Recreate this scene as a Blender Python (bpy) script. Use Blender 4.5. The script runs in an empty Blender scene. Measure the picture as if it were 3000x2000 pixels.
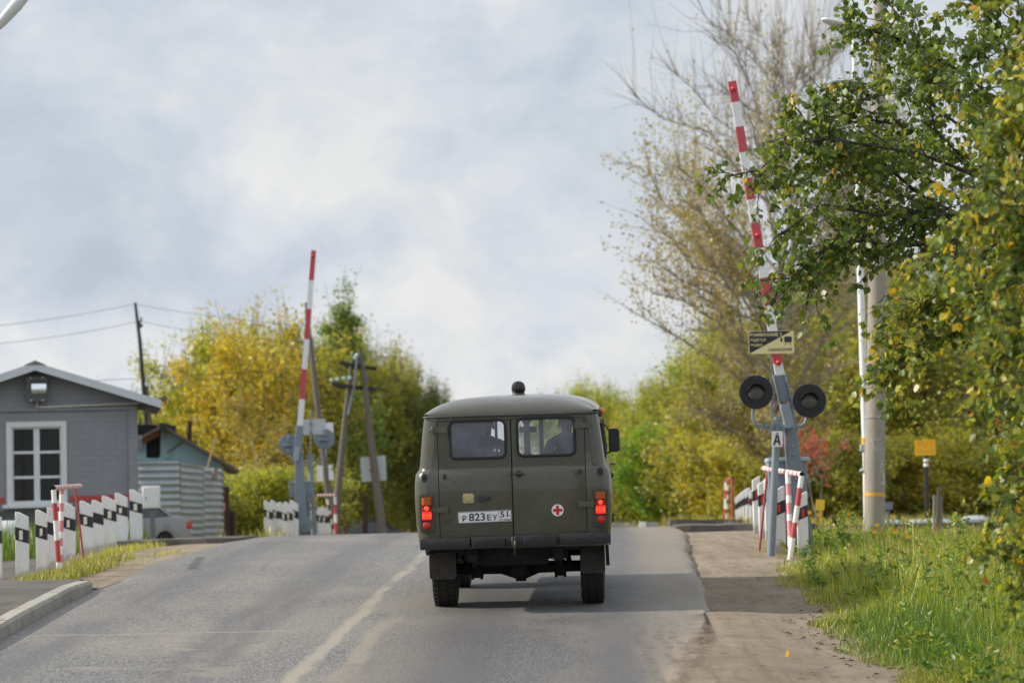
import bpy, bmesh, math, random
import numpy as np
from mathutils import Vector, Matrix

# ------------------------------------------------------------------ scene, camera, light
scn = bpy.context.scene
COL = scn.collection
R = math.radians
rng = random.Random(7)

F = 7083.0                      # focal length in photo pixels (3000 wide) = 85 mm
CAM = Vector((0.0, 0.0, 1.6))
PITCH, ROLL = math.atan(450 / F), R(1.4)
_fw = Vector((0, math.cos(PITCH), math.sin(PITCH)))
_r0 = Vector((1, 0, 0)); _u0 = Vector((0, -math.sin(PITCH), math.cos(PITCH)))
_rt = _r0 * math.cos(ROLL) - _u0 * math.sin(ROLL)
_up = _r0 * math.sin(ROLL) + _u0 * math.cos(ROLL)
cam = bpy.data.objects.new('camera', bpy.data.cameras.new('camera'))
COL.objects.link(cam)
m = Matrix((_rt, _up, -_fw)).transposed().to_4x4(); m.translation = CAM
cam.matrix_world = m
cam.data.sensor_width = 36; cam.data.lens = 36 * F / 3000
cam.data.clip_start = 0.1; cam.data.clip_end = 8000
cam.data.dof.use_dof = True; cam.data.dof.focus_distance = 22.6; cam.data.dof.aperture_fstop = 2.0
scn.camera = cam

def W(px, py, D):               # photo pixel at distance D (metres along the view) -> point of the place
    d = _rt * ((px - 1500) / F) - _up * ((py - 1000) / F) + _fw
    return CAM + d * (D / d.y)
def S(D): return F / D          # photo pixels per metre

SUN_EL, SUN_AZ = R(31), R(5)    # from the left, a little beyond the van
sun_dir = Vector((-math.cos(SUN_EL) * math.cos(SUN_AZ), math.cos(SUN_EL) * math.sin(SUN_AZ), math.sin(SUN_EL)))
sun = bpy.data.objects.new('sun', bpy.data.lights.new('sun', 'SUN')); COL.objects.link(sun)
sun.data.energy = 5.0; sun.data.angle = R(1.2); sun.data.color = (1.0, .91, .78)
sun.rotation_euler = sun_dir.to_track_quat('Z', 'Y').to_euler()

world = bpy.data.worlds.new("World"); scn.world = world; world.use_nodes = True
def build_world():
    nt = world.node_tree; N = nt.nodes; L = nt.links
    for n in list(N): N.remove(n)
    out = N.new('ShaderNodeOutputWorld')
    sky = N.new('ShaderNodeTexSky'); sky.sky_type = 'NISHITA'; sky.sun_disc = False
    sky.sun_elevation = SUN_EL; sky.sun_rotation = math.atan2(sun_dir.x, sun_dir.y)
    sky.air_density = 1.0; sky.dust_density = 2.5
    bsky = N.new('ShaderNodeBackground'); bsky.inputs[1].default_value = 0.12
    L.new(sky.outputs[0], bsky.inputs[0])
    tc = N.new('ShaderNodeTexCoord')
    mp = N.new('ShaderNodeMapping'); mp.inputs['Scale'].default_value = (1, 1, 1.35); L.new(tc.outputs['Generated'], mp.inputs[0])
    def noise(scale, detail, rough, dist=0.0, off=(0, 0, 0)):
        mm = N.new('ShaderNodeMapping'); mm.inputs['Location'].default_value = off; L.new(mp.outputs[0], mm.inputs[0])
        n = N.new('ShaderNodeTexNoise'); n.inputs['Scale'].default_value = scale; n.inputs['Detail'].default_value = detail
        n.inputs['Roughness'].default_value = rough; n.inputs['Distortion'].default_value = dist
        L.new(mm.outputs[0], n.inputs['Vector']); return n.outputs['Fac']
    def math2(op, a, b, clamp=False):
        n = N.new('ShaderNodeMath'); n.operation = op; n.use_clamp = clamp
        for i, v in enumerate((a, b)):
            if isinstance(v, (int, float)): n.inputs[i].default_value = v
            else: L.new(v, n.inputs[i])
        return n.outputs[0]
    def blob(px, py, rad, amt):         # a soft mass of cloud in one direction of the sky
        d = (W(px, py, 100) - CAM).normalized()
        v = N.new('ShaderNodeVectorMath'); v.operation = 'DISTANCE'
        w = N.new('ShaderNodeVectorMath'); w.operation = 'MULTIPLY_ADD'
        nz = N.new('ShaderNodeTexNoise'); nz.inputs['Scale'].default_value = 22; nz.inputs['Detail'].default_value = 4; L.new(tc.outputs['Generated'], nz.inputs['Vector'])
        L.new(nz.outputs['Color'], w.inputs[0]); w.inputs[1].default_value = (.05, .05, .05); L.new(tc.outputs['Generated'], w.inputs[2])
        L.new(w.outputs[0], v.inputs[0]); v.inputs[1].default_value = d + Vector((.025, .025, .025))
        r = N.new('ShaderNodeMapRange'); r.interpolation_type = 'SMOOTHSTEP'
        r.inputs['From Min'].default_value = 0.25 * rad / F; r.inputs['From Max'].default_value = rad / F
        r.inputs['To Min'].default_value = amt; r.inputs['To Max'].default_value = 0
        L.new(v.outputs['Value'], r.inputs['Value']); return r.outputs[0]
    shape = math2('MULTIPLY', math2('SUBTRACT', noise(12, 10, .58, .5), .5), 1.5)
    fine = math2('MULTIPLY', math2('SUBTRACT', noise(34, 8, .6, .8, (3, 1, 0)), .5), .62)
    v = math2('ADD', math2('ADD', shape, fine), .56)
    for b in ((200, 560, 620, -.30), (420, 760, 420, -.16), (60, 250, 420, -.10), (720, 760, 330, -.22), (830, 500, 300, .22), (700, 640, 260, .20), (960, 330, 330, .10),
              (1250, 560, 420, .22), (1250, 690, 240, .18), (1560, 40, 240, .32), (1000, 90, 330, .12), (1400, 300, 380, -.10), (1650, 600, 420, -.06),
              (1320, 960, 420, .20), (330, 1010, 480, .26), (30, 1010, 300, .16), (1850, 1080, 300, .25), (1700, 900, 300, .1)):
        v = math2('ADD', v, blob(b[0], b[1], b[2], b[3] * (.62 if b[3] > 0 else .85)))
    ramp = N.new('ShaderNodeValToRGB'); L.new(v, ramp.inputs[0])
    e = ramp.color_ramp.elements
    e[0].position = .06; e[0].color = (.53, .59, .69, 1)
    e[1].position = .90; e[1].color = (.85, .85, .845, 1)
    x = e.new(.34); x.color = (.61, .66, .745, 1)
    x = e.new(.58); x.color = (.705, .745, .80, 1)
    bcl = N.new('ShaderNodeBackground'); L.new(ramp.outputs[0], bcl.inputs[0])
    # unseen clouds away from the view are brightened, to light faces towards the camera
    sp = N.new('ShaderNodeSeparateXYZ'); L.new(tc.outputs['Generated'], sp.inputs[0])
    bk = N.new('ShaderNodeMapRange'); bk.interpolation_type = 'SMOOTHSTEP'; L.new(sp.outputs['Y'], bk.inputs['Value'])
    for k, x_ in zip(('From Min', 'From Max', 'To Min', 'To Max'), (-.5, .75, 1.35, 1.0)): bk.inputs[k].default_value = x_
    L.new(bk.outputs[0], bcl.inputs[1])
    # gaps where the blue sky shows through the thin cloud
    gap = N.new('ShaderNodeMapRange'); L.new(noise(7, 4, .5, .2, (5, 2, 1)), gap.inputs['Value'])
    gap.inputs['From Min'].default_value = .33; gap.inputs['From Max'].default_value = .6; gap.inputs['To Min'].default_value = .82; gap.inputs['To Max'].default_value = .97
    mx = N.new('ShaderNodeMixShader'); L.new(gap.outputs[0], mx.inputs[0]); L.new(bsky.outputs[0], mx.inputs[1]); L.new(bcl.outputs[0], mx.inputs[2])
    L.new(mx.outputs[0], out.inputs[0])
build_world()
scn.view_settings.view_transform = 'Standard'; scn.view_settings.look = 'None'
scn.view_settings.exposure = 0; scn.view_settings.gamma = 1
scn.render.engine = 'CYCLES'
cy = scn.cycles
cy.max_bounces = 6; cy.diffuse_bounces = 3; cy.glossy_bounces = 3; cy.transmission_bounces = 4; cy.transparent_max_bounces = 10
cy.use_denoising = True; cy.caustics_reflective = False; cy.caustics_refractive = False
cy.use_adaptive_sampling = True; cy.adaptive_threshold = 0.01

# ------------------------------------------------------------------ materials
MAT = {}
def newmat(name):
    mt = bpy.data.materials.new(name); mt.use_nodes = True
    nt = mt.node_tree
    for n in list(nt.nodes): nt.nodes.remove(n)
    o = nt.nodes.new('ShaderNodeOutputMaterial'); MAT[name] = mt
    return mt, nt.nodes, nt.links, o
def mixc(N, L, fac, a, b, mode='MIX'):
    n = N.new('ShaderNodeMix'); n.data_type = 'RGBA'; n.blend_type = mode
    for k, v in ((0, fac), (6, a), (7, b)):
        if isinstance(v, (int, float)): n.inputs[k].default_value = v
        elif isinstance(v, (tuple, list)): n.inputs[k].default_value = (*v, 1) if len(v) == 3 else v
        else: L.new(v, n.inputs[k])
    return n.outputs[2]
def nse(N, L, vec, scale, detail=4, rough=.55, dist=0):
    n = N.new('ShaderNodeTexNoise'); n.inputs['Scale'].default_value = scale; n.inputs['Detail'].default_value = detail
    n.inputs['Roughness'].default_value = rough; n.inputs['Distortion'].default_value = dist
    L.new(vec, n.inputs['Vector']); return n.outputs['Fac']
def mrange(N, L, v, a, b, c, d, smooth=True):
    n = N.new('ShaderNodeMapRange'); n.interpolation_type = 'SMOOTHSTEP' if smooth else 'LINEAR'
    L.new(v, n.inputs['Value'])
    for k, x in zip(('From Min', 'From Max', 'To Min', 'To Max'), (a, b, c, d)): n.inputs[k].default_value = x
    return n.outputs[0]
def mth(N, L, op, a, b=0.0, clamp=False):
    n = N.new('ShaderNodeMath'); n.operation = op; n.use_clamp = clamp
    for i, v in enumerate((a, b)):
        if isinstance(v, (int, float)): n.inputs[i].default_value = v
        else: L.new(v, n.inputs[i])
    return n.outputs[0]
def bumpn(N, L, h, strength, dist=.01):
    b = N.new('ShaderNodeBump'); b.inputs['Strength'].default_value = strength; b.inputs['Distance'].default_value = dist
    L.new(h, b.inputs['Height']); return b.outputs[0]

def pm(name, col, rough=.5, metal=0.0, var=.12, vscale=6.0, dirt=None, dirtamt=.5, bump=.0, bscale=60., spec=.5, emit=None, estr=0, base=None, coord='Object', stretch=(1, 1, 1), coat=0.):
    """painted or plain surface with worn, uneven colour"""
    mt, N, L, o = newmat(name)
    p = N.new('ShaderNodeBsdfPrincipled'); L.new(p.outputs[0], o.inputs[0])
    tc = N.new('ShaderNodeTexCoord'); mp = N.new('ShaderNodeMapping'); L.new(tc.outputs[coord], mp.inputs[0]); mp.inputs['Scale'].default_value = stretch
    vec = mp.outputs[0]
    n1 = nse(N, L, vec, vscale, 6, .6)
    k = mrange(N, L, n1, .25, .75, 1 - var, 1 + var, False)
    c = mixc(N, L, 1.0, col, (1, 1, 1), 'MULTIPLY')
    mm = N.new('ShaderNodeVectorMath'); mm.operation = 'SCALE'; L.new(c, mm.inputs[0]); L.new(k, mm.inputs['Scale']); c = mm.outputs[0]
    if dirt:
        d = mrange(N, L, nse(N, L, vec, vscale * 2.3, 8, .68, .4), .52, .72, 0, dirtamt)
        c = mixc(N, L, d, c, dirt)
    if base:                                    # splashed dirt near the ground, h metres up
        sz = N.new('ShaderNodeSeparateXYZ'); L.new(tc.outputs['Object'], sz.inputs[0])
        hz = mth(N, L, 'ADD', sz.outputs['Z'], mth(N, L, 'MULTIPLY', mth(N, L, 'SUBTRACT', nse(N, L, tc.outputs['Object'], 14, 5), .5), base[1] * 1.6))
        c = mixc(N, L, mrange(N, L, hz, base[1] * .2, base[1], base[2], 0), c, base[0])
    L.new(c, p.inputs['Base Color'])
    L.new(mrange(N, L, nse(N, L, vec, vscale * 3, 5), .3, .7, max(rough - .08, .02), min(rough + .1, 1)), p.inputs['Roughness'])
    p.inputs['Metallic'].default_value = metal; p.inputs['Specular IOR Level'].default_value = spec
    p.inputs['Coat Weight'].default_value = coat
    if bump: L.new(bumpn(N, L, nse(N, L, vec, bscale, 5), bump), p.inputs['Normal'])
    if emit:
        p.inputs['Emission Color'].default_value = (*emit, 1); p.inputs['Emission Strength'].default_value = estr
    return mt

pm('olive_paint', (.061, .060, .041), .27, var=.10, vscale=2.2, dirt=(.085, .08, .06), dirtamt=.45, bump=.06, bscale=7, coat=.4, base=((.105, .092, .068), .95, .55))
pm('olive_pale', (.082, .083, .058), .4, var=.15, vscale=8)
pm('olive_dark', (.045, .046, .034), .42, var=.15, vscale=8)
pm('rubber', (.012, .012, .013), .6, var=.3, vscale=20)
pm('black_paint', (.018, .019, .021), .35, var=.2, vscale=14, dirt=(.06, .054, .045), dirtamt=.6)
pm('black_gloss', (.006, .008, .010), .12, var=.1)
pm('underbody', (.007, .0065, .006), .85, var=.4, vscale=9, dirt=(.018, .015, .012), dirtamt=.5)
pm('tyre_rubber', (.014, .0135, .013), .8, var=.3, vscale=12, dirt=(.04, .035, .03), dirtamt=.35, bump=.3, bscale=30)
pm('mudflap_rubber', (.034, .029, .023), .75, var=.2, vscale=5, dirt=(.06, .05, .038), dirtamt=.5)
pm('cream_plastic', (.42, .36, .17), .45, var=.12, vscale=12)
pm('amber_lens', (.42, .085, .006), .18, var=.06)
pm('amber_lamp', (.75, .16, .01), .2, var=.05)
pm('red_lens', (.30, .012, .010), .16, var=.1)
pm('red_reflector', (.50, .02, .014), .3, var=.15, vscale=60)
pm('dark_red_lens', (.09, .006, .006), .2)
pm('plate_white', (.72, .72, .72), .4, var=.05)
pm('white_enamel', (.78, .78, .77), .4, var=.05)
pm('red_enamel', (.52, .016, .02), .4, var=.05)
pm('blue_enamel', (.03, .06, .3), .4)
pm('ink', (.012, .013, .018), .5, var=.1)
pm('white_paint', (.74, .74, .72), .55, var=.07, vscale=5, dirt=(.40, .38, .33), dirtamt=.7, bump=.12, bscale=14, stretch=(3, 3, .5), base=((.30, .26, .19), .22, .75))
pm('white_band', (.78, .77, .74), .5, var=.06, dirt=(.5, .46, .38), dirtamt=.4)
pm('black_band', (.018, .019, .021), .55, var=.3, vscale=12, dirt=(.10, .10, .10), dirtamt=.3)
pm('cream_patch', (.72, .69, .6), .5, var=.08)
pm('red_patch', (.55, .03, .03), .4, var=.12)
pm('red_band', (.46, .055, .055), .5, var=.12, dirt=(.30, .10, .07), dirtamt=.5)
pm('pink_band', (.62, .22, .24), .5, var=.12, dirt=(.6, .42, .4), dirtamt=.5)
pm('rusty_red', (.36, .07, .06), .6, var=.2, dirt=(.2, .07, .03), dirtamt=.5)
pm('rust', (.16, .065, .03), .85, var=.35, vscale=14)
pm('rust_dark', (.045, .022, .016), .85, var=.35, vscale=10)
pm('arm_red', (.48, .055, .07), .42, var=.07, vscale=4, dirt=(.55, .16, .17), dirtamt=.3)
pm('arm_white', (.72, .73, .72), .42, var=.05, vscale=4)
pm('signal_grey', (.175, .215, .255), .48, var=.10, vscale=4, dirt=(.28, .31, .34), dirtamt=.4, bump=.08, bscale=25)
pm('signal_pale', (.30, .345, .40), .45, var=.08, vscale=4)
pm('signal_black', (.007, .008, .010), .6, var=.2, vscale=9)
pm('lens_dark', (.075, .07, .062), .35, var=.25, vscale=40, bump=.5, bscale=120)
pm('sign_cream', (.70, .62, .31), .4, var=.05)
pm('sign_black', (.010, .013, .016), .35, var=.1)
pm('sign_back', (.47, .50, .51), .5, var=.06, metal=.15, dirt=(.36, .39, .38), dirtamt=.35)
pm('sign_yellow', (.95, .52, .012), .45, var=.05)
pm('sign_orange_ink', (.62, .10, .01), .5)
pm('yellow_paint', (.78, .50, .03), .5, var=.1, dirt=(.5, .33, .08), dirtamt=.4)
pm('yellow_band', (.68, .36, .03), .6, var=.12)
pm('galvanised', (.46, .49, .51), .42, metal=.35, var=.08, vscale=3)
pm('cabinet_white', (.66, .67, .65), .45, var=.04)
pm('post_steel', (.16, .17, .18), .5, metal=.3, var=.15)
pm('concrete_pole', (.30, .27, .23), .9, var=.16, vscale=7, dirt=(.22, .20, .17), dirtamt=.5, bump=.25, bscale=40, stretch=(1, 1, .35))
pm('scribble', (.55, .55, .53), .8, var=.2, vscale=30)
pm('pole_wood', (.145, .125, .105), .9, var=.25, vscale=5, dirt=(.06, .052, .045), dirtamt=.6, bump=.3, bscale=30, stretch=(5, 5, .4))
pm('pole_wood_dark', (.04, .036, .033), .9, var=.3, vscale=5, stretch=(5, 5, .5))
pm('stump_wood', (.26, .235, .20), .9, var=.3, vscale=9, dirt=(.09, .08, .07), dirtamt=.7, bump=.5, bscale=30, stretch=(5, 5, .5))
pm('glass_insulator', (.35, .5, .45), .1, spec=.8)
pm('lamp_white', (.72, .74, .76), .4, var=.03)
pm('house_trim', (.60, .62, .64), .5, var=.05, dirt=(.45, .47, .48), dirtamt=.3)
pm('house_fascia', (.50, .53, .56), .42, metal=.2, var=.05)
pm('house_band', (.40, .045, .045), .6, var=.1)
pm('house_roof', (.10, .11, .12), .6, var=.15)
pm('soffit', (.12, .12, .125), .8, var=.1)
pm('conduit', (.52, .50, .46), .4, metal=.3, var=.1)
pm('dark_hole', (.006, .006, .007), .95)
pm('curtain', (.16, .11, .06), .9, var=.3, vscale=14, stretch=(6, 1, .3))
pm('room_dark', (.03, .028, .024), .95, var=.4)
pm('floodlight_metal', (.07, .078, .078), .35, metal=.5, var=.25, vscale=20)
pm('reflector_tin', (.75, .8, .82), .18, metal=.9, var=.1)
pm('shed_roof', (.10, .085, .07), .9, var=.3, vscale=4, bump=.3)
pm('shed_plank', (.24, .10, .035), .85, var=.25)
pm('straw_stick', (.42, .30, .15), .8, var=.2)
pm('car_silver', (.26, .26, .27), .35, var=.02, coat=.3)
pm('car_dark', (.03, .035, .045), .25, metal=.3, var=.05, coat=.6)
pm('car_glass', (.012, .016, .022), .06, spec=.7)
pm('seat_cloth', (.02, .021, .024), .9, var=.2)
pm('jacket_dark', (.02, .022, .026), .85, var=.2)
pm('skin', (.30, .17, .12), .55, var=.08)
pm('hair_dark', (.015, .012, .010), .7)
pm('wire', (.02, .02, .02), .6)
pm('bark_grey', (.13, .115, .10), .9, var=.35, vscale=8, bump=.3, bscale=25)
pm('bark_twig', (.27, .245, .21), .9, var=.3, vscale=8)
pm('bark_dark', (.055, .047, .040), .9, var=.3, vscale=8, bump=.3, bscale=25)
pm('bark_pale', (.27, .24, .20), .85, var=.3, vscale=8, dirt=(.08, .07, .06), dirtamt=.7)
pm('rail_steel', (.10, .07, .055), .6, metal=.5, var=.3, vscale=12)
pm('ballast', (.22, .17, .13), .95, var=.4, vscale=16, bump=.8, bscale=20)
pm('sleeper', (.16, .14, .12), .95, var=.3)
pm('kerb_concrete', (.36, .345, .31), .92, var=.12, vscale=5, dirt=(.20, .185, .16), dirtamt=.5, bump=.35, bscale=45)
pm('petal', (.85, .45, .01), .6, var=.1)
pm('petal_white', (.8, .8, .78), .6, var=.1)
pm('stem_green', (.07, .11, .02), .7, var=.2)
pm('tank_white', (.55, .57, .58), .5, var=.08)
pm('twig_litter', (.10, .075, .05), .9, var=.4, vscale=30)

def glass_mat(name, tint, dust, dustamt, ior=1.7):
    mt, N, L, o = newmat(name)
    tr = N.new('ShaderNodeBsdfTransparent'); tr.inputs[0].default_value = (*tint, 1)
    gl = N.new('ShaderNodeBsdfGlossy'); gl.inputs['Roughness'].default_value = .03; gl.inputs[0].default_value = (1, 1, 1, 1)
    df = N.new('ShaderNodeBsdfDiffuse'); df.inputs[0].default_value = (*dust, 1)
    fr = N.new('ShaderNodeFresnel'); fr.inputs[0].default_value = ior
    tc = N.new('ShaderNodeTexCoord')
    m1 = N.new('ShaderNodeMixShader'); L.new(mrange(N, L, nse(N, L, tc.outputs['Object'], 5, 5), .3, .7, dustamt * .7, dustamt * 1.3), m1.inputs[0])
    L.new(tr.outputs[0], m1.inputs[1]); L.new(df.outputs[0], m1.inputs[2])
    m2 = N.new('ShaderNodeMixShader'); L.new(fr.outputs[0], m2.inputs[0]); L.new(m1.outputs[0], m2.inputs[1]); L.new(gl.outputs[0], m2.inputs[2])
    L.new(m2.outputs[0], o.inputs[0])
glass_mat('van_glass', (.84, .86, .87), (.36, .40, .48), .29)
glass_mat('window_glass', (.5, .52, .52), (.08, .085, .09), .03, 1.33)

def lit_red():
    mt, N, L, o = newmat('lit_red_lens')
    tc = N.new('ShaderNodeTexCoord')
    p = N.new('ShaderNodeBsdfPrincipled'); p.inputs['Base Color'].default_value = (.4, .01, .01, 1); p.inputs['Roughness'].default_value = .2
    g = N.new('ShaderNodeVectorMath'); g.operation = 'DISTANCE'; L.new(tc.outputs['Generated'], g.inputs[0]); g.inputs[1].default_value = (.5, .5, .5)
    rp = N.new('ShaderNodeValToRGB'); L.new(g.outputs['Value'], rp.inputs[0])
    e = rp.color_ramp.elements
    e[0].position = .10; e[0].color = (1, .72, .36, 1); e[1].position = .66; e[1].color = (.62, .010, .006, 1)
    x = e.new(.27); x.color = (1, .13, .05, 1)
    L.new(rp.outputs[0], p.inputs['Emission Color']); p.inputs['Emission Strength'].default_value = 1.15
    L.new(p.outputs[0], o.inputs[0])
lit_red()

def leaf_mat(name, transl=.42):
    mt, N, L, o = newmat(name)
    at = N.new('ShaderNodeAttribute'); at.attribute_name = 'leafcol'
    oi = N.new('ShaderNodeObjectInfo')
    c = mixc(N, L, 1.0, at.outputs['Color'], oi.outputs['Color'], 'MULTIPLY')
    p = N.new('ShaderNodeBsdfPrincipled'); p.inputs['Roughness'].default_value = .38; p.inputs['Specular IOR Level'].default_value = .5
    t = N.new('ShaderNodeBsdfTranslucent')
    c2 = mixc(N, L, 1.0, c, (1.35, 1.25, .55), 'MULTIPLY')
    L.new(c, p.inputs['Base Color']); L.new(c2, t.inputs['Color'])
    mx = N.new('ShaderNodeMixShader'); mx.inputs[0].default_value = transl
    L.new(p.outputs[0], mx.inputs[1]); L.new(t.outputs[0], mx.inputs[2]); L.new(mx.outputs[0], o.inputs[0])
leaf_mat('leaf'); leaf_mat('grass_blade', .3)
# ------------------------------------------------------------------ mesh helpers
WM = {}                                     # world matrix of each thing, for parts given in world coordinates
def thing(name, label, cat, loc, mat=None, group=None):
    o = bpy.data.objects.new(name, None); COL.objects.link(o)
    M = mat.copy() if mat else Matrix.Translation(Vector(loc))
    o.matrix_world = M; o.empty_display_size = .1; WM[o] = M
    o['label'] = label; o['category'] = cat
    if group: o['group'] = group
    return o
def tag(o, label=None, cat=None, group=None, kind=None):
    for k, v in (('label', label), ('category', cat), ('group', group), ('kind', kind)):
        if v: o[k] = v
    return o

class MB:
    def __init__(s): s.v = []; s.f = []; s.m = []
    def add(s, vs, fs, mat=0):
        b = len(s.v); s.v += [tuple(v) for v in vs]
        for f in fs: s.f.append([b + i for i in f]); s.m.append(mat)
        return s
    def box(s, c, size, rot=None, mat=0, top=1.0):
        c = Vector(c); hx, hy, hz = (x / 2 for x in size); rot = rot or Matrix.Identity(3)
        vs = []
        for z in (-hz, hz):
            k = top if z > 0 else 1
            for x, y in ((-hx, -hy), (hx, -hy), (hx, hy), (-hx, hy)): vs.append(c + rot @ Vector((x * k, y * k, z)))
        return s.add(vs, [(3, 2, 1, 0), (4, 5, 6, 7), (0, 1, 5, 4), (1, 2, 6, 5), (2, 3, 7, 6), (3, 0, 4, 7)], mat)
    def bar(s, p0, p1, w, d, mat=0, hint=(0, 1, 0), w1=None, d1=None):
        """rectangular bar from p0 to p1; w across, d along hint"""
        p0, p1 = Vector(p0), Vector(p1); ax = (p1 - p0).normalized(); hint = Vector(hint)
        dy = (hint - ax * hint.dot(ax)).normalized(); dx = dy.cross(ax)
        w1 = w if w1 is None else w1; d1 = d if d1 is None else d1
        vs = []
        for p, ww, dd in ((p0, w, d), (p1, w1, d1)):
            for a, b in ((-1, -1), (1, -1), (1, 1), (-1, 1)): vs.append(p + dx * a * ww / 2 + dy * b * dd / 2)
        return s.add(vs, [(3, 2, 1, 0), (4, 5, 6, 7), (0, 1, 5, 4), (1, 2, 6, 5), (2, 3, 7, 6), (3, 0, 4, 7)], mat)
    def tube(s, pts, r, n=8, mat=0, cap=True):
        pts = [Vector(p) for p in pts]; k = len(pts)
        rs = [r] * k if isinstance(r, (int, float)) else list(r)
        b = len(s.v); prev = None
        for i, p in enumerate(pts):
            t = (pts[min(i + 1, k - 1)] - pts[max(i - 1, 0)]).normalized()
            a = prev if prev is not None else (Vector((0, 0, 1)) if abs(t.z) < .9 else Vector((1, 0, 0)))
            a = (a - t * a.dot(t)).normalized(); prev = a; c = t.cross(a)
            for j in range(n):
                q = 2 * math.pi * j / n
                s.v.append(tuple(p + (a * math.cos(q) + c * math.sin(q)) * rs[i]))
        for i in range(k - 1):
            for j in range(n):
                s.f.append([b + i * n + j, b + i * n + (j + 1) % n, b + (i + 1) * n + (j + 1) % n, b + (i + 1) * n + j]); s.m.append(mat)
        if cap:
            s.f.append([b + j for j in range(n)][::-1]); s.m.append(mat)
            s.f.append([b + (k - 1) * n + j for j in range(n)]); s.m.append(mat)
        return s
    def stripes(s, p0, p1, r, ts, mats=(0, 1), n=10, cap=True):
        p0, p1 = Vector(p0), Vector(p1)
        for i in range(len(ts) - 1):
            s.tube([p0.lerp(p1, ts[i]), p0.lerp(p1, ts[i + 1])], r, n, mats[i % len(mats)], cap and (i == 0 or i == len(ts) - 2))
        return s
    def lathe(s, prof, M=None, n=24, mat=0):
        """profile [(r, h)] turned about the h axis; M maps (x, y, h) to the place"""
        M = M or Matrix.Identity(4); b = len(s.v)
        for r, h in prof:
            for j in range(n):
                q = 2 * math.pi * j / n; s.v.append(tuple(M @ Vector((r * math.cos(q), r * math.sin(q), h))))
        for i in range(len(prof) - 1):
            for j in range(n):
                s.f.append([b + i * n + j, b + i * n + (j + 1) % n, b + (i + 1) * n + (j + 1) % n, b + (i + 1) * n + j]); s.m.append(mat)
        if prof[0][0] > 1e-6: s.f.append([b + j for j in range(n)][::-1]); s.m.append(mat)
        if prof[-1][0] > 1e-6: s.f.append([b + (len(prof) - 1) * n + j for j in range(n)]); s.m.append(mat)
        return s
    def plate(s, outer, holes, o, ex, ey, th, mat=0):
        """flat plate with holes: 2-D loops in the frame o, ex, ey, thickness th along ex x ey"""
        o, ex, ey = Vector(o), Vector(ex), Vector(ey); nz = ex.cross(ey).normalized()
        bm = bmesh.new(); eds = []
        for lp in [outer] + list(holes):
            vs = [bm.verts.new((p[0], p[1], 0)) for p in lp]
            eds += [bm.edges.new((vs[i], vs[(i + 1) % len(vs)])) for i in range(len(vs))]
        bmesh.ops.triangle_fill(bm, use_beauty=True, use_dissolve=False, edges=eds, normal=(0, 0, 1))
        bm.verts.index_update()
        vv = [v.co.copy() for v in bm.verts]; n = len(vv)
        tris = [[v.index for v in f.verts] for f in bm.faces]
        tris = [t if (vv[t[1]] - vv[t[0]]).cross(vv[t[2]] - vv[t[0]]).z > 0 else t[::-1] for t in tris]
        bm.free()
        pos = [o + ex * v.x + ey * v.y for v in vv]
        fs = [t for t in tris] + ([[i + n for i in t[::-1]] for t in tris] if th else [])
        if th:
            b = 0
            for k, lp in enumerate([outer] + list(holes)):
                L_ = len(lp)
                for i in range(L_): fs.append([b + i, b + i + n, b + (i + 1) % L_ + n, b + (i + 1) % L_])
                b += L_
            pos = [p + nz * 0 for p in pos] + [p - nz * th for p in pos]
        return s.add(pos, fs, mat)
    def build(s, name, mats, parent=None, world=False, smooth=None, bevel=0, seg=2, fixn=True):
        vs = s.v
        if world and parent is not None:
            r = parent
            while r.parent is not None: r = r.parent
            inv = WM[r].inverted(); vs = [inv @ Vector(v) for v in vs]
        me = bpy.data.meshes.new(name); me.from_pydata([tuple(v) for v in vs], [], s.f)
        for mt in (mats if isinstance(mats, (list, tuple)) else [mats]): me.materials.append(MAT[mt])
        me.polygons.foreach_set('material_index', s.m)
        if bevel or fixn:
            bm = bmesh.new(); bm.from_mesh(me)
            if bevel:
                bmesh.ops.remove_doubles(bm, verts=bm.verts, dist=1e-5)
            bmesh.ops.recalc_face_normals(bm, faces=bm.faces)
            if bevel:
                es = [e for e in bm.edges if len(e.link_faces) == 2 and e.calc_face_angle(0) > R(32)]
                bmesh.ops.bevel(bm, geom=es, offset=bevel, segments=seg, profile=.6, affect='EDGES', clamp_overlap=True)
            bm.to_mesh(me); bm.free()
        if smooth is not None or bevel:
            me.polygons.foreach_set('use_smooth', [True] * len(me.polygons))
            me.set_sharp_from_angle(angle=R(smooth if smooth is not None else 40))
        me.update()
        o = bpy.data.objects.new(name, me); COL.objects.link(o)
        if parent is not None: o.parent = parent
        return o

def rrect(cx, cy, w, h, r, n=5):
    pts = []
    for sx, sy, a0 in ((1, 1, 0), (-1, 1, 90), (-1, -1, 180), (1, -1, 270)):
        for i in range(n + 1):
            a = R(a0 + 90 * i / n); pts.append((cx + sx * (w / 2 - r) + r * math.cos(a), cy + sy * (h / 2 - r) + r * math.sin(a)))
    return pts
def rot_to(ex, ey):
    ex = Vector(ex).normalized(); ey = Vector(ey); ey = (ey - ex * ey.dot(ex)).normalized()
    return Matrix((ex, ey, ex.cross(ey))).transposed()
def frame4(o, ax):
    """matrix whose z axis is ax, at o"""
    q = Vector(ax).to_track_quat('Z', 'Y'); M = q.to_matrix().to_4x4(); M.translation = Vector(o); return M

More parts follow.
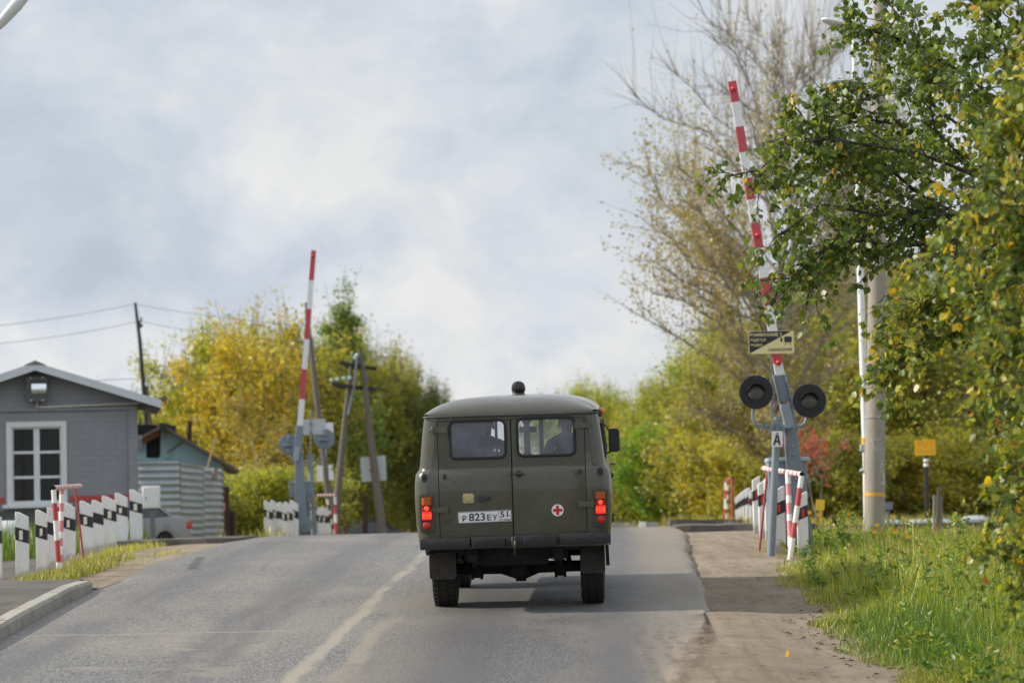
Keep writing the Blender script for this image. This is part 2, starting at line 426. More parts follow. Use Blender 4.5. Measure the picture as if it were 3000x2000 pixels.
_txt = {}
def text_into(mb, txt, o, ex, ey, w, h, mat=0, bold=.0):
    """letters filling the box w x h whose lower left corner is o"""
    cu = bpy.data.curves.new('t', 'FONT'); cu.body = txt; cu.size = 1; cu.offset = bold; cu.fill_mode = 'FRONT'
    ob = bpy.data.objects.new('t', cu); COL.objects.link(ob)
    dg = bpy.context.evaluated_depsgraph_get(); ev = ob.evaluated_get(dg); me = ev.to_mesh()
    vs = [v.co.copy() for v in me.vertices]; fs = [list(p.vertices) for p in me.polygons]
    ev.to_mesh_clear(); bpy.data.objects.remove(ob); bpy.data.curves.remove(cu)
    x0, x1 = min(v.x for v in vs), max(v.x for v in vs); y0, y1 = min(v.y for v in vs), max(v.y for v in vs)
    o, ex, ey = Vector(o), Vector(ex), Vector(ey)
    mb.add([o + ex * ((v.x - x0) / (x1 - x0) * w) + ey * ((v.y - y0) / (y1 - y0) * h) for v in vs], fs, mat)

def fast_mesh(name, verts, faces_flat, nper, mats, parent=None, matidx=None, col=None, smooth=False):
    """big mesh from numpy arrays; every face has nper corners; col: one colour per face"""
    me = bpy.data.meshes.new(name); nf = len(faces_flat) // nper
    me.vertices.add(len(verts)); me.vertices.foreach_set('co', np.asarray(verts, np.float32).ravel())
    me.loops.add(len(faces_flat)); me.loops.foreach_set('vertex_index', np.asarray(faces_flat, np.int32))
    me.polygons.add(nf); me.polygons.foreach_set('loop_start', np.arange(0, nf * nper, nper, dtype=np.int32))
    try: me.polygons.foreach_set('loop_total', np.full(nf, nper, np.int32))
    except Exception: pass
    for mt in (mats if isinstance(mats, (list, tuple)) else [mats]): me.materials.append(MAT[mt])
    if matidx is not None: me.polygons.foreach_set('material_index', np.asarray(matidx, np.int32))
    if smooth: me.polygons.foreach_set('use_smooth', np.ones(nf, bool))
    me.update(calc_edges=True)
    if col is not None:
        a = me.attributes.new('leafcol', 'FLOAT_COLOR', 'FACE')
        c = np.ones((nf, 4), np.float32); c[:, :3] = col; a.data.foreach_set('color', c.ravel())
    o = bpy.data.objects.new(name, me); COL.objects.link(o)
    if parent is not None: o.parent = parent
    return o

# ------------------------------------------------------------------ the lie of the land
_PY = np.array([-40, 0, 10, 15, 18, 20, 22.4, 24.5, 27, 29, 31, 33, 36, 38, 40, 42, 44, 47, 53, 60, 70, 90, 150, 400, 4000.])
_PZ = np.array([-1.9, -1.8, -1.66, -1.54, -1.41, -1.315, -1.20, -1.095, -.985, -.895, -.80, -.72, -.63, -.59, -.585, -.60, -.632, -.70, -.83, -.93, -1.04, -1.22, -1.52, -1.8, -3.])
def H(y):
    """height of the road along its length (smoothed)"""
    ys = np.asarray(y, float)
    w = np.where(ys < 60, 1.2, 4.0); acc = 0
    for k, a in ((-1, .25), (0, .5), (1, .25)): acc = acc + a * np.interp(ys + k * w, _PY, _PZ)
    return acc + 1.6
def XR(y): return .04 * (y - 24)            # the road drifts to the right
_nz = np.random.RandomState(5)
_wv = [(_nz.uniform(.3, 2.6), _nz.uniform(0, 6.28), _nz.uniform(0, 6.28)) for _ in range(14)]
def bumpy(x, y):
    s = 0
    for f, a, p in _wv: s = s + np.sin(f * (x * np.cos(a) + y * np.sin(a)) + p) / (1 + f * 2)
    return s / 3
def sstep(a, b, v):
    t = np.clip((v - a) / (b - a), 0, 1); return t * t * (3 - 2 * t)
def gz(x, y):
    """height of the ground"""
    x = np.asarray(x, float); y = np.asarray(y, float)
    u = x - XR(y); h = H(y)
    right = -.065 - .15 * sstep(2.9, 6, u) - .10 * sstep(6, 10, u)
    left = -.03 - .08 * sstep(-5.6, -7, u) - .18 * sstep(-7.2, -9.0, u) * sstep(38, 46, y) - .08 * sstep(-6.6, -8.5, u)
    d = np.where(u > 0, right, left)
    d = d - .10 * sstep(44, 50, y) * sstep(-5.5, -7.2, u) - .80 * sstep(-6.5, -8.5, u) * sstep(62, 80, y)
    amp = .05 * sstep(2.9, 4, np.abs(u)) + .012 * (u > 1.9)
    return h + d + amp * bumpy(x, y)
def G(px, D):
    """ground point seen in column px at distance D"""
    x = W(px, 1550, D).x
    return Vector((x, D, float(gz(x, D))))

def grid(name, xs, ys, zf, mat, kind='structure', uoff=False, skirt=None):
    X, Y = np.meshgrid(xs, ys)
    if uoff: X = X + XR(Y)
    Z = zf(X, Y); nx, ny = len(xs), len(ys)
    V = np.stack([X, Y, Z], -1).reshape(-1, 3)
    i = np.arange(nx - 1)[None, :] + nx * np.arange(ny - 1)[:, None]; i = i.ravel()
    Fq = np.stack([i, i + 1, i + nx + 1, i + nx], -1).ravel()
    o = fast_mesh(name, V, Fq, 4, mat, smooth=True)
    if kind: o['kind'] = kind
    return o
# ------------------------------------------------------------------ ground, road, shoulders
def road_mat():
    mt, N, L, o = newmat('asphalt')
    p = N.new('ShaderNodeBsdfPrincipled'); L.new(p.outputs[0], o.inputs[0])
    g = N.new('ShaderNodeNewGeometry'); pos = g.outputs['Position']
    sx = N.new('ShaderNodeSeparateXYZ'); L.new(pos, sx.inputs[0])
    y = sx.outputs['Y']; u = mth(N, L, 'SUBTRACT', sx.outputs['X'], mth(N, L, 'MULTIPLY', mth(N, L, 'SUBTRACT', y, 24.0), .04))
    def nz(scale, st=(1, 1, 1), d=5, r=.6, dist=0.):
        mp = N.new('ShaderNodeMapping'); mp.inputs['Scale'].default_value = st; L.new(pos, mp.inputs[0]); return nse(N, L, mp.outputs[0], scale, d, r, dist)
    grain = nz(60, (1, .13, 1), d=3, r=.8); agg = nz(120, (1, .10, 1), d=2, r=.8); big = nz(.55, (1, .5, 1), 6, .62, .6); mid = nz(2.6, (1, .6, 1), 6, .65, .5)
    c = mixc(N, L, mrange(N, L, grain, .28, .72, 0, 1), (.045, .045, .045), (.25, .243, .232))
    c = mixc(N, L, mrange(N, L, agg, .60, .70, 0, .5), c, (.33, .32, .30))
    c = mixc(N, L, mrange(N, L, agg, .38, .28, 0, .6), c, (.03, .03, .03))
    c = mixc(N, L, mrange(N, L, big, .42, .64, 0, .50), c, (.27, .25, .22))       # trodden-in dust
    c = mixc(N, L, mrange(N, L, mid, .55, .70, 0, .35), c, (.12, .12, .122))       # darker, oilier patches
    # long streaks in the direction of travel
    st = nz(5.5, (1, .035, 1), 5, .6)
    c = mixc(N, L, mrange(N, L, st, .5, .72, 0, .38), c, (.21, .19, .16))
    c = mixc(N, L, mrange(N, L, nz(9, (1, .03, 1), 4, .6), .56, .70, 0, .30), c, (.085, .085, .09))
    uw = mth(N, L, 'ADD', u, mth(N, L, 'MULTIPLY', mth(N, L, 'SUBTRACT', nz(1.3, (1, .35, 1), d=5), .5), .34))
    # sand blown together along the middle of the road and on its right edge
    def band(c0, half, soft, amt, w=uw):
        a = mth(N, L, 'ABSOLUTE', mth(N, L, 'SUBTRACT', w, c0)); return mrange(N, L, a, half, half + soft, amt, 0)
    brk = mrange(N, L, nz(3.2, (1, .22, 1), 6, .65), .34, .5, .35, 1)
    sand = (.36, .32, .255)
    near = mrange(N, L, y, 22.0, 24.5, 1, 0)
    c = mixc(N, L, mth(N, L, 'MULTIPLY', band(-1.57, .025, .08, .68), brk), c, sand)
    c = mixc(N, L, mth(N, L, 'MULTIPLY', mth(N, L, 'MULTIPLY', band(-1.20, .03, .10, .6), brk), near), c, (.33, .285, .22))
    c = mixc(N, L, band(-.75, .22, .5, .40), c, (.15, .13, .105))
    c = mixc(N, L, band(.25, .7, .7, .5), c, (.085, .086, .092))                     # the darker, polished right lane
    wt = mrange(N, L, nz(2.2, (1, .08, 1), 5), .35, .6, .3, 1)
    for c0 in (-4.1, -2.55, -.25, 1.05): c = mixc(N, L, mth(N, L, 'MULTIPLY', band(c0, .12, .32, .55), wt), c, (.088, .089, .094))   # polished wheel paths
    c = mixc(N, L, mth(N, L, 'MULTIPLY', mrange(N, L, uw, 1.0, 1.55, 0, .72), mrange(N, L, nz(4, (1, .12, 1), 5), .3, .6, .55, 1)), c, (.235, .20, .155))
    edge = mth(N, L, 'ADD', mrange(N, L, y, 17.0, 24.5, 1.28, 2.05, False), 0.0)
    c = mixc(N, L, mrange(N, L, mth(N, L, 'SUBTRACT', uw, edge), -.30, .12, 0, 1), c, mixc(N, L, mrange(N, L, nz(2.6, d=6), .4, .65, 0, 1), (.37, .305, .23), (.29, .24, .18)))
    tr = mth(N, L, 'ADD', u, mth(N, L, 'MULTIPLY', mth(N, L, 'SUBTRACT', y, 20.0), .035))
    for c0 in (1.22, 1.40, 1.52):                                                           # tyre tracks in the sand
        c = mixc(N, L, mth(N, L, 'MULTIPLY', band(c0, .02, .04, .55, mth(N, L, 'ADD', tr, mth(N, L, 'MULTIPLY', mth(N, L, 'SUBTRACT', nz(.8, d=4), .5), .35))), mth(N, L, 'MULTIPLY', mrange(N, L, y, 21, 23, 1, 0), mrange(N, L, nz(5, d=5), .4, .6, .3, 1))), c, (.10, .08, .06))
    # patches of sand on the near left lane, and a thin filled joint across it
    pat = mth(N, L, 'MULTIPLY', mrange(N, L, nz(1.05, (1, 1.2, 1), 8, .68, .6), .55, .63, 0, .55), mth(N, L, 'MULTIPLY', mrange(N, L, y, 21.6, 22.8, 1, 0), mrange(N, L, u, -1.9, -2.3, 0, 1)))
    c = mixc(N, L, pat, c, (.27, .245, .20))
    jy = mth(N, L, 'ADD', mth(N, L, 'MULTIPLY', sx.outputs['X'], .05), mth(N, L, 'MULTIPLY', nz(2, d=4), .25))
    jd = mth(N, L, 'ABSOLUTE', mth(N, L, 'SUBTRACT', mth(N, L, 'ADD', y, jy), 22.45))
    c = mixc(N, L, mth(N, L, 'MULTIPLY', mrange(N, L, jd, .02, .06, .7, 0), mrange(N, L, u, -1.9, -2.2, 0, 1)), c, (.28, .255, .21))
    L.new(c, p.inputs['Base Color'])
    L.new(mrange(N, L, big, .35, .65, .50, .74), p.inputs['Roughness']); p.inputs['Specular IOR Level'].default_value = .42
    L.new(bumpn(N, L, mth(N, L, 'ADD', grain, agg), .55, .006), p.inputs['Normal'])
road_mat()

def soil_mat(name, cols, scales, bump, litter=None, bd=.02, ruts=None, thin=False):
    mt, N, L, o = newmat(name)
    p = N.new('ShaderNodeBsdfPrincipled'); L.new(p.outputs[0], o.inputs[0]); p.inputs['Roughness'].default_value = .95; p.inputs['Specular IOR Level'].default_value = .2
    g = N.new('ShaderNodeNewGeometry'); pos = g.outputs['Position']
    c = mixc(N, L, mrange(N, L, nse(N, L, pos, scales[0], 6, .65, .3), .36, .64, 0, 1), cols[0], cols[1])
    c = mixc(N, L, mrange(N, L, nse(N, L, pos, scales[1], 6, .7, .4), .5, .68, 0, .75), c, cols[2])
    c = mixc(N, L, mrange(N, L, nse(N, L, pos, scales[2], 3, .8), .56, .70, 0, .55), c, cols[3])
    if litter:
        mp = N.new('ShaderNodeMapping'); mp.inputs['Scale'].default_value = (1, 2.2, 1); L.new(pos, mp.inputs[0])
        v = N.new('ShaderNodeTexVoronoi'); v.inputs['Scale'].default_value = 9; L.new(mp.outputs[0], v.inputs['Vector'])
        c = mixc(N, L, mrange(N, L, v.outputs['Distance'], .05, .10, .75, 0), c, litter)
    if ruts:
        mp = N.new('ShaderNodeMapping'); mp.inputs['Scale'].default_value = (1, .10, 1); mp.inputs['Rotation'].default_value = (0, 0, -.05); L.new(pos, mp.inputs[0])
        rn = nse(N, L, mp.outputs[0], 5.5, 6, .62, .5)
        c = mixc(N, L, mrange(N, L, rn, .50, .66, 0, .6), c, ruts[0]); c = mixc(N, L, mrange(N, L, rn, .46, .34, 0, .5), c, ruts[1])
        gv = N.new('ShaderNodeTexVoronoi'); gv.inputs['Scale'].default_value = 26; L.new(pos, gv.inputs['Vector'])
        c = mixc(N, L, mrange(N, L, gv.outputs['Distance'], .10, .22, .55, 0), c, (.16, .13, .10))
    L.new(c, p.inputs['Base Color'])
    L.new(bumpn(N, L, mth(N, L, 'ADD', nse(N, L, pos, scales[2], 5, .75), mth(N, L, 'MULTIPLY', nse(N, L, pos, scales[1] * 2, 4), 2.0)), bump, bd), p.inputs['Normal'])
    if thin:                                     # blown sand thins out over the asphalt in an uneven line
        sx = N.new('ShaderNodeSeparateXYZ'); L.new(pos, sx.inputs[0]); y = sx.outputs['Y']
        u = mth(N, L, 'SUBTRACT', sx.outputs['X'], mth(N, L, 'MULTIPLY', mth(N, L, 'SUBTRACT', y, 24.0), .04))
        mp2 = N.new('ShaderNodeMapping'); mp2.inputs['Scale'].default_value = (1, .25, 1); L.new(pos, mp2.inputs[0])
        w = mth(N, L, 'ADD', u, mth(N, L, 'MULTIPLY', mth(N, L, 'SUBTRACT', nse(N, L, mp2.outputs[0], 3.5, 7, .68, .4), .5), .75))
        e = mth(N, L, 'ADD', mrange(N, L, y, 17.0, 22.4, 1.24, 1.86, False), mrange(N, L, y, 22.4, 23.2, 0, .6, False))
        far_ = mrange(N, L, y, 24.6, 24.7, 0, 1)
        al = mth(N, L, 'ADD', mth(N, L, 'MAXIMUM', mrange(N, L, mth(N, L, 'SUBTRACT', w, e), -.12, .20, 0, 1), mrange(N, L, u, 1.79, 1.84, 0, 1)), far_, True)
        tr = N.new('ShaderNodeBsdfTransparent'); mx = N.new('ShaderNodeMixShader'); L.new(al, mx.inputs[0]); L.new(tr.outputs[0], mx.inputs[1]); L.new(p.outputs[0], mx.inputs[2]); L.new(mx.outputs[0], o.inputs[0])
for nm_, th_ in (('sandy_dirt', False), ('sandy_shoulder', True)): soil_mat(nm_, ((.335, .275, .205), (.42, .35, .27), (.25, .215, .175), (.15, .12, .09)), (.9, 2.6, 95), 1.0, (.12, .095, .07), .03, ((.25, .20, .15), (.45, .385, .305)), thin=th_)
soil_mat('grassy_soil', ((.13, .13, .05), (.20, .17, .085), (.09, .10, .035), (.24, .19, .11)), (.7, 3.2, 40), .8)
soil_mat('dark_asphalt', ((.105, .098, .092), (.15, .138, .128), (.085, .08, .078), (.22, .2, .18)), (.8, 3.5, 110), .4)
soil_mat('kerb_mat', ((.33, .315, .28), (.40, .385, .345), (.24, .225, .195), (.17, .155, .135)), (1.2, 5, 70), .5, bd=.008)

ys = np.concatenate([np.arange(-30, 60, .5), np.arange(60, 200, 5), np.geomspace(200, 3500, 18)])
xs = np.concatenate([-np.geomspace(2500, 30, 14), np.arange(-29, 30, .5), np.geomspace(30, 2500, 14)])
grid('ground', xs, ys, lambda X, Y: gz(X, Y) - .02 - .06 * ((X - XR(Y) > -6.4) & (X - XR(Y) < 3.35) & (Y < 45)) - .05 * ((X - XR(Y) <= -6.4) & (X - XR(Y) > -14) & (Y < 36.9)), 'grassy_soil')

def road_sheet():
    yy = np.concatenate([np.arange(-30, 60, .25), np.arange(60, 460, 6)])
    us = np.concatenate([np.linspace(-5.12, 1.8, 24), [1.93, 1.97, 1.99]])
    U, Y = np.meshgrid(us, yy)
    wob = .025 * np.sin(Y * .55) + .012 * np.sin(Y * 1.9 + 1) + .010 * np.sin(Y * 5.1) + .006 * np.sin(Y * 13)
    U2 = U + np.where(U > 1.85, wob, 0) + np.where(U < -5, .09 * np.sin(Y * .9) + .05 * np.sin(Y * 3.1) , 0)
    curve = .0002 * np.clip(Y - 60, 0, 140) ** 2
    U2 = np.where(U > 1.85, U2 - 1.99 + np.interp(Y, [20, 22.3, 24, 28, 36], [1.80, 1.83, 1.87, 1.93, 2.03]), U2)
    X = U2 + XR(Y) + curve
    Z = H(Y) - np.where(U > 1.98, .11, 0) - np.where(np.abs(U - 1.97) < .005, .03, 0) - np.where(U < -5.1, .035, 0)
    ny, nx = U.shape; V = np.stack([X, Y, Z], -1).reshape(-1, 3)
    i = (np.arange(nx - 1)[None, :] + nx * np.arange(ny - 1)[:, None]).ravel()
    o = fast_mesh('road', V, np.stack([i, i + 1, i + nx + 1, i + nx], -1).ravel(), 4, 'asphalt'); o['kind'] = 'structure'
road_sheet()
EU = lambda Y: np.interp(Y, [15, 18, 20, 22, 23, 40], [1.20, 1.36, 1.56, 1.80, 2.3, 2.3])
def SH(X, Y):
    """top of the sand: over the asphalt edge close to the camera, below it further on"""
    X = np.asarray(X, float); Y = np.asarray(Y, float); u = X - XR(Y)
    g = gz(X, Y) + .006; film = H(Y) + .006
    near = (1 - sstep(1.9, 2.75, u)) * (1 - sstep(22.6, 24.6, Y))
    return g + (np.maximum(film, g) - g) * near - .10 * (1 - sstep(1.5, 1.8, u)) * sstep(23, 24, Y)
grid('dirt_shoulder', np.linspace(1.0, 3.45, 50), np.arange(-30, 40.6, .125), SH, 'sandy_shoulder', uoff=True)
grid('dirt_verge', np.linspace(-6.5, -4.95, 12), np.arange(27.9, 39, .25), lambda X, Y: gz(X, Y) + .008, 'sandy_dirt', uoff=True)
grid('footpath', np.linspace(-14, -6.45, 20), np.arange(28.8, 37, .25), lambda X, Y: gz(X, Y) + .012, 'dark_asphalt', uoff=True)

def KX(y): return -4.75 - .019 * (y - 22.4)
def kerb_and_pavement():
    yy = np.arange(-10, 28.2, .25)
    mb = MB()
    for i in range(len(yy) - 1):
        a, b = yy[i], yy[i + 1]
        za, zb = float(H(a)) + .10, float(H(b)) + .10
        mb.add([(KX(a) - .16, a, za), (KX(b) - .16, b, zb), (KX(b) - 9, b, zb + .01), (KX(a) - 9, a, za + .01)], [(0, 1, 2, 3)])
    b = yy[-1]; zb = float(H(b)) + .10
    mb.add([(KX(b) - .16, b, zb), (KX(b) - .16, b, zb - .3), (KX(b) - 9, b, zb - .3), (KX(b) - 9, b, zb + .01)], [(0, 1, 2, 3)])
    mb.build('pavement', 'dark_asphalt')['kind'] = 'structure'
    # the kerb: concrete stones a metre long, the last one dropped and rounded
    y0 = 27.75
    k = 0; mk = MB()
    while y0 > 2:
        y1 = y0 - 1.0 + .012
        pts = []
        for yy_ in (y0, y1):
            z = float(H(yy_)) + .135; x = KX(yy_) + rng.uniform(-.006, .006); dz = rng.uniform(-.006, .006)
            if k == 0 and yy_ == y0: dz -= .035
            pts += [(x, yy_, z - .5), (x - .01, yy_, z + dz - .03), (x - .035, yy_, z + dz), (x - .17, yy_, z + dz + .002), (x - .175, yy_, z - .5)]
        mk.add(pts, [(0, 1, 6, 5), (1, 2, 7, 6), (2, 3, 8, 7), (3, 4, 9, 8), (4, 3, 2, 1, 0), (5, 6, 7, 8, 9)])
        y0 -= 1.0; k += 1
    mk.build('kerb', 'kerb_mat', smooth=30)['kind'] = 'structure'
kerb_and_pavement()
# the raised edge of the crossing deck: asphalt lips either side of the rails
def deck():
    mb = MB()
    for (x0, x1, ya, yb, dz, th) in ((1.95, 4.2, 38.6, 40.6, .045, .16), (-7.4, -5.0, 38.4, 40.2, .03, .16), (2.0, 3.3, 44.6, 47, .13, .2)):
        n = 10; V = []; Fc = []
        for i in range(n + 1):
            x = x0 + (x1 - x0) * i / n
            for yv in (ya + .07 * math.sin(x * 5), yb):
                xx = x + float(XR(yv)); h = float(H(yv)) + dz - .02 * (i / n if x0 > 0 else 1 - i / n) + .008 * math.sin(x * 9)
                V += [(xx, yv, h), (xx, yv, h - th)]
        for i in range(n):
            b = i * 4; Fc += [(b, b + 4, b + 6, b + 2), (b + 1, b + 5, b + 4, b), (b + 3, b + 2, b + 6, b + 7)]
        Fc += [(0, 2, 3, 1), (n * 4, n * 4 + 1, n * 4 + 3, n * 4 + 2)]
        mb.add(V, Fc)
    mb.build('crossing_deck', 'dark_asphalt')['kind'] = 'structure'
deck()

# ------------------------------------------------------------------ grass
def blades(name, X, Y, Hh, Wd, col, seed, lean=.45, zoff=0.0):
    rs = np.random.RandomState(seed); n = len(X)
    Z = gz(X, Y) + zoff - .02
    a = rs.uniform(0, 6.283, n); ln = np.abs(rs.normal(.3, .3, n)) * lean * 2
    ld = np.stack([np.cos(a), np.sin(a), np.zeros(n)], -1)
    b = a + rs.uniform(.6, 2.4, n); wd = np.stack([np.cos(b), np.sin(b), np.zeros(n)], -1)
    base = np.stack([X, Y, Z], -1)
    V = []
    for t, w in ((0, .8), (.4, 1.), (.75, .6)):
        c = base + ld * (Hh * ln * t * t)[:, None]; c[:, 2] += Hh * t * (1 - .35 * np.clip(ln, 0, 1.2) * t)
        V += [c - wd * (Wd * w / 2)[:, None], c + wd * (Wd * w / 2)[:, None]]
    c = base + ld * (Hh * ln)[:, None]; c[:, 2] += Hh * (1 - .35 * np.clip(ln, 0, 1.2)); V.append(c)
    V = np.stack(V, 1).reshape(-1, 3)
    tri = np.array([(0, 1, 3), (0, 3, 2), (2, 3, 5), (2, 5, 4), (4, 5, 6)])
    Fi = (np.arange(n)[:, None, None] * 7 + tri[None]).ravel()
    o = fast_mesh(name, V, Fi, 3, 'grass_blade', col=np.repeat(col, 5, 0)); o['kind'] = 'stuff'
    return o
def pick(rs, n, cols, ps, k=None):
    ps = np.asarray(ps, float); ps /= ps.sum()
    i = rs.choice(len(cols), n, p=ps); c = np.array(cols)[i]
    return np.clip(c * rs.uniform(.7, 1.35, (n, 1)) * rs.uniform(.92, 1.08, (n, 3)), 0, 1)
GREEN, LIME, STRAW, OLIVE, BROWN, DEEP = (.20, .29, .032), (.42, .44, .05), (.52, .43, .19), (.24, .24, .05), (.27, .19, .09), (.085, .17, .028)
def edge_u(y): return 2.93 + .10 * np.sin(y * 1.1) + .07 * np.sin(y * 2.7 + 1) + .05 * np.sin(y * 6.1) + .20 * sstep(20, 17, y) + .1 * sstep(29, 33, y)
def near_grass():
    rs = np.random.RandomState(11); n = 380000
    Y = 13 + 26 * rs.rand(n) ** .85; far = .2118 * Y * 1.06 + .5
    e = edge_u(Y) + XR(Y)
    X = e - .05 + (far - e) * rs.rand(n)
    keep = far > e; dens = np.clip(.5 + .45 * bumpy(X * 2, Y * 2), .12, 1)
    u = X - XR(Y)
    dens *= np.where((Y > 29.2) & (Y < 33.5) & (u < 4.0), .45, 1)
    keep &= rs.rand(n) < dens; X, Y, e, u = X[keep], Y[keep], e[keep], u[keep]; n = len(X)
    d = X - e
    Hh = (.07 + .19 * sstep(0, .8, d) + .10 * sstep(.5, 2.5, d)) * rs.uniform(.5, 1.35, n) * (1 + .4 * bumpy(X * 1.5, Y * 1.5))
    Hh *= np.where(rs.rand(n) < .03, 1.6, .88)
    Hh *= np.where((Y > 29) & (Y < 34) & (u < 4.2), .7, 1) * (1 - .72 * sstep(30.5, 37, Y))
    Wd = rs.uniform(.004, .009, n) * (1 + .6 * sstep(22, 36, Y))
    q = bumpy(X * .9 + 3, Y * .9)
    dry = np.clip(.10 + .5 * q + .35 * sstep(33, 39, Y) + .30 * sstep(.35, 0, d), 0, .9)
    r = rs.rand(n)
    col = np.where((r < dry * .55)[:, None], pick(rs, n, (STRAW, BROWN), (.6, .4)), np.where((bumpy(X * 1.3 + 9, Y * 1.1) + .25 * rs.normal(size=n) > .12)[:, None], pick(rs, n, (DEEP, GREEN), (.55, .45)), pick(rs, n, (GREEN, LIME, OLIVE), (.42, .47, .11))))
    blades('grass', X, Y, np.abs(Hh), Wd, col, 3, lean=.75)
near_grass()
def side_grass():
    rs = np.random.RandomState(12); parts = []
    def area(n, u0, u1, y0, y1, h0, h1, cols, ps, w=.008):
        U = rs.uniform(u0, u1, n); Y = rs.uniform(y0, y1, n)
        k = rs.rand(n) < np.clip(.55 + .8 * bumpy(U * 3, Y * 3), .05, 1); U, Y = U[k], Y[k]; m = len(U)
        parts.append((U + XR(Y), Y, rs.uniform(h0, h1, m), np.full(m, w) * rs.uniform(.7, 1.5, m), pick(rs, m, cols, ps)))
    area(6500, -6.25, -5.6, 28.7, 33.4, .05, .20, (OLIVE, GREEN, STRAW, LIME), (.35, .25, .2, .2))
    area(900, -5.55, -5.2, 31.5, 35.0, .04, .10, (LIME, STRAW, GREEN), (.5, .3, .2))
    area(2500, -6.6, -6.1, 33, 39, .06, .18, (LIME, STRAW, GREEN), (.45, .35, .2))
    area(9000, -13, -7.6, 36.5, 45.5, .25, .75, (GREEN, DEEP, OLIVE), (.45, .4, .15), .014)
    area(3500, -12, -8.4, 31.5, 36.8, .2, .55, (GREEN, DEEP, LIME), (.5, .3, .2), .013)
    P_ = [np.concatenate([p[i] for p in parts]) for i in range(5)]
    blades('verge_grass', *P_, 5)
side_grass()
def far_grass():
    rs = np.random.RandomState(13); n = 60000
    Y = rs.uniform(44, 92, n); X = rs.uniform(-.27, .27, n) * Y
    u = X - XR(Y) - .0002 * np.clip(Y - 60, 0, 140) ** 2
    k = (np.abs(u + 1.6) > 4.4 + .5 * np.sin(Y)) & ~((X / Y > -.085) & (X / Y < -.03)) & ~((X < -5.5) & (X > -15) & (Y < 60)); X, Y = X[k], Y[k]; n = len(X)
    Hh = rs.uniform(.12, .5, n) * (1 + .7 * sstep(50, 75, Y)) * (.7 + .3 * sstep(4, 9, np.abs(u[k])))
    blades('tall_grass', X, Y, Hh, rs.uniform(.012, .03, n), pick(rs, n, (OLIVE, LIME, STRAW, BROWN, GREEN), (.3, .25, .2, .15, .1)), 6)
    n = 16000; Y = rs.uniform(34.5, 41, n); X = rs.uniform(3.6, 11, n)
    k = (X - XR(Y) > 4.2) & (Y > 36 + 1.5 * np.sin(X)) ; X, Y = X[k], Y[k]; n = len(X)
    blades('dry_grass', X, Y, rs.uniform(.05, .22, n), rs.uniform(.008, .016, n), pick(rs, n, (BROWN, STRAW, OLIVE), (.6, .2, .2)), 7, lean=.9)
far_grass()
# ------------------------------------------------------------------ leaves, trees and weeds
def leaf_arrays(P, Dr, size, rs, wide=.8):
    """ovate leaves, two folded halves each: P base points, Dr axis, size length"""
    n = len(P); Dr = Dr / (np.linalg.norm(Dr, axis=1, keepdims=True) + 1e-9)
    a = rs.normal(size=(n, 3)); sd = np.cross(Dr, a); sd /= (np.linalg.norm(sd, axis=1, keepdims=True) + 1e-9)
    nm = np.cross(sd, Dr); L_ = size[:, None]; w = L_ * wide * .5; fd = L_ * rs.uniform(-.08, .22, (n, 1))
    cv = L_ * rs.uniform(-.1, .25, (n, 1))
    V = np.stack([P, P + Dr * L_ * .28 + sd * w + nm * fd, P + Dr * L_ * .66 + sd * w * .72 + nm * (fd * .7 + cv * .4), P + Dr * L_ + nm * cv,
                  P + Dr * L_ * .66 - sd * w * .72 + nm * (fd * .7 + cv * .4), P + Dr * L_ * .28 - sd * w + nm * fd], 1).reshape(-1, 3)
    q = np.array([(0, 1, 2, 3), (0, 3, 4, 5)]); Fi = (np.arange(n)[:, None, None] * 6 + q[None]).ravel()
    return V, Fi
def poly(p0, p1, k, rs, wob, sag=0.0, up=0.0):
    p0, p1 = np.asarray(p0, float), np.asarray(p1, float); L_ = np.linalg.norm(p1 - p0)
    t = np.linspace(0, 1, k)[:, None]; P = p0 + (p1 - p0) * t
    P[1:] += rs.normal(size=(k - 1, 3)) * wob * L_
    P[:, 2] += (up * np.sin(t[:, 0] * math.pi) - sag * t[:, 0] ** 2) * L_
    return P
def along(P, t):
    k = len(P) - 1; f = min(max(t * k, 0), k - 1e-6); i = int(f); return P[i] + (P[i + 1] - P[i]) * (f - i)

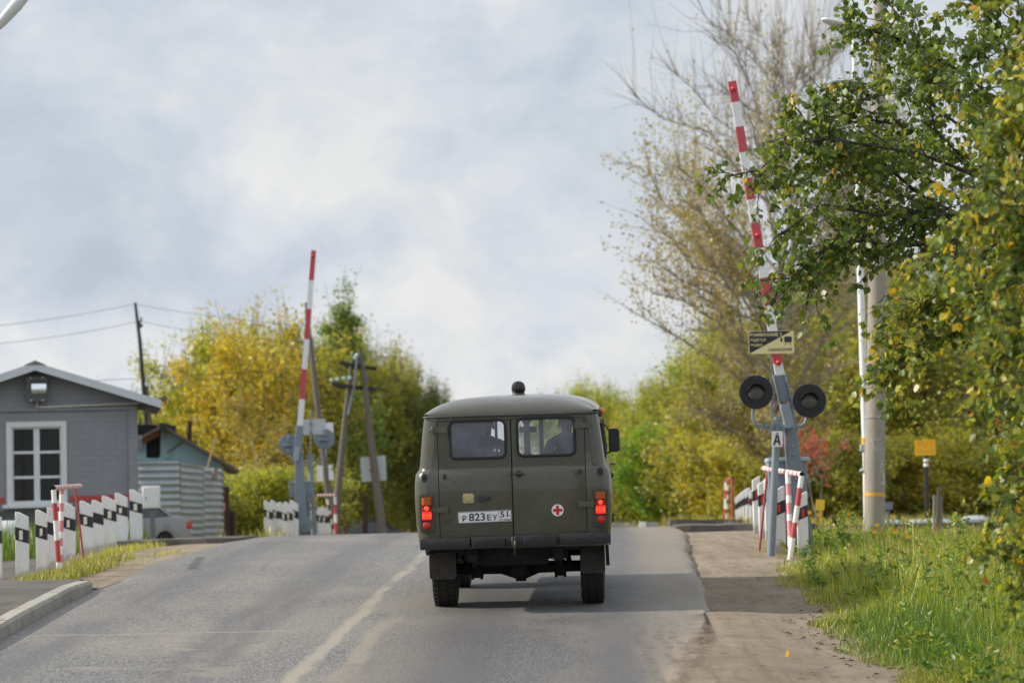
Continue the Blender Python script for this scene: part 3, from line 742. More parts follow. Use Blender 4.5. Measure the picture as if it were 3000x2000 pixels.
def tree_parts(seed, h, rad, lo, nlimb, ntw, nleaf, lsize, stems=1, shoots=0, spread=.12, tr=.09, shape='oval', rise=(.3, .9), bare=1.1, cols=None, ps=None, jit=.10, droop=0.0):
    """trunk and limbs as tubes, leaves strewn along the twigs; leaf colours by twig"""
    rs = np.random.RandomState(seed); br = MB(); TW = []; LP = []
    for s in range(stems):
        a = rs.uniform(0, 6.28); off = spread * h * rs.uniform(.4, 1.) * (stems > 1)
        top = np.array([math.cos(a) * off, math.sin(a) * off, h * rs.uniform(.86, 1.0)])
        st = poly((math.cos(a) * off * .12, math.sin(a) * off * .12, -.2), top, 8, rs, .012)
        br.tube(st, [tr * (1 - .9 * i / 7) / (1 + .35 * (stems - 1) ** .5) for i in range(8)], 6, 0, False)
        for i in range(nlimb):
            t = lo + (1 - lo) * (i + rs.rand()) / nlimb * .97
            tt = (t - lo) / (1 - lo)
            e = {'oval': math.sin(math.pi * (.16 + .80 * tt)) ** .8, 'cone': (1 - tt) ** .8 * .9 + .12, 'vase': .55 + .5 * math.sin(math.pi * tt) * (1 - .3 * tt)}[shape]
            ln = rad * e * rs.uniform(.5, 1.08); az = rs.uniform(0, 6.283)
            b0 = along(st, t); p1 = b0 + np.array([math.cos(az) * ln, math.sin(az) * ln, ln * rs.uniform(*rise)])
            lb = poly(b0, p1, 5, rs, .035, droop, .08); r0 = tr * (1.1 - t) * .42 / stems ** .3
            br.tube(lb, [r0 * (1 - .8 * j / 4) + .004 for j in range(5)], 4, 0, False)
            for j in range(ntw):
                s0 = rs.uniform(.18, 1.0); q0 = along(lb, s0)
                d = (lb[-1] - lb[0]) / (ln + 1e-6) + rs.normal(size=3) * .75; d[2] += .25; d /= np.linalg.norm(d)
                tl = ln * rs.uniform(.22, .5) + .12
                tw = poly(q0, q0 + d * tl, 3, rs, .06, droop * 1.5)
                br.tube(tw, [.010 + r0 * .12, .007, .003], 3, 0, False); LP.append((tw, t))
            for j in range(shoots):                                     # upright young shoots
                q0 = along(lb, rs.uniform(.3, 1.0)); hl = h * rs.uniform(.10, .22)
                tw = poly(q0, q0 + np.array([rs.normal() * .12 * hl, rs.normal() * .12 * hl, hl]), 3, rs, .03)
                br.tube(tw, [.012, .008, .003], 3, 0, False); LP.append((tw, t))
    n = len(LP); hs = np.array([l[1] for l in LP])
    wgt = np.where(hs > bare, .03, 1.) * rs.uniform(.2, 1.3, n); wgt /= wgt.sum()
    ti = rs.choice(n, nleaf, p=wgt)
    TWS = np.stack([l[0] for l in LP]); s = rs.uniform(.1, 1, nleaf) * 2; i0 = np.minimum(s.astype(int), 1); f = (s - i0)[:, None]
    P = TWS[ti, i0] * (1 - f) + TWS[ti, i0 + 1] * f + rs.normal(size=(nleaf, 3)) * jit
    Dr = rs.normal(size=(nleaf, 3)) + (TWS[ti, 2] - TWS[ti, 0]) * .8; Dr[:, 2] -= .5
    V, Fi = leaf_arrays(P, Dr, lsize * rs.uniform(.6, 1.35, nleaf), rs)
    cols = np.array(cols or ((1, 1, 1),)); ps = np.array(ps or (1,), float); ps /= ps.sum()
    twc = cols[rs.choice(len(cols), n, p=ps)]; lc = np.where((rs.rand(nleaf) < .62)[:, None], twc[ti], cols[rs.choice(len(cols), nleaf, p=ps)])
    lc = lc * rs.uniform(.65, 1.4, (nleaf, 1))
    return br, V, Fi, np.repeat(np.clip(lc, 0, 3), 2, 0)

PROTO = {}
def proto(kind, bark, **kw):
    br, V, Fi, c = tree_parts(**kw)
    PROTO[kind] = (br, bark, V, Fi, c, float(np.percentile(V[:, 2], 99.3)))
_made = {}
def plant(kind, name, label, cat, group, base, h, tint, wx=1.0, rot=None, trunkname='trunk'):
    br, bark, V, Fi, c, h0 = PROTO[kind]; k = h / h0
    a = rng.uniform(0, 6.28) if rot is None else rot
    M = Matrix.Translation(base) @ Matrix.Rotation(a, 4, 'Z') @ Matrix.Diagonal((k * wx, k * wx, k, 1))
    t = thing(name, label, cat, base, M, group)
    if kind not in _made:
        tk = br.build(trunkname, bark, t, smooth=60, fixn=False)
        cr = fast_mesh('crown', V, Fi, 4, 'leaf', t, col=c)
        _made[kind] = (tk, cr)
    else:
        o0, c0 = _made[kind]; tk = o0.copy(); cr = c0.copy()
        for q in (tk, cr): COL.objects.link(q); q.parent = t
    cr.color = (*tint, 1)
    return t
YG = ((1, 1, 1), (1.12, 1.02, .8), (.68, .92, 1.0), (1.25, 1.0, .6)); YP = (.45, .25, .2, .1)
proto('willow', 'bark_grey', seed=1, h=6.5, rad=1.55, lo=.10, nlimb=15, ntw=11, nleaf=30000, lsize=.078, stems=6, shoots=4, spread=.26, tr=.075, shape='vase', rise=(.5, 1.5), cols=YG, ps=YP, jit=.13)
proto('sallow', 'bark_grey', seed=2, h=5.5, rad=1.6, lo=.08, nlimb=14, ntw=10, nleaf=28000, lsize=.075, stems=7, shoots=4, spread=.30, tr=.06, shape='oval', rise=(.4, 1.3), cols=YG, ps=YP, jit=.13)
proto('shrub', 'bark_grey', seed=3, h=2.6, rad=1.2, lo=.03, nlimb=10, ntw=8, nleaf=18000, lsize=.068, stems=7, shoots=3, spread=.36, tr=.035, shape='oval', rise=(.4, 1.4), cols=YG, ps=YP, jit=.10)
proto('upright', 'bark_grey', seed=4, h=8.0, rad=1.5, lo=.18, nlimb=46, ntw=9, nleaf=15000, lsize=.08, stems=1, shoots=2, tr=.10, shape='cone', rise=(.3, .9), cols=YG, ps=(.6, .12, .25, .03), jit=.10)
proto('thin_birch', 'bark_pale', seed=6, h=6.0, rad=1.5, lo=.2, nlimb=26, ntw=9, nleaf=5000, lsize=.075, stems=1, shoots=1, tr=.06, shape='oval', rise=(.4, 1.2), cols=YG, ps=YP, jit=.08)
proto('bare_shrub', 'bark_pale', seed=8, h=6.5, rad=1.9, lo=.12, nlimb=13, ntw=16, nleaf=6500, lsize=.075, stems=5, shoots=4, spread=.25, tr=.06, shape='vase', rise=(.5, 1.4), cols=YG, ps=YP, jit=.10)

proto('red_sprays', 'bark_twig', seed=9, h=2.6, rad=.9, lo=.55, nlimb=7, ntw=6, nleaf=700, lsize=.085, stems=3, spread=.25, tr=.03, shape='oval', rise=(.6, 1.5), cols=((1, 1, 1), (.7, 1.1, 1)), ps=(.7, .3), jit=.09)

def hgt(px, ytop, D):
    b = G(px, D); return b, (W(px, ytop, D).z - b.z)
YEL, GOLD, OLV, GRN, DKG, LIM = (.45, .42, .06), (.53, .44, .055), (.33, .345, .06), (.21, .28, .05), (.19, .22, .05), (.40, .44, .065)
left_trees = [
    (470, 1165, 112, 'sallow', DKG, 1.3, 'dull green willow rising behind the shed roof', 'willow'),
    (555, 1140, 106, 'sallow', OLV, 1.2, 'olive willow between the shed chimney and the yellow trees', 'willow'),
    (610, 1075, 82, 'willow', YEL, 1.0, 'yellow autumn willow just right of the shed chimney', 'willow'),
    (690, 985, 84, 'willow', LIM, 1.0, 'yellow-green willow with a pointed top left of the golden willow', 'willow'),
    (770, 985, 79, 'willow', GOLD, 1.0, 'golden autumn willow left of the far barrier arm', 'willow'),
    (850, 935, 86, 'willow', YEL, 1.05, 'tall yellow willow directly behind the far barrier arm', 'willow'),
    (930, 1010, 80, 'willow', OLV, 1.0, 'olive willow behind the leaning pole', 'willow'),
    (1003, 868, 88, 'upright', GRN, 1.0, 'tallest green tree with a spiky top above the double pole', 'tree'),
    (1075, 960, 90, 'willow', OLV, .7, 'loose olive tree rising right of the double pole', 'willow'),
    (1120, 1050, 82, 'sallow', OLV, .8, 'olive willow behind the plain sign back', 'willow'),
    (1180, 1060, 86, 'willow', (.29, .28, .055), .7, 'brownish olive willow left of the van roof', 'willow'),
    (1238, 1130, 84, 'sallow', DKG, .7, 'dark willow half hidden behind the van left side', 'willow'),
]
for px, yt, D, kd, tint, wx, lab, cat in left_trees:
    D += 44 if px > 900 and kd != 'upright' else 0
    b, h = hgt(px, yt, D)
    plant(kd, 'willow_tree' if cat == 'willow' else 'green_tree', lab, cat, 'autumn trees beyond the crossing', b, h, tint, wx * 1.15)
b, h = hgt(745, 1150, 70); plant('thin_birch', 'young_birch', 'young birch with a pale thin trunk among the yellow willows', 'birch', None, b, h, (.42, .34, .07))
low_left = [(560, 1400, 66, DKG, 'dark green bush right of the corrugated fence'), (640, 1385, 70, OLV, 'olive bush between the fence and the striped post row'), (720, 1400, 68, GRN, 'green bush behind the leftmost far striped posts'),
            (800, 1370, 66, LIM, 'lime green bush behind the far barrier cabinet'), (900, 1390, 72, OLV, 'olive bush below the two pole-mounted white plates'), (985, 1330, 74, OLV, 'olive bush between the legs of the double pole'),
            (1070, 1310, 76, DKG, 'dark bush behind the rusty post'), (1160, 1290, 74, (.20, .185, .04), 'brown-green bush above the dark car'), (1240, 1300, 76, DKG, 'dark bush touching the van left side')]
for px, yt, D, tint, lab in low_left:
    D += 58 if px > 950 else 0
    b, h = hgt(px, yt, D); plant('shrub', 'bush', lab, 'bush', 'bushes under the left trees', b, h, tint, 1.4)
right_trees = [
    (1640, 1175, 150, 'willow', GRN, 1.2, 'far green tree showing over the van roof', 'tree'),
    (1718, 1150, 142, 'upright', LIM, 1.8, 'far pale green pointed tree above the amber marker lamp', 'tree'),
    (1770, 1125, 128, 'willow', LIM, 1.0, 'bright yellow-green tree just right of the van roof', 'tree'),
    (1835, 1205, 136, 'sallow', GRN, 1.2, 'far green tree in the dip of the treeline', 'tree'),
    (1895, 1165, 104, 'willow', YEL, 1.0, 'yellow willow right of the sky gap', 'willow'),
    (1960, 1110, 98, 'willow', LIM, 1.1, 'lime willow left of the crossing lights', 'willow'),
    (2050, 1070, 96, 'willow', OLV, 1.1, 'olive willow left of the big bare poplar trunk', 'willow'),
    (2130, 1085, 84, 'sallow', YEL, 1.15, 'yellow willow under the poplar left branches', 'willow'),
    (2180, 1010, 80, 'willow', OLV, 1.2, 'tall olive willow wrapped round the poplar trunk', 'willow'),
    (2090, 1000, 100, 'willow', LIM, 1.2, 'tall lime willow above the yellow one left of the poplar', 'willow'),
    (2270, 930, 84, 'sallow', LIM, 1.2, 'yellow-green willow behind the video surveillance sign', 'willow'),
    (2380, 900, 78, 'willow', OLV, 1.2, 'olive willow behind the right crossing lamp', 'willow'),
    (2560, 920, 76, 'willow', LIM, 1.2, 'yellow-green willow directly behind the concrete pole', 'willow'),
    (2670, 960, 74, 'sallow', OLV, 1.2, 'olive willow left above the yellow notice board', 'willow'),
    (2330, 960, 88, 'willow', OLV, 1.1, 'olive willow right of the poplar trunk', 'willow'),
    (2420, 800, 92, 'bare_shrub', OLV, 1.1, 'half bare grey tree left of the white lamp post', 'tree'),
    (2490, 880, 80, 'bare_shrub', OLV, 1.0, 'half bare willow behind the white lamp post', 'willow'),
    (2620, 830, 84, 'willow', GRN, 1.2, 'green willow right of the concrete pole', 'willow'),
    (2720, 760, 88, 'willow', DKG, 1.2, 'dark green willow behind the yellow notice board', 'willow'),
    (2830, 800, 84, 'willow', DKG, 1.2, 'dark tree half hidden behind hanging yellow leaves', 'tree'),
    (2950, 760, 88, 'willow', GRN, 1.2, 'green tree behind the right edge birch', 'tree'),
]
for px, yt, D, kd, tint, wx, lab, cat in right_trees:
    b, h = hgt(px, yt, D)
    plant(kd, 'willow_tree' if cat == 'willow' else 'green_tree', lab, cat, 'trees along the right of the far road', b, h, tint, wx * 1.2)
low_right = [(1815, 1330, 108, OLV, 'olive bush beside the van mirror'), (1880, 1290, 96, LIM, 'lime bush at the roadside left of the far pipe barrier'), (1960, 1250, 88, (.22, .36, .03), 'bright green bush beyond the crossing'),
             (2035, 1290, 80, OLV, 'olive bush left of the far right pipe barrier'), (2110, 1270, 78, YEL, 'yellow bush directly behind the far right pipe barrier'), (2190, 1300, 74, YEL, 'golden bush behind the right striped posts'),
             (2290, 1260, 78, OLV, 'olive bush behind the crossing signal'), (2370, 1270, 70, OLV, 'olive bush below the red-leaved bush'), (2450, 1240, 76, LIM, 'lime bush left of the concrete pole'),
             (2540, 1290, 68, OLV, 'olive bush behind the concrete pole foot'), (2630, 1280, 70, YEL, 'yellow-green bush left of the yellow notice board'), (2710, 1260, 74, LIM, 'lime bush behind the yellow notice board'),
             (2790, 1290, 68, YEL, 'yellow bush right of the yellow notice board'), (2880, 1250, 72, OLV, 'olive bush behind the hanging birch leaves'), (2970, 1270, 68, LIM, 'lime bush at the right picture edge'),
             (3050, 1240, 72, OLV, 'olive bush cut by the right picture edge')]
for px, yt, D, tint, lab in low_right:
    b, h = hgt(px, yt, D); plant('shrub', 'bush', lab, 'bush', 'bushes along the railway', b, h, tint, 1.45)
b, h = hgt(2400, 1245, 64); plant('red_sprays', 'red_bush', 'thin bush with red autumn leaves right of the crossing lights', 'bush', None, b, h, (.55, .12, .08), .9)

# the big half-bare poplar behind the near barrier
def poplar():
    D = 68; b = G(2262, D)
    br, V, Fi, c = tree_parts(seed=21, h=14.5, rad=4.8, lo=.12, nlimb=26, ntw=30, nleaf=30000, lsize=.078, stems=3, shoots=7, spread=.10, tr=.22, shape='oval', rise=(.45, 1.25), bare=.58,
                              cols=((.42, .35, .14), (.36, .33, .12), (.40, .30, .13), (.30, .31, .08)), ps=(.4, .3, .2, .1), jit=.11)
    t = thing('poplar_tree', 'big half bare poplar with brown leaves behind the raised near barrier', 'tree', b, Matrix.Translation(b) @ Matrix.Rotation(.7, 4, 'Z'))
    br.build('trunk', 'bark_twig', t, smooth=60, fixn=False)
    fast_mesh('crown', V, Fi, 4, 'leaf', t, col=c)
poplar()

# the two birches at the right of the road
def near_birch(name, label, base, topz, limbs, seed, lsize, cols, ps, twl, per, bark, trunk_r, subs=7, droop=.35, tw_per=26):
    rs = np.random.RandomState(seed); br = MB(); TWS = []
    base = Vector(base); t = thing(name, label, 'birch', base)
    tk = poly(base - Vector((0, 0, .3)), base + Vector((.25, .3, topz)), 9, rs, .008)
    br.tube(tk, [trunk_r * (1 - .8 * i / 8) for i in range(9)], 9, 0, False)
    segs = []
    for lb in limbs:
        P = np.array([W(*q) for q in lb], float); P[1:-1] += rs.normal(size=P[1:-1].shape) * .03
        z0 = P[0][2] - .35; j = np.argmin(np.abs(tk[:, 2] - z0)); root = along(tk, min(max((z0 - tk[0, 2]) / (tk[-1, 2] - tk[0, 2]), .05), .98))
        if np.linalg.norm(root - P[0]) < 6: P = np.vstack([root[None], P])
        k = len(P); L_ = np.linalg.norm(np.diff(P, axis=0), axis=1).sum()
        r0 = .006 + .0036 * L_
        br.tube(P, [r0 * (1 - .82 * i / (k - 1)) + .002 for i in range(k)], 6, 0, False)
        segs.append((P, L_, .16))
        for i in range(int(subs * L_ / 2.2)):
            s0 = .2 + .77 * rs.rand() ** 1.25; q0 = along(P, s0); d = along(P, min(s0 + .08, 1)) - along(P, max(s0 - .08, 0)); d /= np.linalg.norm(d) + 1e-6
            d = d + rs.normal(size=3) * .55; d[2] += .12; d /= np.linalg.norm(d); l2 = rs.uniform(.35, .95) * (1.1 - .75 * s0)
            B = poly(q0, q0 + d * l2, 5, rs, .05, droop * .5); br.tube(B, [.0075, .006, .005, .004, .002], 4, 0, False); segs.append((B, l2, .05))
    for P, L_, s00 in segs:
        for i in range(max(3, int(tw_per * min(L_, 2.8) / 2.2))):
            s0 = rs.uniform(s00, 1.0); q0 = along(P, s0); d = along(P, min(s0 + .05, 1)) - along(P, max(s0 - .05, 0)); d /= np.linalg.norm(d) + 1e-6
            d = d * .7 + rs.normal(size=3) * .6; d /= np.linalg.norm(d); l3 = rs.uniform(.5, 1.2) * twl
            T = poly(q0, q0 + d * l3, 4, rs, .05, droop); br.tube(T, [.0034, .0028, .0022, .0012], 3, 0, False); TWS.append(T)
    TW = np.stack(TWS); n = len(TW); m = n * per
    ti = np.repeat(np.arange(n), per); s = rs.uniform(.12, 1.0, m) * 3; i0 = np.minimum(s.astype(int), 2); f = (s - i0)[:, None]
    P = TW[ti, i0] * (1 - f) + TW[ti, i0 + 1] * f + rs.normal(size=(m, 3)) * .008
    Dr = rs.normal(size=(m, 3)) * .75 + (TW[ti, 3] - TW[ti, 0]) / twl * .5; Dr[:, 2] -= .75
    P = P + Dr / np.linalg.norm(Dr, axis=1, keepdims=True) * .012
    V, Fi = leaf_arrays(P, Dr, lsize * rs.uniform(.6, 1.25, m), rs, .86)
    cols = np.array(cols); ps = np.array(ps) / np.sum(ps)
    twc = cols[rs.choice(len(cols), n, p=ps)]; lc = np.where((rs.rand(m) < .5)[:, None], twc[ti], cols[rs.choice(len(cols), m, p=ps)]) * rs.uniform(.6, 1.35, (m, 1))
    br.build('trunk', bark, t, world=True, smooth=60, fixn=False)
    cr = fast_mesh('crown', V - np.array(base)[None], Fi, 4, 'leaf', t, col=np.repeat(np.clip(lc, 0, 1), 2, 0))
    return m
def dd(pts, d0, d1): return [(p[0], p[1], d0 + (d1 - d0) * i / (len(pts) - 1)) for i, p in enumerate(pts)]
gl = [dd(((2980, 690), (2850, 640), (2700, 570), (2600, 505), (2520, 482), (2440, 450), (2385, 370), (2320, 300)), 19.6, 18.4),
      dd(((2860, 610), (2700, 540), (2560, 505), (2450, 495), (2330, 497), (2210, 512), (2125, 520)), 19.8, 19.2),
      dd(((2960, 720), (2800, 705), (2640, 705), (2480, 712), (2400, 745), (2335, 795), (2275, 850)), 19.2, 18.6),
      dd(((2980, 500), (2830, 370), (2720, 300), (2610, 245), (2530, 250), (2475, 235)), 19.8, 20.4),
      dd(((3000, 400), (2850, 230), (2700, 150), (2600, 110), (2540, 80), (2490, 15)), 19.5, 19),
      dd(((3000, 250), (2920, 90), (2840, -30)), 18.8, 18.2), dd(((3020, 150), (2960, 0), (2900, -60)), 18.4, 18),
      dd(((2950, 580), (2770, 430), (2640, 360), (2500, 340), (2390, 345), (2300, 400)), 20.0, 20.4),
      dd(((2900, 650), (2720, 620), (2580, 610), (2450, 612), (2340, 640), (2285, 690)), 18.9, 18.5),
      dd(((2820, 660), (2600, 600), (2490, 650), (2425, 760), (2375, 870)), 19.4, 19), dd(((2960, 330), (2760, 250), (2640, 60), (2560, -40)), 20, 20.5),
      dd(((2980, 560), (2840, 480), (2760, 380), (2700, 220), (2690, 120)), 19, 18.6), dd(((2980, 620), (2900, 420), (2850, 280), (2860, 120)), 18.5, 18),
      dd(((2990, 720), (2820, 690), (2690, 690), (2590, 720)), 19.6, 19.2), dd(((2880, 520), (2700, 470), (2560, 420), (2420, 410), (2330, 430), (2270, 470)), 18.6, 18.2)]
bx = W(3230, 1500, 19.2)
near_birch('birch_tree', 'green leaved birch reaching across the near barrier from the right', (bx.x, 19.2, float(gz(bx.x, 19.2))), 6.2, gl, 31, .058,
           ((.125, .19, .038), (.18, .25, .045), (.085, .14, .03), (.30, .33, .05), (.55, .40, .04)), (.4, .3, .18, .09, .03), .26, 8, 'bark_dark', .12, subs=11, tw_per=26)
yl = [dd(((3130, 300), (3000, 270), (2890, 340), (2800, 470)), 14, 13.2), dd(((3130, 480), (2960, 520), (2820, 620), (2720, 730)), 14, 13.6),
      dd(((3130, 650), (2950, 700), (2780, 800), (2660, 880), (2610, 930)), 14.6, 14.4), dd(((3130, 860), (2920, 900), (2750, 980), (2650, 1040), (2575, 1072)), 14.4, 14.4),
      dd(((3130, 1010), (2960, 1060), (2860, 1130), (2800, 1240)), 13.8, 13.4), dd(((3130, 1180), (2990, 1190), (2925, 1260), (2880, 1370)), 13.4, 13),
      dd(((3130, 1330), (3010, 1380), (2920, 1430), (2840, 1480)), 13, 12.8), dd(((3130, 1470), (2990, 1530), (2900, 1590)), 12.6, 12.6), dd(((3130, 1590), (3010, 1640), (2940, 1700)), 12.4, 12.4),
      dd(((3130, 60), (3010, 70), (2920, 160)), 13.4, 13), dd(((3130, 180), (2990, 190), (2890, 300), (2850, 390)), 12.8, 12.4), dd(((3130, 760), (2900, 800), (2740, 900)), 13, 12.8),
      dd(((3120, 420), (2960, 400), (2900, 520), (2880, 650)), 12.4, 12), dd(((3120, 920), (2960, 930), (2870, 1000), (2800, 1090)), 12.2, 12), dd(((3120, 1120), (3010, 1090), (2950, 1160)), 12, 11.8),
      dd(((3130, 640), (3000, 620), (2930, 740), (2900, 830)), 11.8, 11.6), dd(((3120, 1420), (3030, 1450), (2960, 1540), (2900, 1650)), 12.4, 12.2)]
bx = W(3190, 1500, 16.4)
yl = [[(a + (35 if i == 3 else 60 if b < 960 else 105), b, c + 3.0) for a, b, c in l] for i, l in enumerate(yl)]
near_birch('yellowing_birch', 'yellowing birch hanging in from the right picture edge', (bx.x, 16.4, float(gz(bx.x, 16.4))), 5.4, yl, 33, .058,
           ((.17, .235, .04), (.30, .33, .045), (.105, .165, .034), (.47, .42, .045), (.66, .47, .04), (.50, .25, .05)), (.36, .25, .22, .10, .042, .018), .25, 9, 'bark_dark', .10, subs=10, tw_per=40)

# broad-leaved weeds in the near grass
def weeds():
    rs = np.random.RandomState(41); br = MB(); P = []; Dd = []; Sz = []; Cc = []
    for i in range(430):
        y = rs.uniform(15.5, 35); e = float(edge_u(y)) + float(XR(y)); far = .2118 * y + .3
        if far < e + .3: continue
        x = rs.uniform(e + .25, far); z = float(gz(x, y)); hh = rs.uniform(.18, .5) * (1.25 if x > e + 1 else .75); d = rs.normal(size=2) * .14
        st = poly((x, y, z - .02), (x + d[0], y + d[1], z + hh), 4, rs, .03); br.tube(st, [.004, .0035, .003, .0015], 4, 0, False)
        c = np.array([(.12, .23, .035), (.18, .30, .045), (.09, .17, .03), (.26, .31, .05)][rs.randint(4)])
        for j in range(rs.randint(9, 22)):
            s = rs.uniform(.1, 1); q = along(st, s); a = rs.uniform(0, 6.28)
            P.append(q); Dd.append((math.cos(a), math.sin(a), rs.uniform(-.1, .7))); Sz.append(rs.uniform(.05, .11) * (1.2 - .6 * s)); Cc.append(c * rs.uniform(.7, 1.4))
    V, Fi = leaf_arrays(np.array(P), np.array(Dd), np.array(Sz), rs, .5)
    o = fast_mesh('weeds', V, Fi, 4, 'leaf', col=np.repeat(np.array(Cc), 2, 0)); o['kind'] = 'stuff'
    o = br.build('weed_stems', 'stem_green', fixn=False); o['kind'] = 'stuff'
weeds()
def flowers():
    spots = [(2372, 1500, 30.5), (2398, 1506, 31.5), (2407, 1517, 31), (2394, 1528, 32), (2487, 1502, 32.5), (2570, 1536, 31), (2562, 1556, 30.5), (2613, 1511, 32), (2622, 1556, 29.5), (2658, 1569, 29.5)]
    for i, (px, py, D) in enumerate(spots):
        q = W(px, py, D); z0 = float(gz(q.x + .03, D)); base = Vector((q.x + .03, D, z0))
        t = thing('yellow_flower', 'small yellow flower on a thin stem in the verge near the concrete pole', 'flower', base, None, 'yellow flowers in the verge')
        mb = MB(); mb.tube([base - Vector((0, 0, .05)), base.lerp(q, .5) + Vector((.01, 0, 0)), q], [.004, .003, .0025], 5); mb.build('stem', 'stem_green', t, True)
        mb = MB()
        for k in range(8):
            a = k * math.pi / 4; d = Vector((math.cos(a), -.35, math.sin(a) * .9)).normalized(); sd = d.cross(Vector((0, 1, 0))).normalized()
            mb.add([q, q + d * .02 + sd * .009, q + d * .036, q + d * .02 - sd * .009], [(0, 1, 2, 3)])
        mb.lathe([(.0, -.002), (.010, 0), (.008, .006), (0, .008)], frame4(q, (0, -1, .2)), 8)
        mb.build('flower_head', 'petal', t, True, fixn=False)
flowers()
def litter():
    rs = np.random.RandomState(51); mb = MB()
    for i in range(90):
        y = rs.uniform(16.5, 30); u = rs.uniform(1.6 if y < 21 else 2.05, float(edge_u(y)) + .1) ; x = u + float(XR(y)); z = float(SH(x, y)) + .006
        a = rs.uniform(-.5, .5); l = rs.uniform(.015, .08); d = Vector((math.cos(a), math.sin(a), 0)) * l
        mb.tube([(x, y, z), (x + d.x * .5, y + d.y * .5 + rs.normal() * .01, z + .006), (x + d.x, y + d.y, z + .002)], rs.uniform(.001, .0025), 4)
    for i in range(140):
        y = rs.uniform(16.5, 24); u = float(edge_u(y)) - abs(rs.normal()) * .18; x = u + float(XR(y)); z = float(SH(x, y)) + .01
        a = rs.uniform(0, 6.28); s = rs.uniform(.012, .035); c, q = math.cos(a) * s, math.sin(a) * s
        mb.add([(x - c, y - q, z), (x + q * .5, y - c * .5, z + s * .5), (x + c, y + q, z + .004), (x - q * .5, y + c * .5, z + s * .3)], [(0, 1, 2, 3)])
    o = mb.build('litter', 'twig_litter', fixn=False); o['kind'] = 'stuff'
    q = W(2293, 1932, 19.8); x, y = q.x, 19.6; z = float(SH(x, y)) + .012
    V, Fi = leaf_arrays(np.array([[x, y, z]]), np.array([[.15, -.6, .75]]), np.array([.065]), np.random.RandomState(3), .8)
    o = fast_mesh('fallen_leaf', V, Fi, 4, 'leaf', col=np.full((2, 3), 1.0)); o.color = (.75, .36, .01, 1)
    tag(o, 'single yellow leaf lying on the sandy shoulder', 'leaf')
litter()
# ------------------------------------------------------------------ the crossing: posts, pipe barriers, barriers, signals
EX, EZ, EY = Vector((1, 0, 0)), Vector((0, 0, 1)), Vector((0, 1, 0))
def onplane(px, py, o, n):
    d = W(px, py, 50) - CAM; return CAM + d * ((Vector(o) - CAM).dot(n) / d.dot(n))

def striped_post(x0, x1, yt, yb, D, side, patch, label, group, th=.085, drop=.42, ground=None):
    w = (x1 - x0) / S(D); b = W((x0 + x1) / 2, yb, D); top = W(x0 if side < 0 else x1, yt, D)
    gzz = float(gz(b.x, D)); h = top.z - b.z; lean = Vector((-math.tan(R(rng.uniform(-1.3, 1.5))), rng.uniform(-.02, .02), 1)).normalized()
    yaw = R(rng.uniform(-7, 7)); ex = Vector((math.cos(yaw), math.sin(yaw), 0)); ey = (lean - ex * lean.dot(ex)).normalized()
    t = thing('striped_post', label, 'post', Vector((b.x, D, gzz)), None, group)
    def hh(f, x):                                       # height of a slanted line at x in -1..1
        return f * h - (x * -side + 1) / 2 * drop * w * (.75 if f < 1 else 1)
    low = min(gzz - .15 - b.z, -.12)
    def prism(mb, f0, f1, gr=0.0):
        hw = w / 2 + gr; loop = []
        z00, z01 = (low, low) if f0 is None else (hh(f0, -1), hh(f0, 1))
        if f1 == 1:
            k = .62 * -side                               # a short level piece at the high side of the top
            tops = [(1, hh(1, 1)), (-1, hh(1, -1))]
            if side < 0: tops = [(1, h - drop * w), (-.6, h), (-1, h)]
            else: tops = [(1, h), (.75, h), (-1, h - drop * w)]
        else: tops = [(1, hh(f1, 1)), (-1, hh(f1, -1))]
        loop = [(-hw, z00), (hw, z01)] + [(x * hw, z) for x, z in tops]
        fr = [b + ex * x + ey * z + EY * -gr for x, z in loop]; bk = [p + EY * (th + 2 * gr) for p in fr]; n = len(loop)
        mb.add(fr + bk, [tuple(range(n)), tuple(range(2 * n - 1, n - 1, -1))] + [(i, i + n, (i + 1) % n + n, (i + 1) % n) for i in range(n)])
    mb = MB(); prism(mb, None, .60); prism(mb, .785, 1); mb.build('plank', 'white_paint', t, True, bevel=.004, seg=1)
    mb = MB(); prism(mb, .60, .785, .0015); mb.build('dark_band', 'black_band', t, True)
    if patch:
        zc = (hh(.6, 0) + hh(.785, 0)) / 2; pw, ph = w * .13 * rng.uniform(.9, 1.15), h * .062 * rng.uniform(.9, 1.15); x0_ = w * rng.uniform(-.06, .06); sk = rng.uniform(-.01, .01)
        mb = MB(); mb.plate([(x0_ - pw, zc - ph), (x0_ + pw, zc - ph + sk), (x0_ + pw, zc + ph), (x0_ - pw, zc + ph - sk)], [], b - EY * .006, ex, ey, .004); mb.build('reflector', patch, t, True)
    return t
GL, GR, GF, GQ = 'striped posts left of the road', 'striped posts right of the near barrier road edge', 'striped posts at the far barrier', 'striped posts right of the road beyond the rails'
ordn = ['first', 'second', 'third', 'fourth', 'fifth', 'sixth', 'seventh', 'eighth', 'ninth']
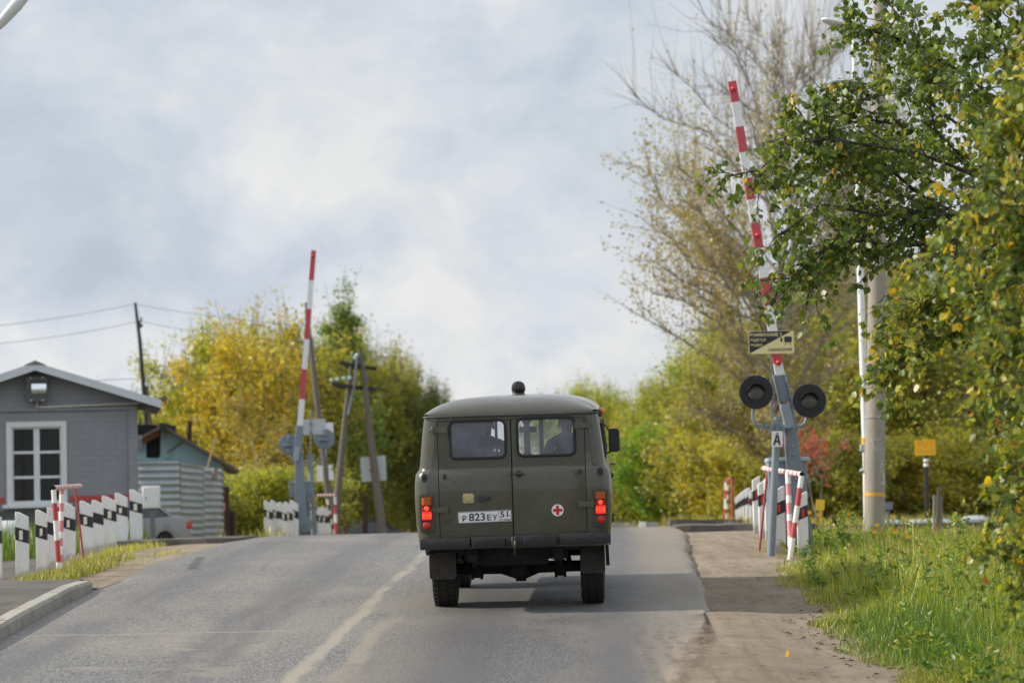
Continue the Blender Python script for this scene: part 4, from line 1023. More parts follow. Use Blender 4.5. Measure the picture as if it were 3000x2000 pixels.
for (x0, x1, yt, yb, D, pt, lab) in (
    (-31, 3, 1502, 1700, 29.4, 'cream_patch', 'white striped post cut off by the left picture edge'),
    (46, 82, 1499, 1701, 30.0, 'cream_patch', 'tall striped post standing alone at the edge of the dark pavement'),
    (106.5, 138, 1492.5, 1690, 31.2, 'cream_patch', 'striped post just left of the red and white pipe legs'),
    (140, 172, 1486, 1676, 32.2, None, 'striped post half covered by the red and white pipe legs'),
    (186, 220, 1472, 1654, 33.6, 'cream_patch', 'broad striped post between the white pipe leg and thin red leg'),
    (235, 271, 1466.6, 1636, 35.2, 'cream_patch', 'striped post just right of the thin red pipe leg'),
    (271, 302, 1464, 1624, 36.4, None, 'striped post with a plain black band and no white patch'),
    (301, 340, 1452, 1611, 37.4, 'cream_patch', 'leaning striped post next right of the plain banded post'),
    (338, 373, 1443, 1592, 39.0, 'cream_patch', 'striped post second left of the white meter box'),
    (382, 416, 1432.7, 1585, 40.0, 'cream_patch', 'striped post directly left of the white meter box')):
    striped_post(x0, x1, yt, yb, D, -1, pt, lab, GL)
for (x0, x1, yt, yb, D, pt, lab) in (
    (2338, 2370, 1438.6, 1620, 31.0, 'red_patch', 'striped post with red patch right of the crossed pipe legs'),
    (2271, 2304, 1422, 1613, 31.4, 'red_patch', 'striped post with red patch left of the crossed pipe legs'),
    (2263, 2300, 1407, 1600, 32.6, None, 'striped post hidden edge-on behind the red patched one'),
    (2244, 2256, 1397, 1570, 34.6, None, 'narrow striped post behind the thin red pipe leg'),
    (2226, 2248, 1406, 1575, 35.0, 'red_patch', 'striped post directly left of the signal post foot'),
    (2209, 2231, 1394, 1556, 37.0, 'red_patch', 'tall striped post at the end of the crossing deck')):
    striped_post(x0, x1, yt, yb, D, 1, pt, lab, GR, drop=.55)
for i, (x0, x1, yt, yb, D, pt, lab) in enumerate((
    (2188, 2201, 1427, 1540, 51, 'red_patch', 'foremost post of the overlapping far right group'), (2199, 2211, 1432, 1540, 50, 'red_patch', 'low striped post touching the tall one beside the deck'),
    (2178, 2192, 1431, 1541, 52.5, None, 'second post of the overlapping far right group'), (2170, 2184, 1437, 1541, 54, None, 'third post of the overlapping far right group'),
    (2163, 2177, 1443, 1542, 55.5, None, 'fourth post of the overlapping far right group'), (2157, 2171, 1449, 1542, 57, None, 'last post of the far right group nearest the pipe barrier'))):
    striped_post(x0, x1, yt, yb, D, 1, pt, lab, GQ, drop=.6)
for (x0, x1, yt, D, pt, lab) in (
    (775, 799, 1465, 51.5, 'cream_patch', 'leftmost striped post of the far barrier group'), (794, 818.5, 1464, 52, 'cream_patch', 'far striped post second from the left end of its group'),
    (818, 842, 1470, 51.5, 'cream_patch', 'middle striped post of the five left of the far barrier'), (834, 858, 1469, 52.2, 'cream_patch', 'far striped post second left of the far barrier lever'),
    (851, 875, 1464, 52.6, 'cream_patch', 'striped post touching the far barrier lever'), (892, 907, 1488, 55.5, 'cream_patch', 'striped post seen through the far barrier frame'),
    (930, 943.5, 1483, 56, 'cream_patch', 'striped post right beside the far signal post'), (943, 960, 1483, 56.6, 'cream_patch', 'striped post in the middle right of the far signal post'),
    (957, 970, 1485, 57.2, None, 'striped post under the slanted far pipe leg')):
    striped_post(x0, x1, yt, yt + .86 * S(D), D, -1, pt, lab, GF, drop=.55)

def seq(n, first=.5):
    return [i / n for i in range(n + 1)]
def pipe_barrier(label, base, top, legs, group):
    """top: (p0, p1, r, n stripes, mats); legs: (name, p0, p1, r, cuts, mats)"""
    t = thing('pipe_barrier', label, 'barrier', base, None, group)
    p0, p1, r, n, mats = top
    mb = MB(); mb.stripes(p0, p1, r, seq(n), (0, 1), 12, cap=False)
    d = (p1 - p0).normalized(); M = frame4(p0, d); mb.lathe([(r, 0), (r * .80, -.001), (r * .78, .05)], M, 12, 2)
    mb.tube([p1, p1 + d * .003], r * .98, 12, 0)
    mb.build('top_rail', mats + ['dark_hole'], t, True, smooth=60)
    for nm, a, b, rr, cuts, mm in legs:
        mb = MB(); mb.stripes(a, b, rr, cuts, (0, 1), 12); mb.build('leg', mm, t, True, smooth=60)
    return t
ty = lambda y0, y1, ys_: [0] + [(v - y0) / (y1 - y0) for v in ys_] + [1]
GP = 'red and white pipe barriers'
# left, near
a0, a1 = W(155, 1429, 30.6), W(234, 1423, 33.0)
pipe_barrier('red and white pipe barrier on the grass by the left pavement', G(170, 30.6), (a0, a1, .033, 20, ['red_band', 'white_band']), [
    ('leg', W(157, 1434, 30.62), W(174.5, 1694, 30.62), .032, ty(1434, 1694, (1473, 1524, 1582, 1646)), ['white_band', 'red_band']),
    ('leg', W(181, 1429, 31.4), W(176.5, 1690, 31.2), .031, ty(1429, 1690, (1448, 1474, 1499, 1525, 1558, 1577, 1600, 1625, 1650, 1670)), ['pink_band', 'white_band']),
    ('leg', W(220, 1428, 32.6), W(247, 1652, 32.6), .015, [0, 1], ['rusty_red', 'rusty_red'])], GP)
# right, near
a0, a1 = W(2349, 1389, 30.4), W(2236, 1371, 32.2)
pipe_barrier('red and white pipe barrier with crossed legs below the crossing lights', G(2320, 30.4), (a0, a1, .034, 20, ['white_band', 'pink_band']), [
    ('leg', W(2348.5, 1393, 30.42), W(2314, 1640, 30.42), .034, ty(1393, 1640, (1429, 1481, 1530, 1575)), ['white_band', 'red_band']),
    ('leg', W(2308, 1386, 31.0), W(2317, 1632, 30.7), .034, ty(1386, 1632, (1417, 1452, 1474, 1507, 1527, 1572, 1600)), ['white_band', 'pink_band']),
    ('leg', W(2249, 1377, 32.0), W(2224.5, 1612, 32.0), .016, [0, 1], ['rusty_red', 'rusty_red'])], GP)
# far right
a0, a1 = W(2146, 1400, 53), W(2127, 1409, 55.5)
pipe_barrier('small far pipe barrier right of the road beyond the rails', G(2135, 53), (a0, a1, .036, 4, ['rusty_red', 'red_band']), [
    ('leg', W(2127.5, 1408, 55.4), W(2124, 1548, 55.4), .034, ty(1408, 1548, (1434, 1461, 1490, 1522)), ['white_band', 'red_band']),
    ('leg', W(2133, 1409, 54.6), W(2129, 1520, 54.9), .022, ty(1409, 1520, (1420, 1436, 1447, 1462, 1474, 1490, 1503)), ['rusty_red', 'white_band']),
    ('leg', W(2146, 1402, 53), W(2144.5, 1545, 53), .026, [0, 1], ['rusty_red', 'rusty_red'])], GP)
# far left
a0, a1 = W(925, 1451.5, 56.5), W(984, 1450, 56.5)
pipe_barrier('far pipe barrier right of the far barrier and signal', G(981, 56.5), (a0, a1, .033, 13, ['red_band', 'white_band']), [
    ('leg', W(980.5, 1453, 56.5), W(986, 1585, 56.5), .036, ty(1453, 1585, (1477, 1506, 1531)), ['white_band', 'red_band']),
    ('leg', W(957.5, 1454, 56.6), W(982, 1585, 56.7), .027, ty(1454, 1585, (1461, 1477, 1494, 1505, 1520, 1535, 1549)), ['rust', 'white_band'])], GP)

def arm(t, D, p0, p1, cuts, w0, w1, th=.07):
    """boom from tip p0 to root p1 with stripes at the pixel rows in cuts"""
    mb = MB(); ys_ = cuts
    for i in range(len(ys_) - 1):
        f0, f1 = ((v - p0[1]) / (p1[1] - p0[1]) for v in (ys_[i], ys_[i + 1]))
        a, b = (W(p0[0] + (p1[0] - p0[0]) * f, p0[1] + (p1[1] - p0[1]) * f, D) for f in (f0, f1))
        mb.bar(a, b, w0 + (w1 - w0) * f0, th, i % 2, (0, 1, .0), w0 + (w1 - w0) * f1, th)
    mb.build('boom', ['arm_red', 'arm_white'], t, True)
def lamp_dot(t, c, r=.035, toward=(0, -1, 0)):
    mb = MB(); M = frame4(c, toward); mb.lathe([(r * 1.25, 0), (r * 1.25, .02), (r, .022)], M, 16, 1); mb.lathe([(r * .98, .02), (r * .9, .034), (r * .5, .046), (0, .05)], M, 16, 0)
    mb.build('boom_lamp', ['red_patch', 'arm_red'], t, True, smooth=50)

def near_barrier():
    D = 31.7; q = lambda x, y, d=0: W(x, y, D + d); s = S(D)
    t = thing('crossing_barrier', 'raised red and white barrier with grey machine box right of the road', 'barrier', G(2306, D))
    arm(t, D, (2144.5, 239), (2285, 1099), (239, 300, 372, 447, 522, 585, 652, 727, 814, 895, 975, 1064, 1099), .108, .12)
    for x, y in ((2147.5, 262), (2218.5, 690), (2279.5, 1062)): lamp_dot(t, q(x, y) - EY * .036, .032)
    mb = MB(); a, b = q(2281, 1094), q(2300, 1176)                      # clamp holding the boom: channel with bolted flanges
    mb.bar(a + EY * .02, b + EY * .02, .155, .10)
    sx = (b - a).cross(EY).normalized(); sx = sx if sx.x > 0 else -sx
    for k in (-1, 1): mb.bar(a + sx * k * .078 - EY * .045, b + (b - a) * (.0 if k < 0 else .25) + sx * k * .078 - EY * .045, .022, .05)
    for f in (.12, .5, .9): mb.box(a.lerp(b, f) + sx * .085 - EY * .06, (.05, .035, .03))
    mb.build('boom_clamp', 'signal_grey', t, True, bevel=.004, seg=1)
    mb = MB(); mb.bar(q(2287, 1170, .05), q(2312, 1290, .05), .05, .07)
    mb.bar(q(2316, 1160, .05), q(2330, 1285, .05), .045, .07)
    mb.bar(q(2318, 1240, .04), q(2346, 1630, .06), .12, .07, 0, (0, 1, 0), .36, .07)
    mb.bar(q(2296, 1236, .02), q(2306, 1372, .02), .02, .06)
    for y in (1306, 1330, 1392, 1402): mb.box(q(2322 + (y - 1300) * .12, y, -.01), (.03, .03, .03))
    mb.build('lever', 'signal_grey', t, True, bevel=.005, seg=1)
    mb = MB(); mb.bar(q(2297, 1184, -.05), q(2316, 1254, -.05), .125, .05); mb.build('lever_plate', 'signal_pale', t, True, bevel=.005, seg=1)
    mb = MB(); c = q(2306, 1480, .34); w = (2362 - 2250) / s
    mb.box(c, (w, .42, (1610 - 1350) / s)); mb.box(c + Vector((0, -.215, -.05)), (w * .86, .02, .8)); mb.box(c + Vector((w / 2 + .02, 0, .12)), (.05, .06, .05))
    mb.build('machine_box', 'signal_grey', t, True, bevel=.012)
    mb = MB(); mb.box(q(2306, 1346, .34), (w + .07, .48, .055), top=.96); mb.build('box_lid', 'signal_pale', t, True, bevel=.015)
    mb = MB(); mb.bar(q(2263, 1465, .05), q(2257, 1640, .05), .09, .09); mb.bar(q(2356, 1470, .3), q(2360, 1640, .3), .10, .10); mb.build('foot', 'signal_grey', t, True)
near_barrier()

def disc_lamp(t, c, r, face, back=False, toward=(0, -1, 0)):
    M = frame4(c, toward)
    mb = MB(); mb.lathe([(r, 0), (r, .008), (r * .985, .012), (r * .62, .014)], M, 40)
    mb.lathe([(r * .56, -.10), (r * .56, 0)], M, 24) if back else None
    mb.build('backing_disc', 'signal_grey' if back else 'signal_black', t, True, smooth=25)
    if back:
        mb = MB(); mb.lathe([(0, .16), (r * .34, .155), (r * .36, .01)], M, 24) if False else mb.box(Vector(c) + Vector((0, -.05, .12)), (.03, .05, .18)); mb.box(Vector(c) + Vector((-.02, -.06, -.02)), (.20, .07, .05)); mb.box(Vector(c) + Vector((-.01, -.05, -.14)), (.04, .06, .12))
        mb.build('lamp_bracket', 'signal_grey', t, True, bevel=.006, seg=1); return
    mb = MB(); n = 26; ri, L_ = r * .52, .13                            # hood over the lens, longest on top
    ring = []
    for rr in (ri, ri - .012):
        for j in range(n):
            a = R(-35 + 250 * j / (n - 1)); k = max(0, math.sin(a)) ** .7 * .85 + .15 * (1 if a > 0 and a < math.pi else .6)
            ring.append((rr, a, k))
    V = []
    for (rr, a, k) in ring:
        for h in (0.0, L_ * k): V.append(M @ Vector((rr * math.cos(a), rr * math.sin(a), h + .012)))
    Fq = []
    for o_ in (0, n):
        for j in range(n - 1): b = (o_ + j) * 2; Fq.append((b, b + 2, b + 3, b + 1))
    for j in range(n - 1): b = j * 2; Fq.append((b + 1, b + 3, b + 2 * n + 3, b + 2 * n + 1))
    mb.add(V, Fq); mb.build('hood', 'signal_black', t, True, smooth=50)
    mb = MB(); mb.lathe([(r * .50, .013), (r * .47, .034), (r * .3, .05), (0, .058)], M, 28); mb.build('lens', face, t, True, smooth=60)

def near_signal():
    D = 31.1; q = lambda x, y, d=0: W(x, y, D + d); s = S(D)
    t = thing('crossing_signal', 'grey crossing signal with two dark round lamps and letter plate', 'signal', G(2262, D))
    mb = MB(); mb.tube([q(2258, 1640), q(2267, 1440), q(2275, 1262)], (.052, .050, .047), 20); mb.tube([q(2276, 1240), q(2276.5, 1228)], .045, 16); mb.tube([q(2276.6, 1231), q(2276.9, 1221)], .048, 16)
    mb.build('post', 'signal_grey', t, True, smooth=50)
    mb = MB(); c = q(2276, 1262, -.03); ar = []                         # vented half-round cap
    for i in range(13): a = math.pi * i / 12; ar.append((.098 * math.cos(a), .098 * math.sin(a) + .02))
    ar += [(-.098, -.03), (.098, -.03)]
    holes = []
    for zz, hw in ((.075, .03), (.045, .06), (.012, .07)):
        for x0, x1 in ((-hw, -.012), (.012, hw)):
            if x1 - x0 > .012: holes.append([(x0, zz - .008), (x1, zz - .008), (x1, zz + .008), (x0, zz + .008)])
    mb.plate(ar, holes, c - EY * .07, EX, EZ, .012); mb.build('vent_cap', 'signal_grey', t, True)
    mb = MB(); inn = [(p[0] * .97, p[1] * .97) for p in ar]; mb.plate(inn, [], c - EY * .052, EX, EZ, .10); mb.build('cap_housing', 'post_steel', t, True)
    for pts in ([(2262, 1250), (2232, 1249), (2217, 1244), (2208, 1233), (2205.5, 1218), (2206.5, 1196)], [(2290, 1252), (2325, 1253), (2345, 1249), (2358, 1239), (2364, 1225), (2366, 1210)]):
        mb = MB(); P = [q(*p) for p in pts]; mb.tube(P, .021, 12); k = P[1]; mb.box(k, (.025, .07, .10)); mb.box(k + EX * .05, (.02, .06, .085)); mb.build('lamp_arm', 'signal_grey', t, True, smooth=50)
    disc_lamp(t, q(2214.8, 1148.6, -.06), 49.5 / s, 'lens_dark'); disc_lamp(t, q(2370.8, 1173.6, -.06), 49.5 / s, 'lens_dark')
    o = q(2259.8, 1308, -.17); ex = (q(2292.3, 1308, -.17) - o); ey = (q(2261, 1262, -.17) - o); w, h = ex.length, ey.length; ex.normalize(); ey.normalize()
    mb = MB(); mb.plate(rrect(w / 2, h / 2, w, h, .015), [], o, ex, ey, .006); pl = mb.build('letter_plate', 'plate_white', t, True)
    mb = MB(); text_into(mb, 'А', o + ex * w * .16 + ey * h * .10 - EY * .004, ex, ey, w * .68, h * .80, 0, .045); mb.plate([(w * .30, h * .28), (w * .70, h * .28), (w * .66, h * .40), (w * .34, h * .40)], [], o - EY * .0045, ex, ey, 0); mb.build('letter', 'ink', pl, True, fixn=False)
    mb = MB(); mb.bar(q(2276.5, 1290, -.12), q(2276.5, 1262, -.12), .03, .09); mb.build('plate_bracket', 'signal_grey', t, True)
near_signal()

def video_sign():
    D = 31.0; q = lambda x, y: W(x, y, D)
    t = thing('warning_sign', 'black and cream video surveillance sign in front of the near barrier boom', 'sign', q(2262, 1222))
    o = q(2194.5, 1037); br_ = q(2327, 1034); tl = q(2190.8, 971)
    ex, ey = br_ - o, tl - o; w, h = ex.length, ey.length; ex.normalize(); ey = (ey - ex * ey.dot(ex)).normalized()
    mb = MB(); mb.plate(rrect(w / 2, h / 2, w, h, .022), [], o, ex, ey, .012); bd = mb.build('board', 'sign_cream', t, True)
    P = lambda u, v, d=.002: o + ex * u * w + ey * v * h - EY * d
    mb = MB(); r = .05                                                  # black upper left half
    L_ = [(.012, .02), (.955, .985), (.05, .985), (.025, .97), (.012, .93)]
    mb.plate([(a * w, b * h) for a, b in L_], [], o - EY * .002, ex, ey, 0); mb.build('black_field', 'sign_black', bd, True, fixn=False)
    mb = MB()
    for tx, u, v, ww, hh, bo in (('ВНИМАНИЕ', .035, .765, .625, .150, .022), ('!', .70, .765, .030, .150, .022), ('ВЕДЕТСЯ', .040, .530, .335, .145, .015), ('ВИДЕО', .045, .315, .255, .135, .015)):
        mb = MB(); text_into(mb, tx, P(u, v, .005), ex, ey, w * ww, h * hh, 0, bo); mb.build('cream_lettering', 'sign_cream', bd, True, fixn=False)
    mb = MB(); text_into(mb, 'НАБЛЮДЕНИЕ', P(.435, .085, .005), ex, ey, w * .52, h * .150, 0, .012); mb.build('black_lettering', 'sign_black', bd, True, fixn=False)
    mb = MB()
    mb.plate(rrect(.87 * w, .615 * h, .165 * w, .25 * h, .008, 3), [], o - EY * .005, ex, ey, 0)
    mb.plate([(.705 * w, .50 * h), (.745 * w, .54 * h), (.745 * w, .67 * h), (.705 * w, .72 * h)], [], o - EY * .005, ex, ey, 0)
    for a, b in ((.83, .80), (.895, .925)): mb.plate([((a - .008) * w, .46 * h), ((b - .012) * w, .37 * h), ((b + .008) * w, .37 * h), ((a + .012) * w, .46 * h)][::1], [], o - EY * .005, ex, ey, 0)
    mb.build('camera_symbol', 'sign_black', bd, True, fixn=False)
    mb = MB(); mb.bar(W(2262, 1226, D + .1), W(2259.5, 985, D + .03), .022, .02); mb.build('rod', 'signal_grey', t, True)
video_sign()

def far_barrier():
    D = 53; q = lambda x, y, d=0: W(x, y, D + d); s = S(D)
    t = thing('crossing_barrier', 'far raised barrier with grey lever and machine box left of the van', 'barrier', G(890, D))
    arm(t, D, (919, 734), (878.5, 1249), (734, 821, 905, 994, 1081, 1169, 1249), .105, .125)
    lamp_dot(t, q(917.5, 750) - EY * .036, .03)
    mb = MB(); mb.bar(q(878.5, 1246, .0), q(872, 1330, .0), .155, .12); mb.bar(q(874, 1300, .03), q(885, 1580, .03), .15, .10, 0, (0, 1, 0), .30, .10)
    mb.bar(q(885, 1340, .1), q(905, 1560, .1), .05, .08); mb.build('lever', 'signal_grey', t, True, bevel=.006, seg=1)
    mb = MB(); mb.bar(q(871, 1308, -.08), q(866, 1349, -.08), .125, .06); mb.build('lever_plate', 'signal_pale', t, True)
    mb = MB(); mb.box(q(884, 1432, .3), (.52, .4, .36)); mb.build('machine_box', 'signal_grey', t, True, bevel=.01)
    mb = MB(); mb.box(q(884, 1411, .3), (.57, .45, .035)); mb.build('box_lid', 'signal_pale', t, True)
    mb = MB(); mb.lathe([(.0, -.05), (.17, -.05), (.17, .05), (0, .05)], frame4(q(893, 1535, -.1), (0, -1, 0)), 24); mb.lathe([(.05, .05), (.05, .12), (0, .12)], frame4(q(884, 1536, -.1), (0, -1, 0)), 12)
    mb.build('counterweight', 'signal_grey', t, True, smooth=50)
    mb = MB(); mb.box(q(907, 1462, .1), (.14, .14, .16)); mb.bar(q(902, 1460, .1), q(907, 1580, .1), .06, .05); mb.box(q(913, 1488, .1), (.26, .10, .07)); mb.build('drive_gear', 'post_steel', t, True)
far_barrier()
def far_signal():
    D = 53.6; q = lambda x, y, d=0: W(x, y, D + d); s = S(D)
    t = thing('crossing_signal', 'far crossing signal seen from behind with two grey discs', 'signal', G(922, D))
    mb = MB(); mb.tube([q(921, 1590), q(914, 1440), q(908, 1334)], (.062, .06, .058), 16); mb.tube([q(908, 1336), q(907.5, 1329)], .072, 16); mb.build('post', 'signal_grey', t, True, smooth=50)
    mb = MB(); mb.tube([q(910, 1331), q(911, 1200)], .014, 8); mb.build('mast_rod', 'signal_grey', t, True)
    mb = MB(); mb.tube([q(908, 1349), q(935, 1348), q(949, 1343), q(956, 1332), q(955, 1310)], .02, 10); mb.tube([q(908, 1352), q(880, 1354), q(855, 1352), q(850, 1335), q(849, 1310)], .02, 10)
    mb.box(q(935, 1348), (.05, .05, .09)); mb.build('lamp_arm', 'signal_grey', t, True, smooth=50)
    disc_lamp(t, q(846.5, 1301.5, .05), 30.2 / s, None, True); disc_lamp(t, q(950.5, 1285, .05), 30.2 / s, None, True)
    mb = MB(); o = q(888, 1273, .02); mb.plate(rrect(.25, .17, .505, .345, .02), [], o, EX, EZ, .008); b = mb.build('sign_board', 'sign_back', t, True)
    for y in (1242, 1267): mb = MB(); mb.box(q(911, y, -.01), (.05, .03, .05)); mb.build('clamp', 'post_steel', b, True)
far_signal()

# plates on the leaning pole and the other furniture of the crossing
def simple(name, label, cat, base, parts, group=None):
    t = thing(name, label, cat, base, None, group)
    for nm, mt, fn in parts:
        mb = MB(); fn(mb); mb.build(nm, mt, t, True, smooth=45)
    return t
def pole(pts, radii, n=14):
    return lambda mb: mb.tube(pts, radii, n)

def tracks():
    t = thing('railway_track', 'rusty railway track crossing the road on a brown ballast bank', 'railway', Vector((6, 42.2, .6)))
    zt = .925
    for y in (41.45, 42.97):
        for x0, x1 in ((2.9, 60), (-60, -6.2)):
            mb = MB(); mb.box(((x0 + x1) / 2, y, zt - .018), (x1 - x0, .07, .036)); mb.box(((x0 + x1) / 2, y, zt - .085), (x1 - x0, .018, .10)); mb.box(((x0 + x1) / 2, y, zt - .14), (x1 - x0, .13, .015)); mb.build('rail', 'rail_steel', t, True)
    mb = MB()
    for x0, x1 in ((2.9, 60), (-60, -6.2)):
        V = []; n = 40
        for i in range(n + 1):
            x = x0 + (x1 - x0) * i / n
            for y, z in ((39.4, .35), (40.6, zt - .19 + .02 * math.sin(x * 5)), (43.8, zt - .19 + .02 * math.sin(x * 4)), (45.2, .3)): V.append((x, y + .08 * math.sin(x * 3 + z * 9), z))
        mb.add(V, [(i * 4 + j, i * 4 + j + 1, i * 4 + 5 + j, i * 4 + 4 + j) for i in range(n) for j in range(3)])
    mb.build('ballast_bed', 'ballast', t, True)
    x = 3.4
    while x < 14:
        mb = MB(); mb.box((x, 42.2, zt - .2), (.24, 2.6, .12)); mb.build('sleeper', 'sleeper', t, True); x += .58
tracks()

def right_side():
    D = 34.0; q = lambda x, y, d=0: W(x, y, D + d)
    t = thing('concrete_pole', 'tall round concrete pole with a yellow band right of the road', 'pole', G(2562, D))
    mb = MB(); P = [q(2561, 1640), q(2564, 1300), q(2570, 800), q(2574.5, 300), q(2578, -60)]; mb.tube(P, (.153, .142, .122, .104, .09), 28); mb.build('shaft', 'concrete_pole', t, True, smooth=60)
    mb = MB(); mb.tube([q(2562.4, 1453), q(2562.5, 1442.5)], .1505, 28); mb.build('painted_band', 'yellow_band', t, True, smooth=60)
    mb = MB(); rs = random.Random(4)                                    # scrawled white paint and a scraped white patch
    def on(px, py, r=.148): c = q(2562.5, py); x = q(px, py).x - c.x; return c + Vector((x, -math.sqrt(max(r * r - x * x, 1e-4)) - .002, 0))
    for (x0, x1, y0, y1, k) in ((2548, 2580, 1286, 1308, 9), (2548, 2580, 1312, 1330, 9)):
        for i in range(k * 2):
            xa = x0 + (x1 - x0) * rs.random(); ya = y0 + (y1 - y0) * rs.random(); pts = [on(xa, ya)]
            for j in range(3): xa += rs.uniform(-5, 5); ya += rs.uniform(-5, 5); pts.append(on(min(max(xa, x0), x1), min(max(ya, y0), y1)))
            mb.tube(pts, .0022, 4)
    for i in range(26):
        xa, ya = 2586 + rs.uniform(-10, 3), 1375 + rs.uniform(-28, 42); xa = xa if ya < 1400 else min(xa + 4, 2590)
        pts = [on(xa, ya), on(xa + rs.uniform(-3, 3), ya + rs.uniform(3, 8))]; mb.tube(pts, .006, 4)
    mb.build('white_scrawl', 'scribble', t, True)
    mb = MB(); mb.tube([q(2563.4 , 1222.5), q(2563.3, 1220.5)], .1475, 28); mb.build('wire_tie', 'sign_back', t, True)
    # the white lamp post behind it
    D2 = 36.0; q2 = lambda x, y, d=0: W(x, y, D2 + d)
    t = thing('street_lamp', 'white metal lamp post standing behind the concrete pole', 'street lamp', G(2548, D2))
    mb = MB(); mb.tube([q2(2541, 1640), q2(2537, 1340), q2(2534, 1250), q2(2520, 780), q2(2506, 300), q2(2502, 110)], (.05, .05, .055, .052, .042, .036), 14)
    mb.tube([q2(2502, 112), q2(2500, 104), q2(2540, 98)], .03, 10); mb.build('post', 'lamp_white', t, True, smooth=60)
    mb = MB(); mb.tube([q2(2535.4, 1312), q2(2534.3, 1282)], .0565, 14); mb.build('yellow_band', 'yellow_band', t, True, smooth=60)
    mb = MB(); mb.box(q2(2529, 1311, -.02), (.09, .09, .10)); mb.tube([q2(2532, 1320, -.04), q2(2532, 1372, -.04)], .018, 8); mb.box(q2(2528, 1375, -.04), (.11, .09, .04), top=.5); mb.build('cable_box', 'sign_back', t, True, bevel=.006)
    mb = MB()
    a, b = q2(2408, 56, -.3), q2(2545, 98, 0); ax = (b - a); sd = ax.cross(EZ).normalized(); up = sd.cross(ax).normalized(); rows = []
    for f, w, h in ((0, .03, .015), (.06, .09, .03), (.3, .15, .055), (.62, .14, .06), (.8, .06, .035), (1, .03, .03)):
        c = a.lerp(b, f); rows.append([c + sd * (w * math.cos(R(20 * k)) if True else 0) + up * h * math.sin(R(20 * k)) for k in range(18)])
    V = [v for r in rows for v in r]; Fq = [(i * 18 + j, i * 18 + (j + 1) % 18, (i + 1) * 18 + (j + 1) % 18, (i + 1) * 18 + j) for i in range(5) for j in range(18)] + [tuple(range(18))[::-1], tuple(range(90, 108))]
    mb.add(V, Fq); mb.build('lamp_head', 'lamp_white', t, True, smooth=60)
    # lamp at the top left corner, its post outside the picture
    D3 = 17.5; q3 = lambda x, y, d=0: W(x, y, D3 + d)
    t = thing('street_lamp', 'white street lamp arm leaning in at the top left corner', 'street lamp', G(-640, D3))
    mb = MB(); mb.tube([q3(-640, 2060), q3(-650, 1200), q3(-655, 560)], (.07, .06, .05), 14); mb.tube([q3(-655, 565), q3(-560, 480), q3(-250, 270), q3(-10, 82)], .022, 10); mb.build('post', 'lamp_white', t, True, smooth=60)
    a, b = q3(110, -55), q3(-30, 105); ax = (b - a); sd = ax.cross(EY).normalized(); up = EY; rows = []
    for f, w, h in ((0, .012, .024), (.1, .032, .053), (.45, .044, .076), (.75, .035, .065), (1, .018, .024)):
        c = a.lerp(b, f); rows.append([c + sd * w * math.cos(R(20 * k)) + up * h * math.sin(R(20 * k)) for k in range(18)])
    mb = MB(); V = [v for r in rows for v in r]; mb.add(V, [(i * 18 + j, i * 18 + (j + 1) % 18, (i + 1) * 18 + (j + 1) % 18, (i + 1) * 18 + j) for i in range(4) for j in range(18)] + [tuple(range(18))[::-1], tuple(range(72, 90))])
    mb.build('lamp_head', 'lamp_white', t, True, smooth=60)
    # notice board
    D4 = 50; q4 = lambda x, y, d=0: W(x, y, D4 + d)
    t = thing('notice_board', 'orange-yellow notice board on a black post beyond the rails', 'sign', G(2715, D4))
    mb = MB(); mb.tube([q4(2717, 1545), q4(2712.5, 1333)], .046, 14); mb.tube([q4(2709.5, 1410, -.02), q4(2709.5, 1372, -.02)], .012, 6); mb.build('post', 'black_paint', t, True, smooth=60)
    for y0, y1 in ((1352, 1343), (1366, 1356)):
        mb = MB(); mb.tube([q4(2712.8, y0), q4(2712.6, y1)], .05, 14); mb.build('white_ring', 'white_band', t, True, smooth=60)
    o = q4(2681, 1334, -.07); ex = q4(2741, 1332, -.07) - o; ey = q4(2680, 1289, -.07) - o; w, h = ex.length, ey.length; ex.normalize(); ey.normalize()
    mb = MB(); mb.plate([(0, 0), (w, 0), (w, h), (0, h)], [], o, ex, ey, .01); b = mb.build('board', 'sign_yellow', t, True)
    mb = MB(); rs = random.Random(2)
    for v, hh in ((.84, .05), (.72, .025), (.62, .03), (.42, .03), (.25, .05), (.13, .025)):
        x = .06 + rs.random() * .03
        while x < .92:
            l = rs.uniform(.03, .12)
            if not (v in (.62, .42) and .38 < x + l / 2 < .6): mb.plate([(x * w, v * h), (min(x + l, .95) * w, v * h), (min(x + l, .95) * w, (v + hh) * h), (x * w, (v + hh) * h)], [], o - EY * .004, ex, ey, 0)
            x += l + rs.uniform(.015, .03)
    mb.plate([(.44 * w, .62 * h), (.49 * w, .46 * h), (.51 * w, .46 * h), (.56 * w, .62 * h), (.53 * w, .62 * h), (.50 * w, .52 * h), (.47 * w, .62 * h)], [], o - EY * .004, ex, ey, 0)
    mb.build('lettering', 'sign_orange_ink', b, True, fixn=False)
    D5 = 44.5; q5 = lambda x, y, d=0: W(x, y, D5 + d)
    simple('marker_post', 'small yellow marker plate on a yellow stake by the rails', 'marker', G(2403, D5), [
        ('plate', 'yellow_paint', lambda mb: mb.plate([(0, 0), (.15, .0), (.165, .19), (.015, .2), (0, .1)], [], q5(2391, 1494), EX, EZ, .03)), ('stake', 'yellow_paint', lambda mb: mb.bar(q5(2403, 1492, .03), q5(2404, 1560, .03), .035, .03))])
    simple('junction_box', 'small grey junction box on a stand right of the concrete pole', 'cable box', G(2602, 44), [
        ('box', 'signal_grey', lambda mb: (mb.box(W(2600, 1482, 44), (.17, .15, .12)), mb.box(W(2600, 1472, 44), (.19, .17, .02)))), ('stand', 'signal_grey', lambda mb: mb.bar(W(2602, 1488, 44), W(2601, 1545, 44), .05, .05))])
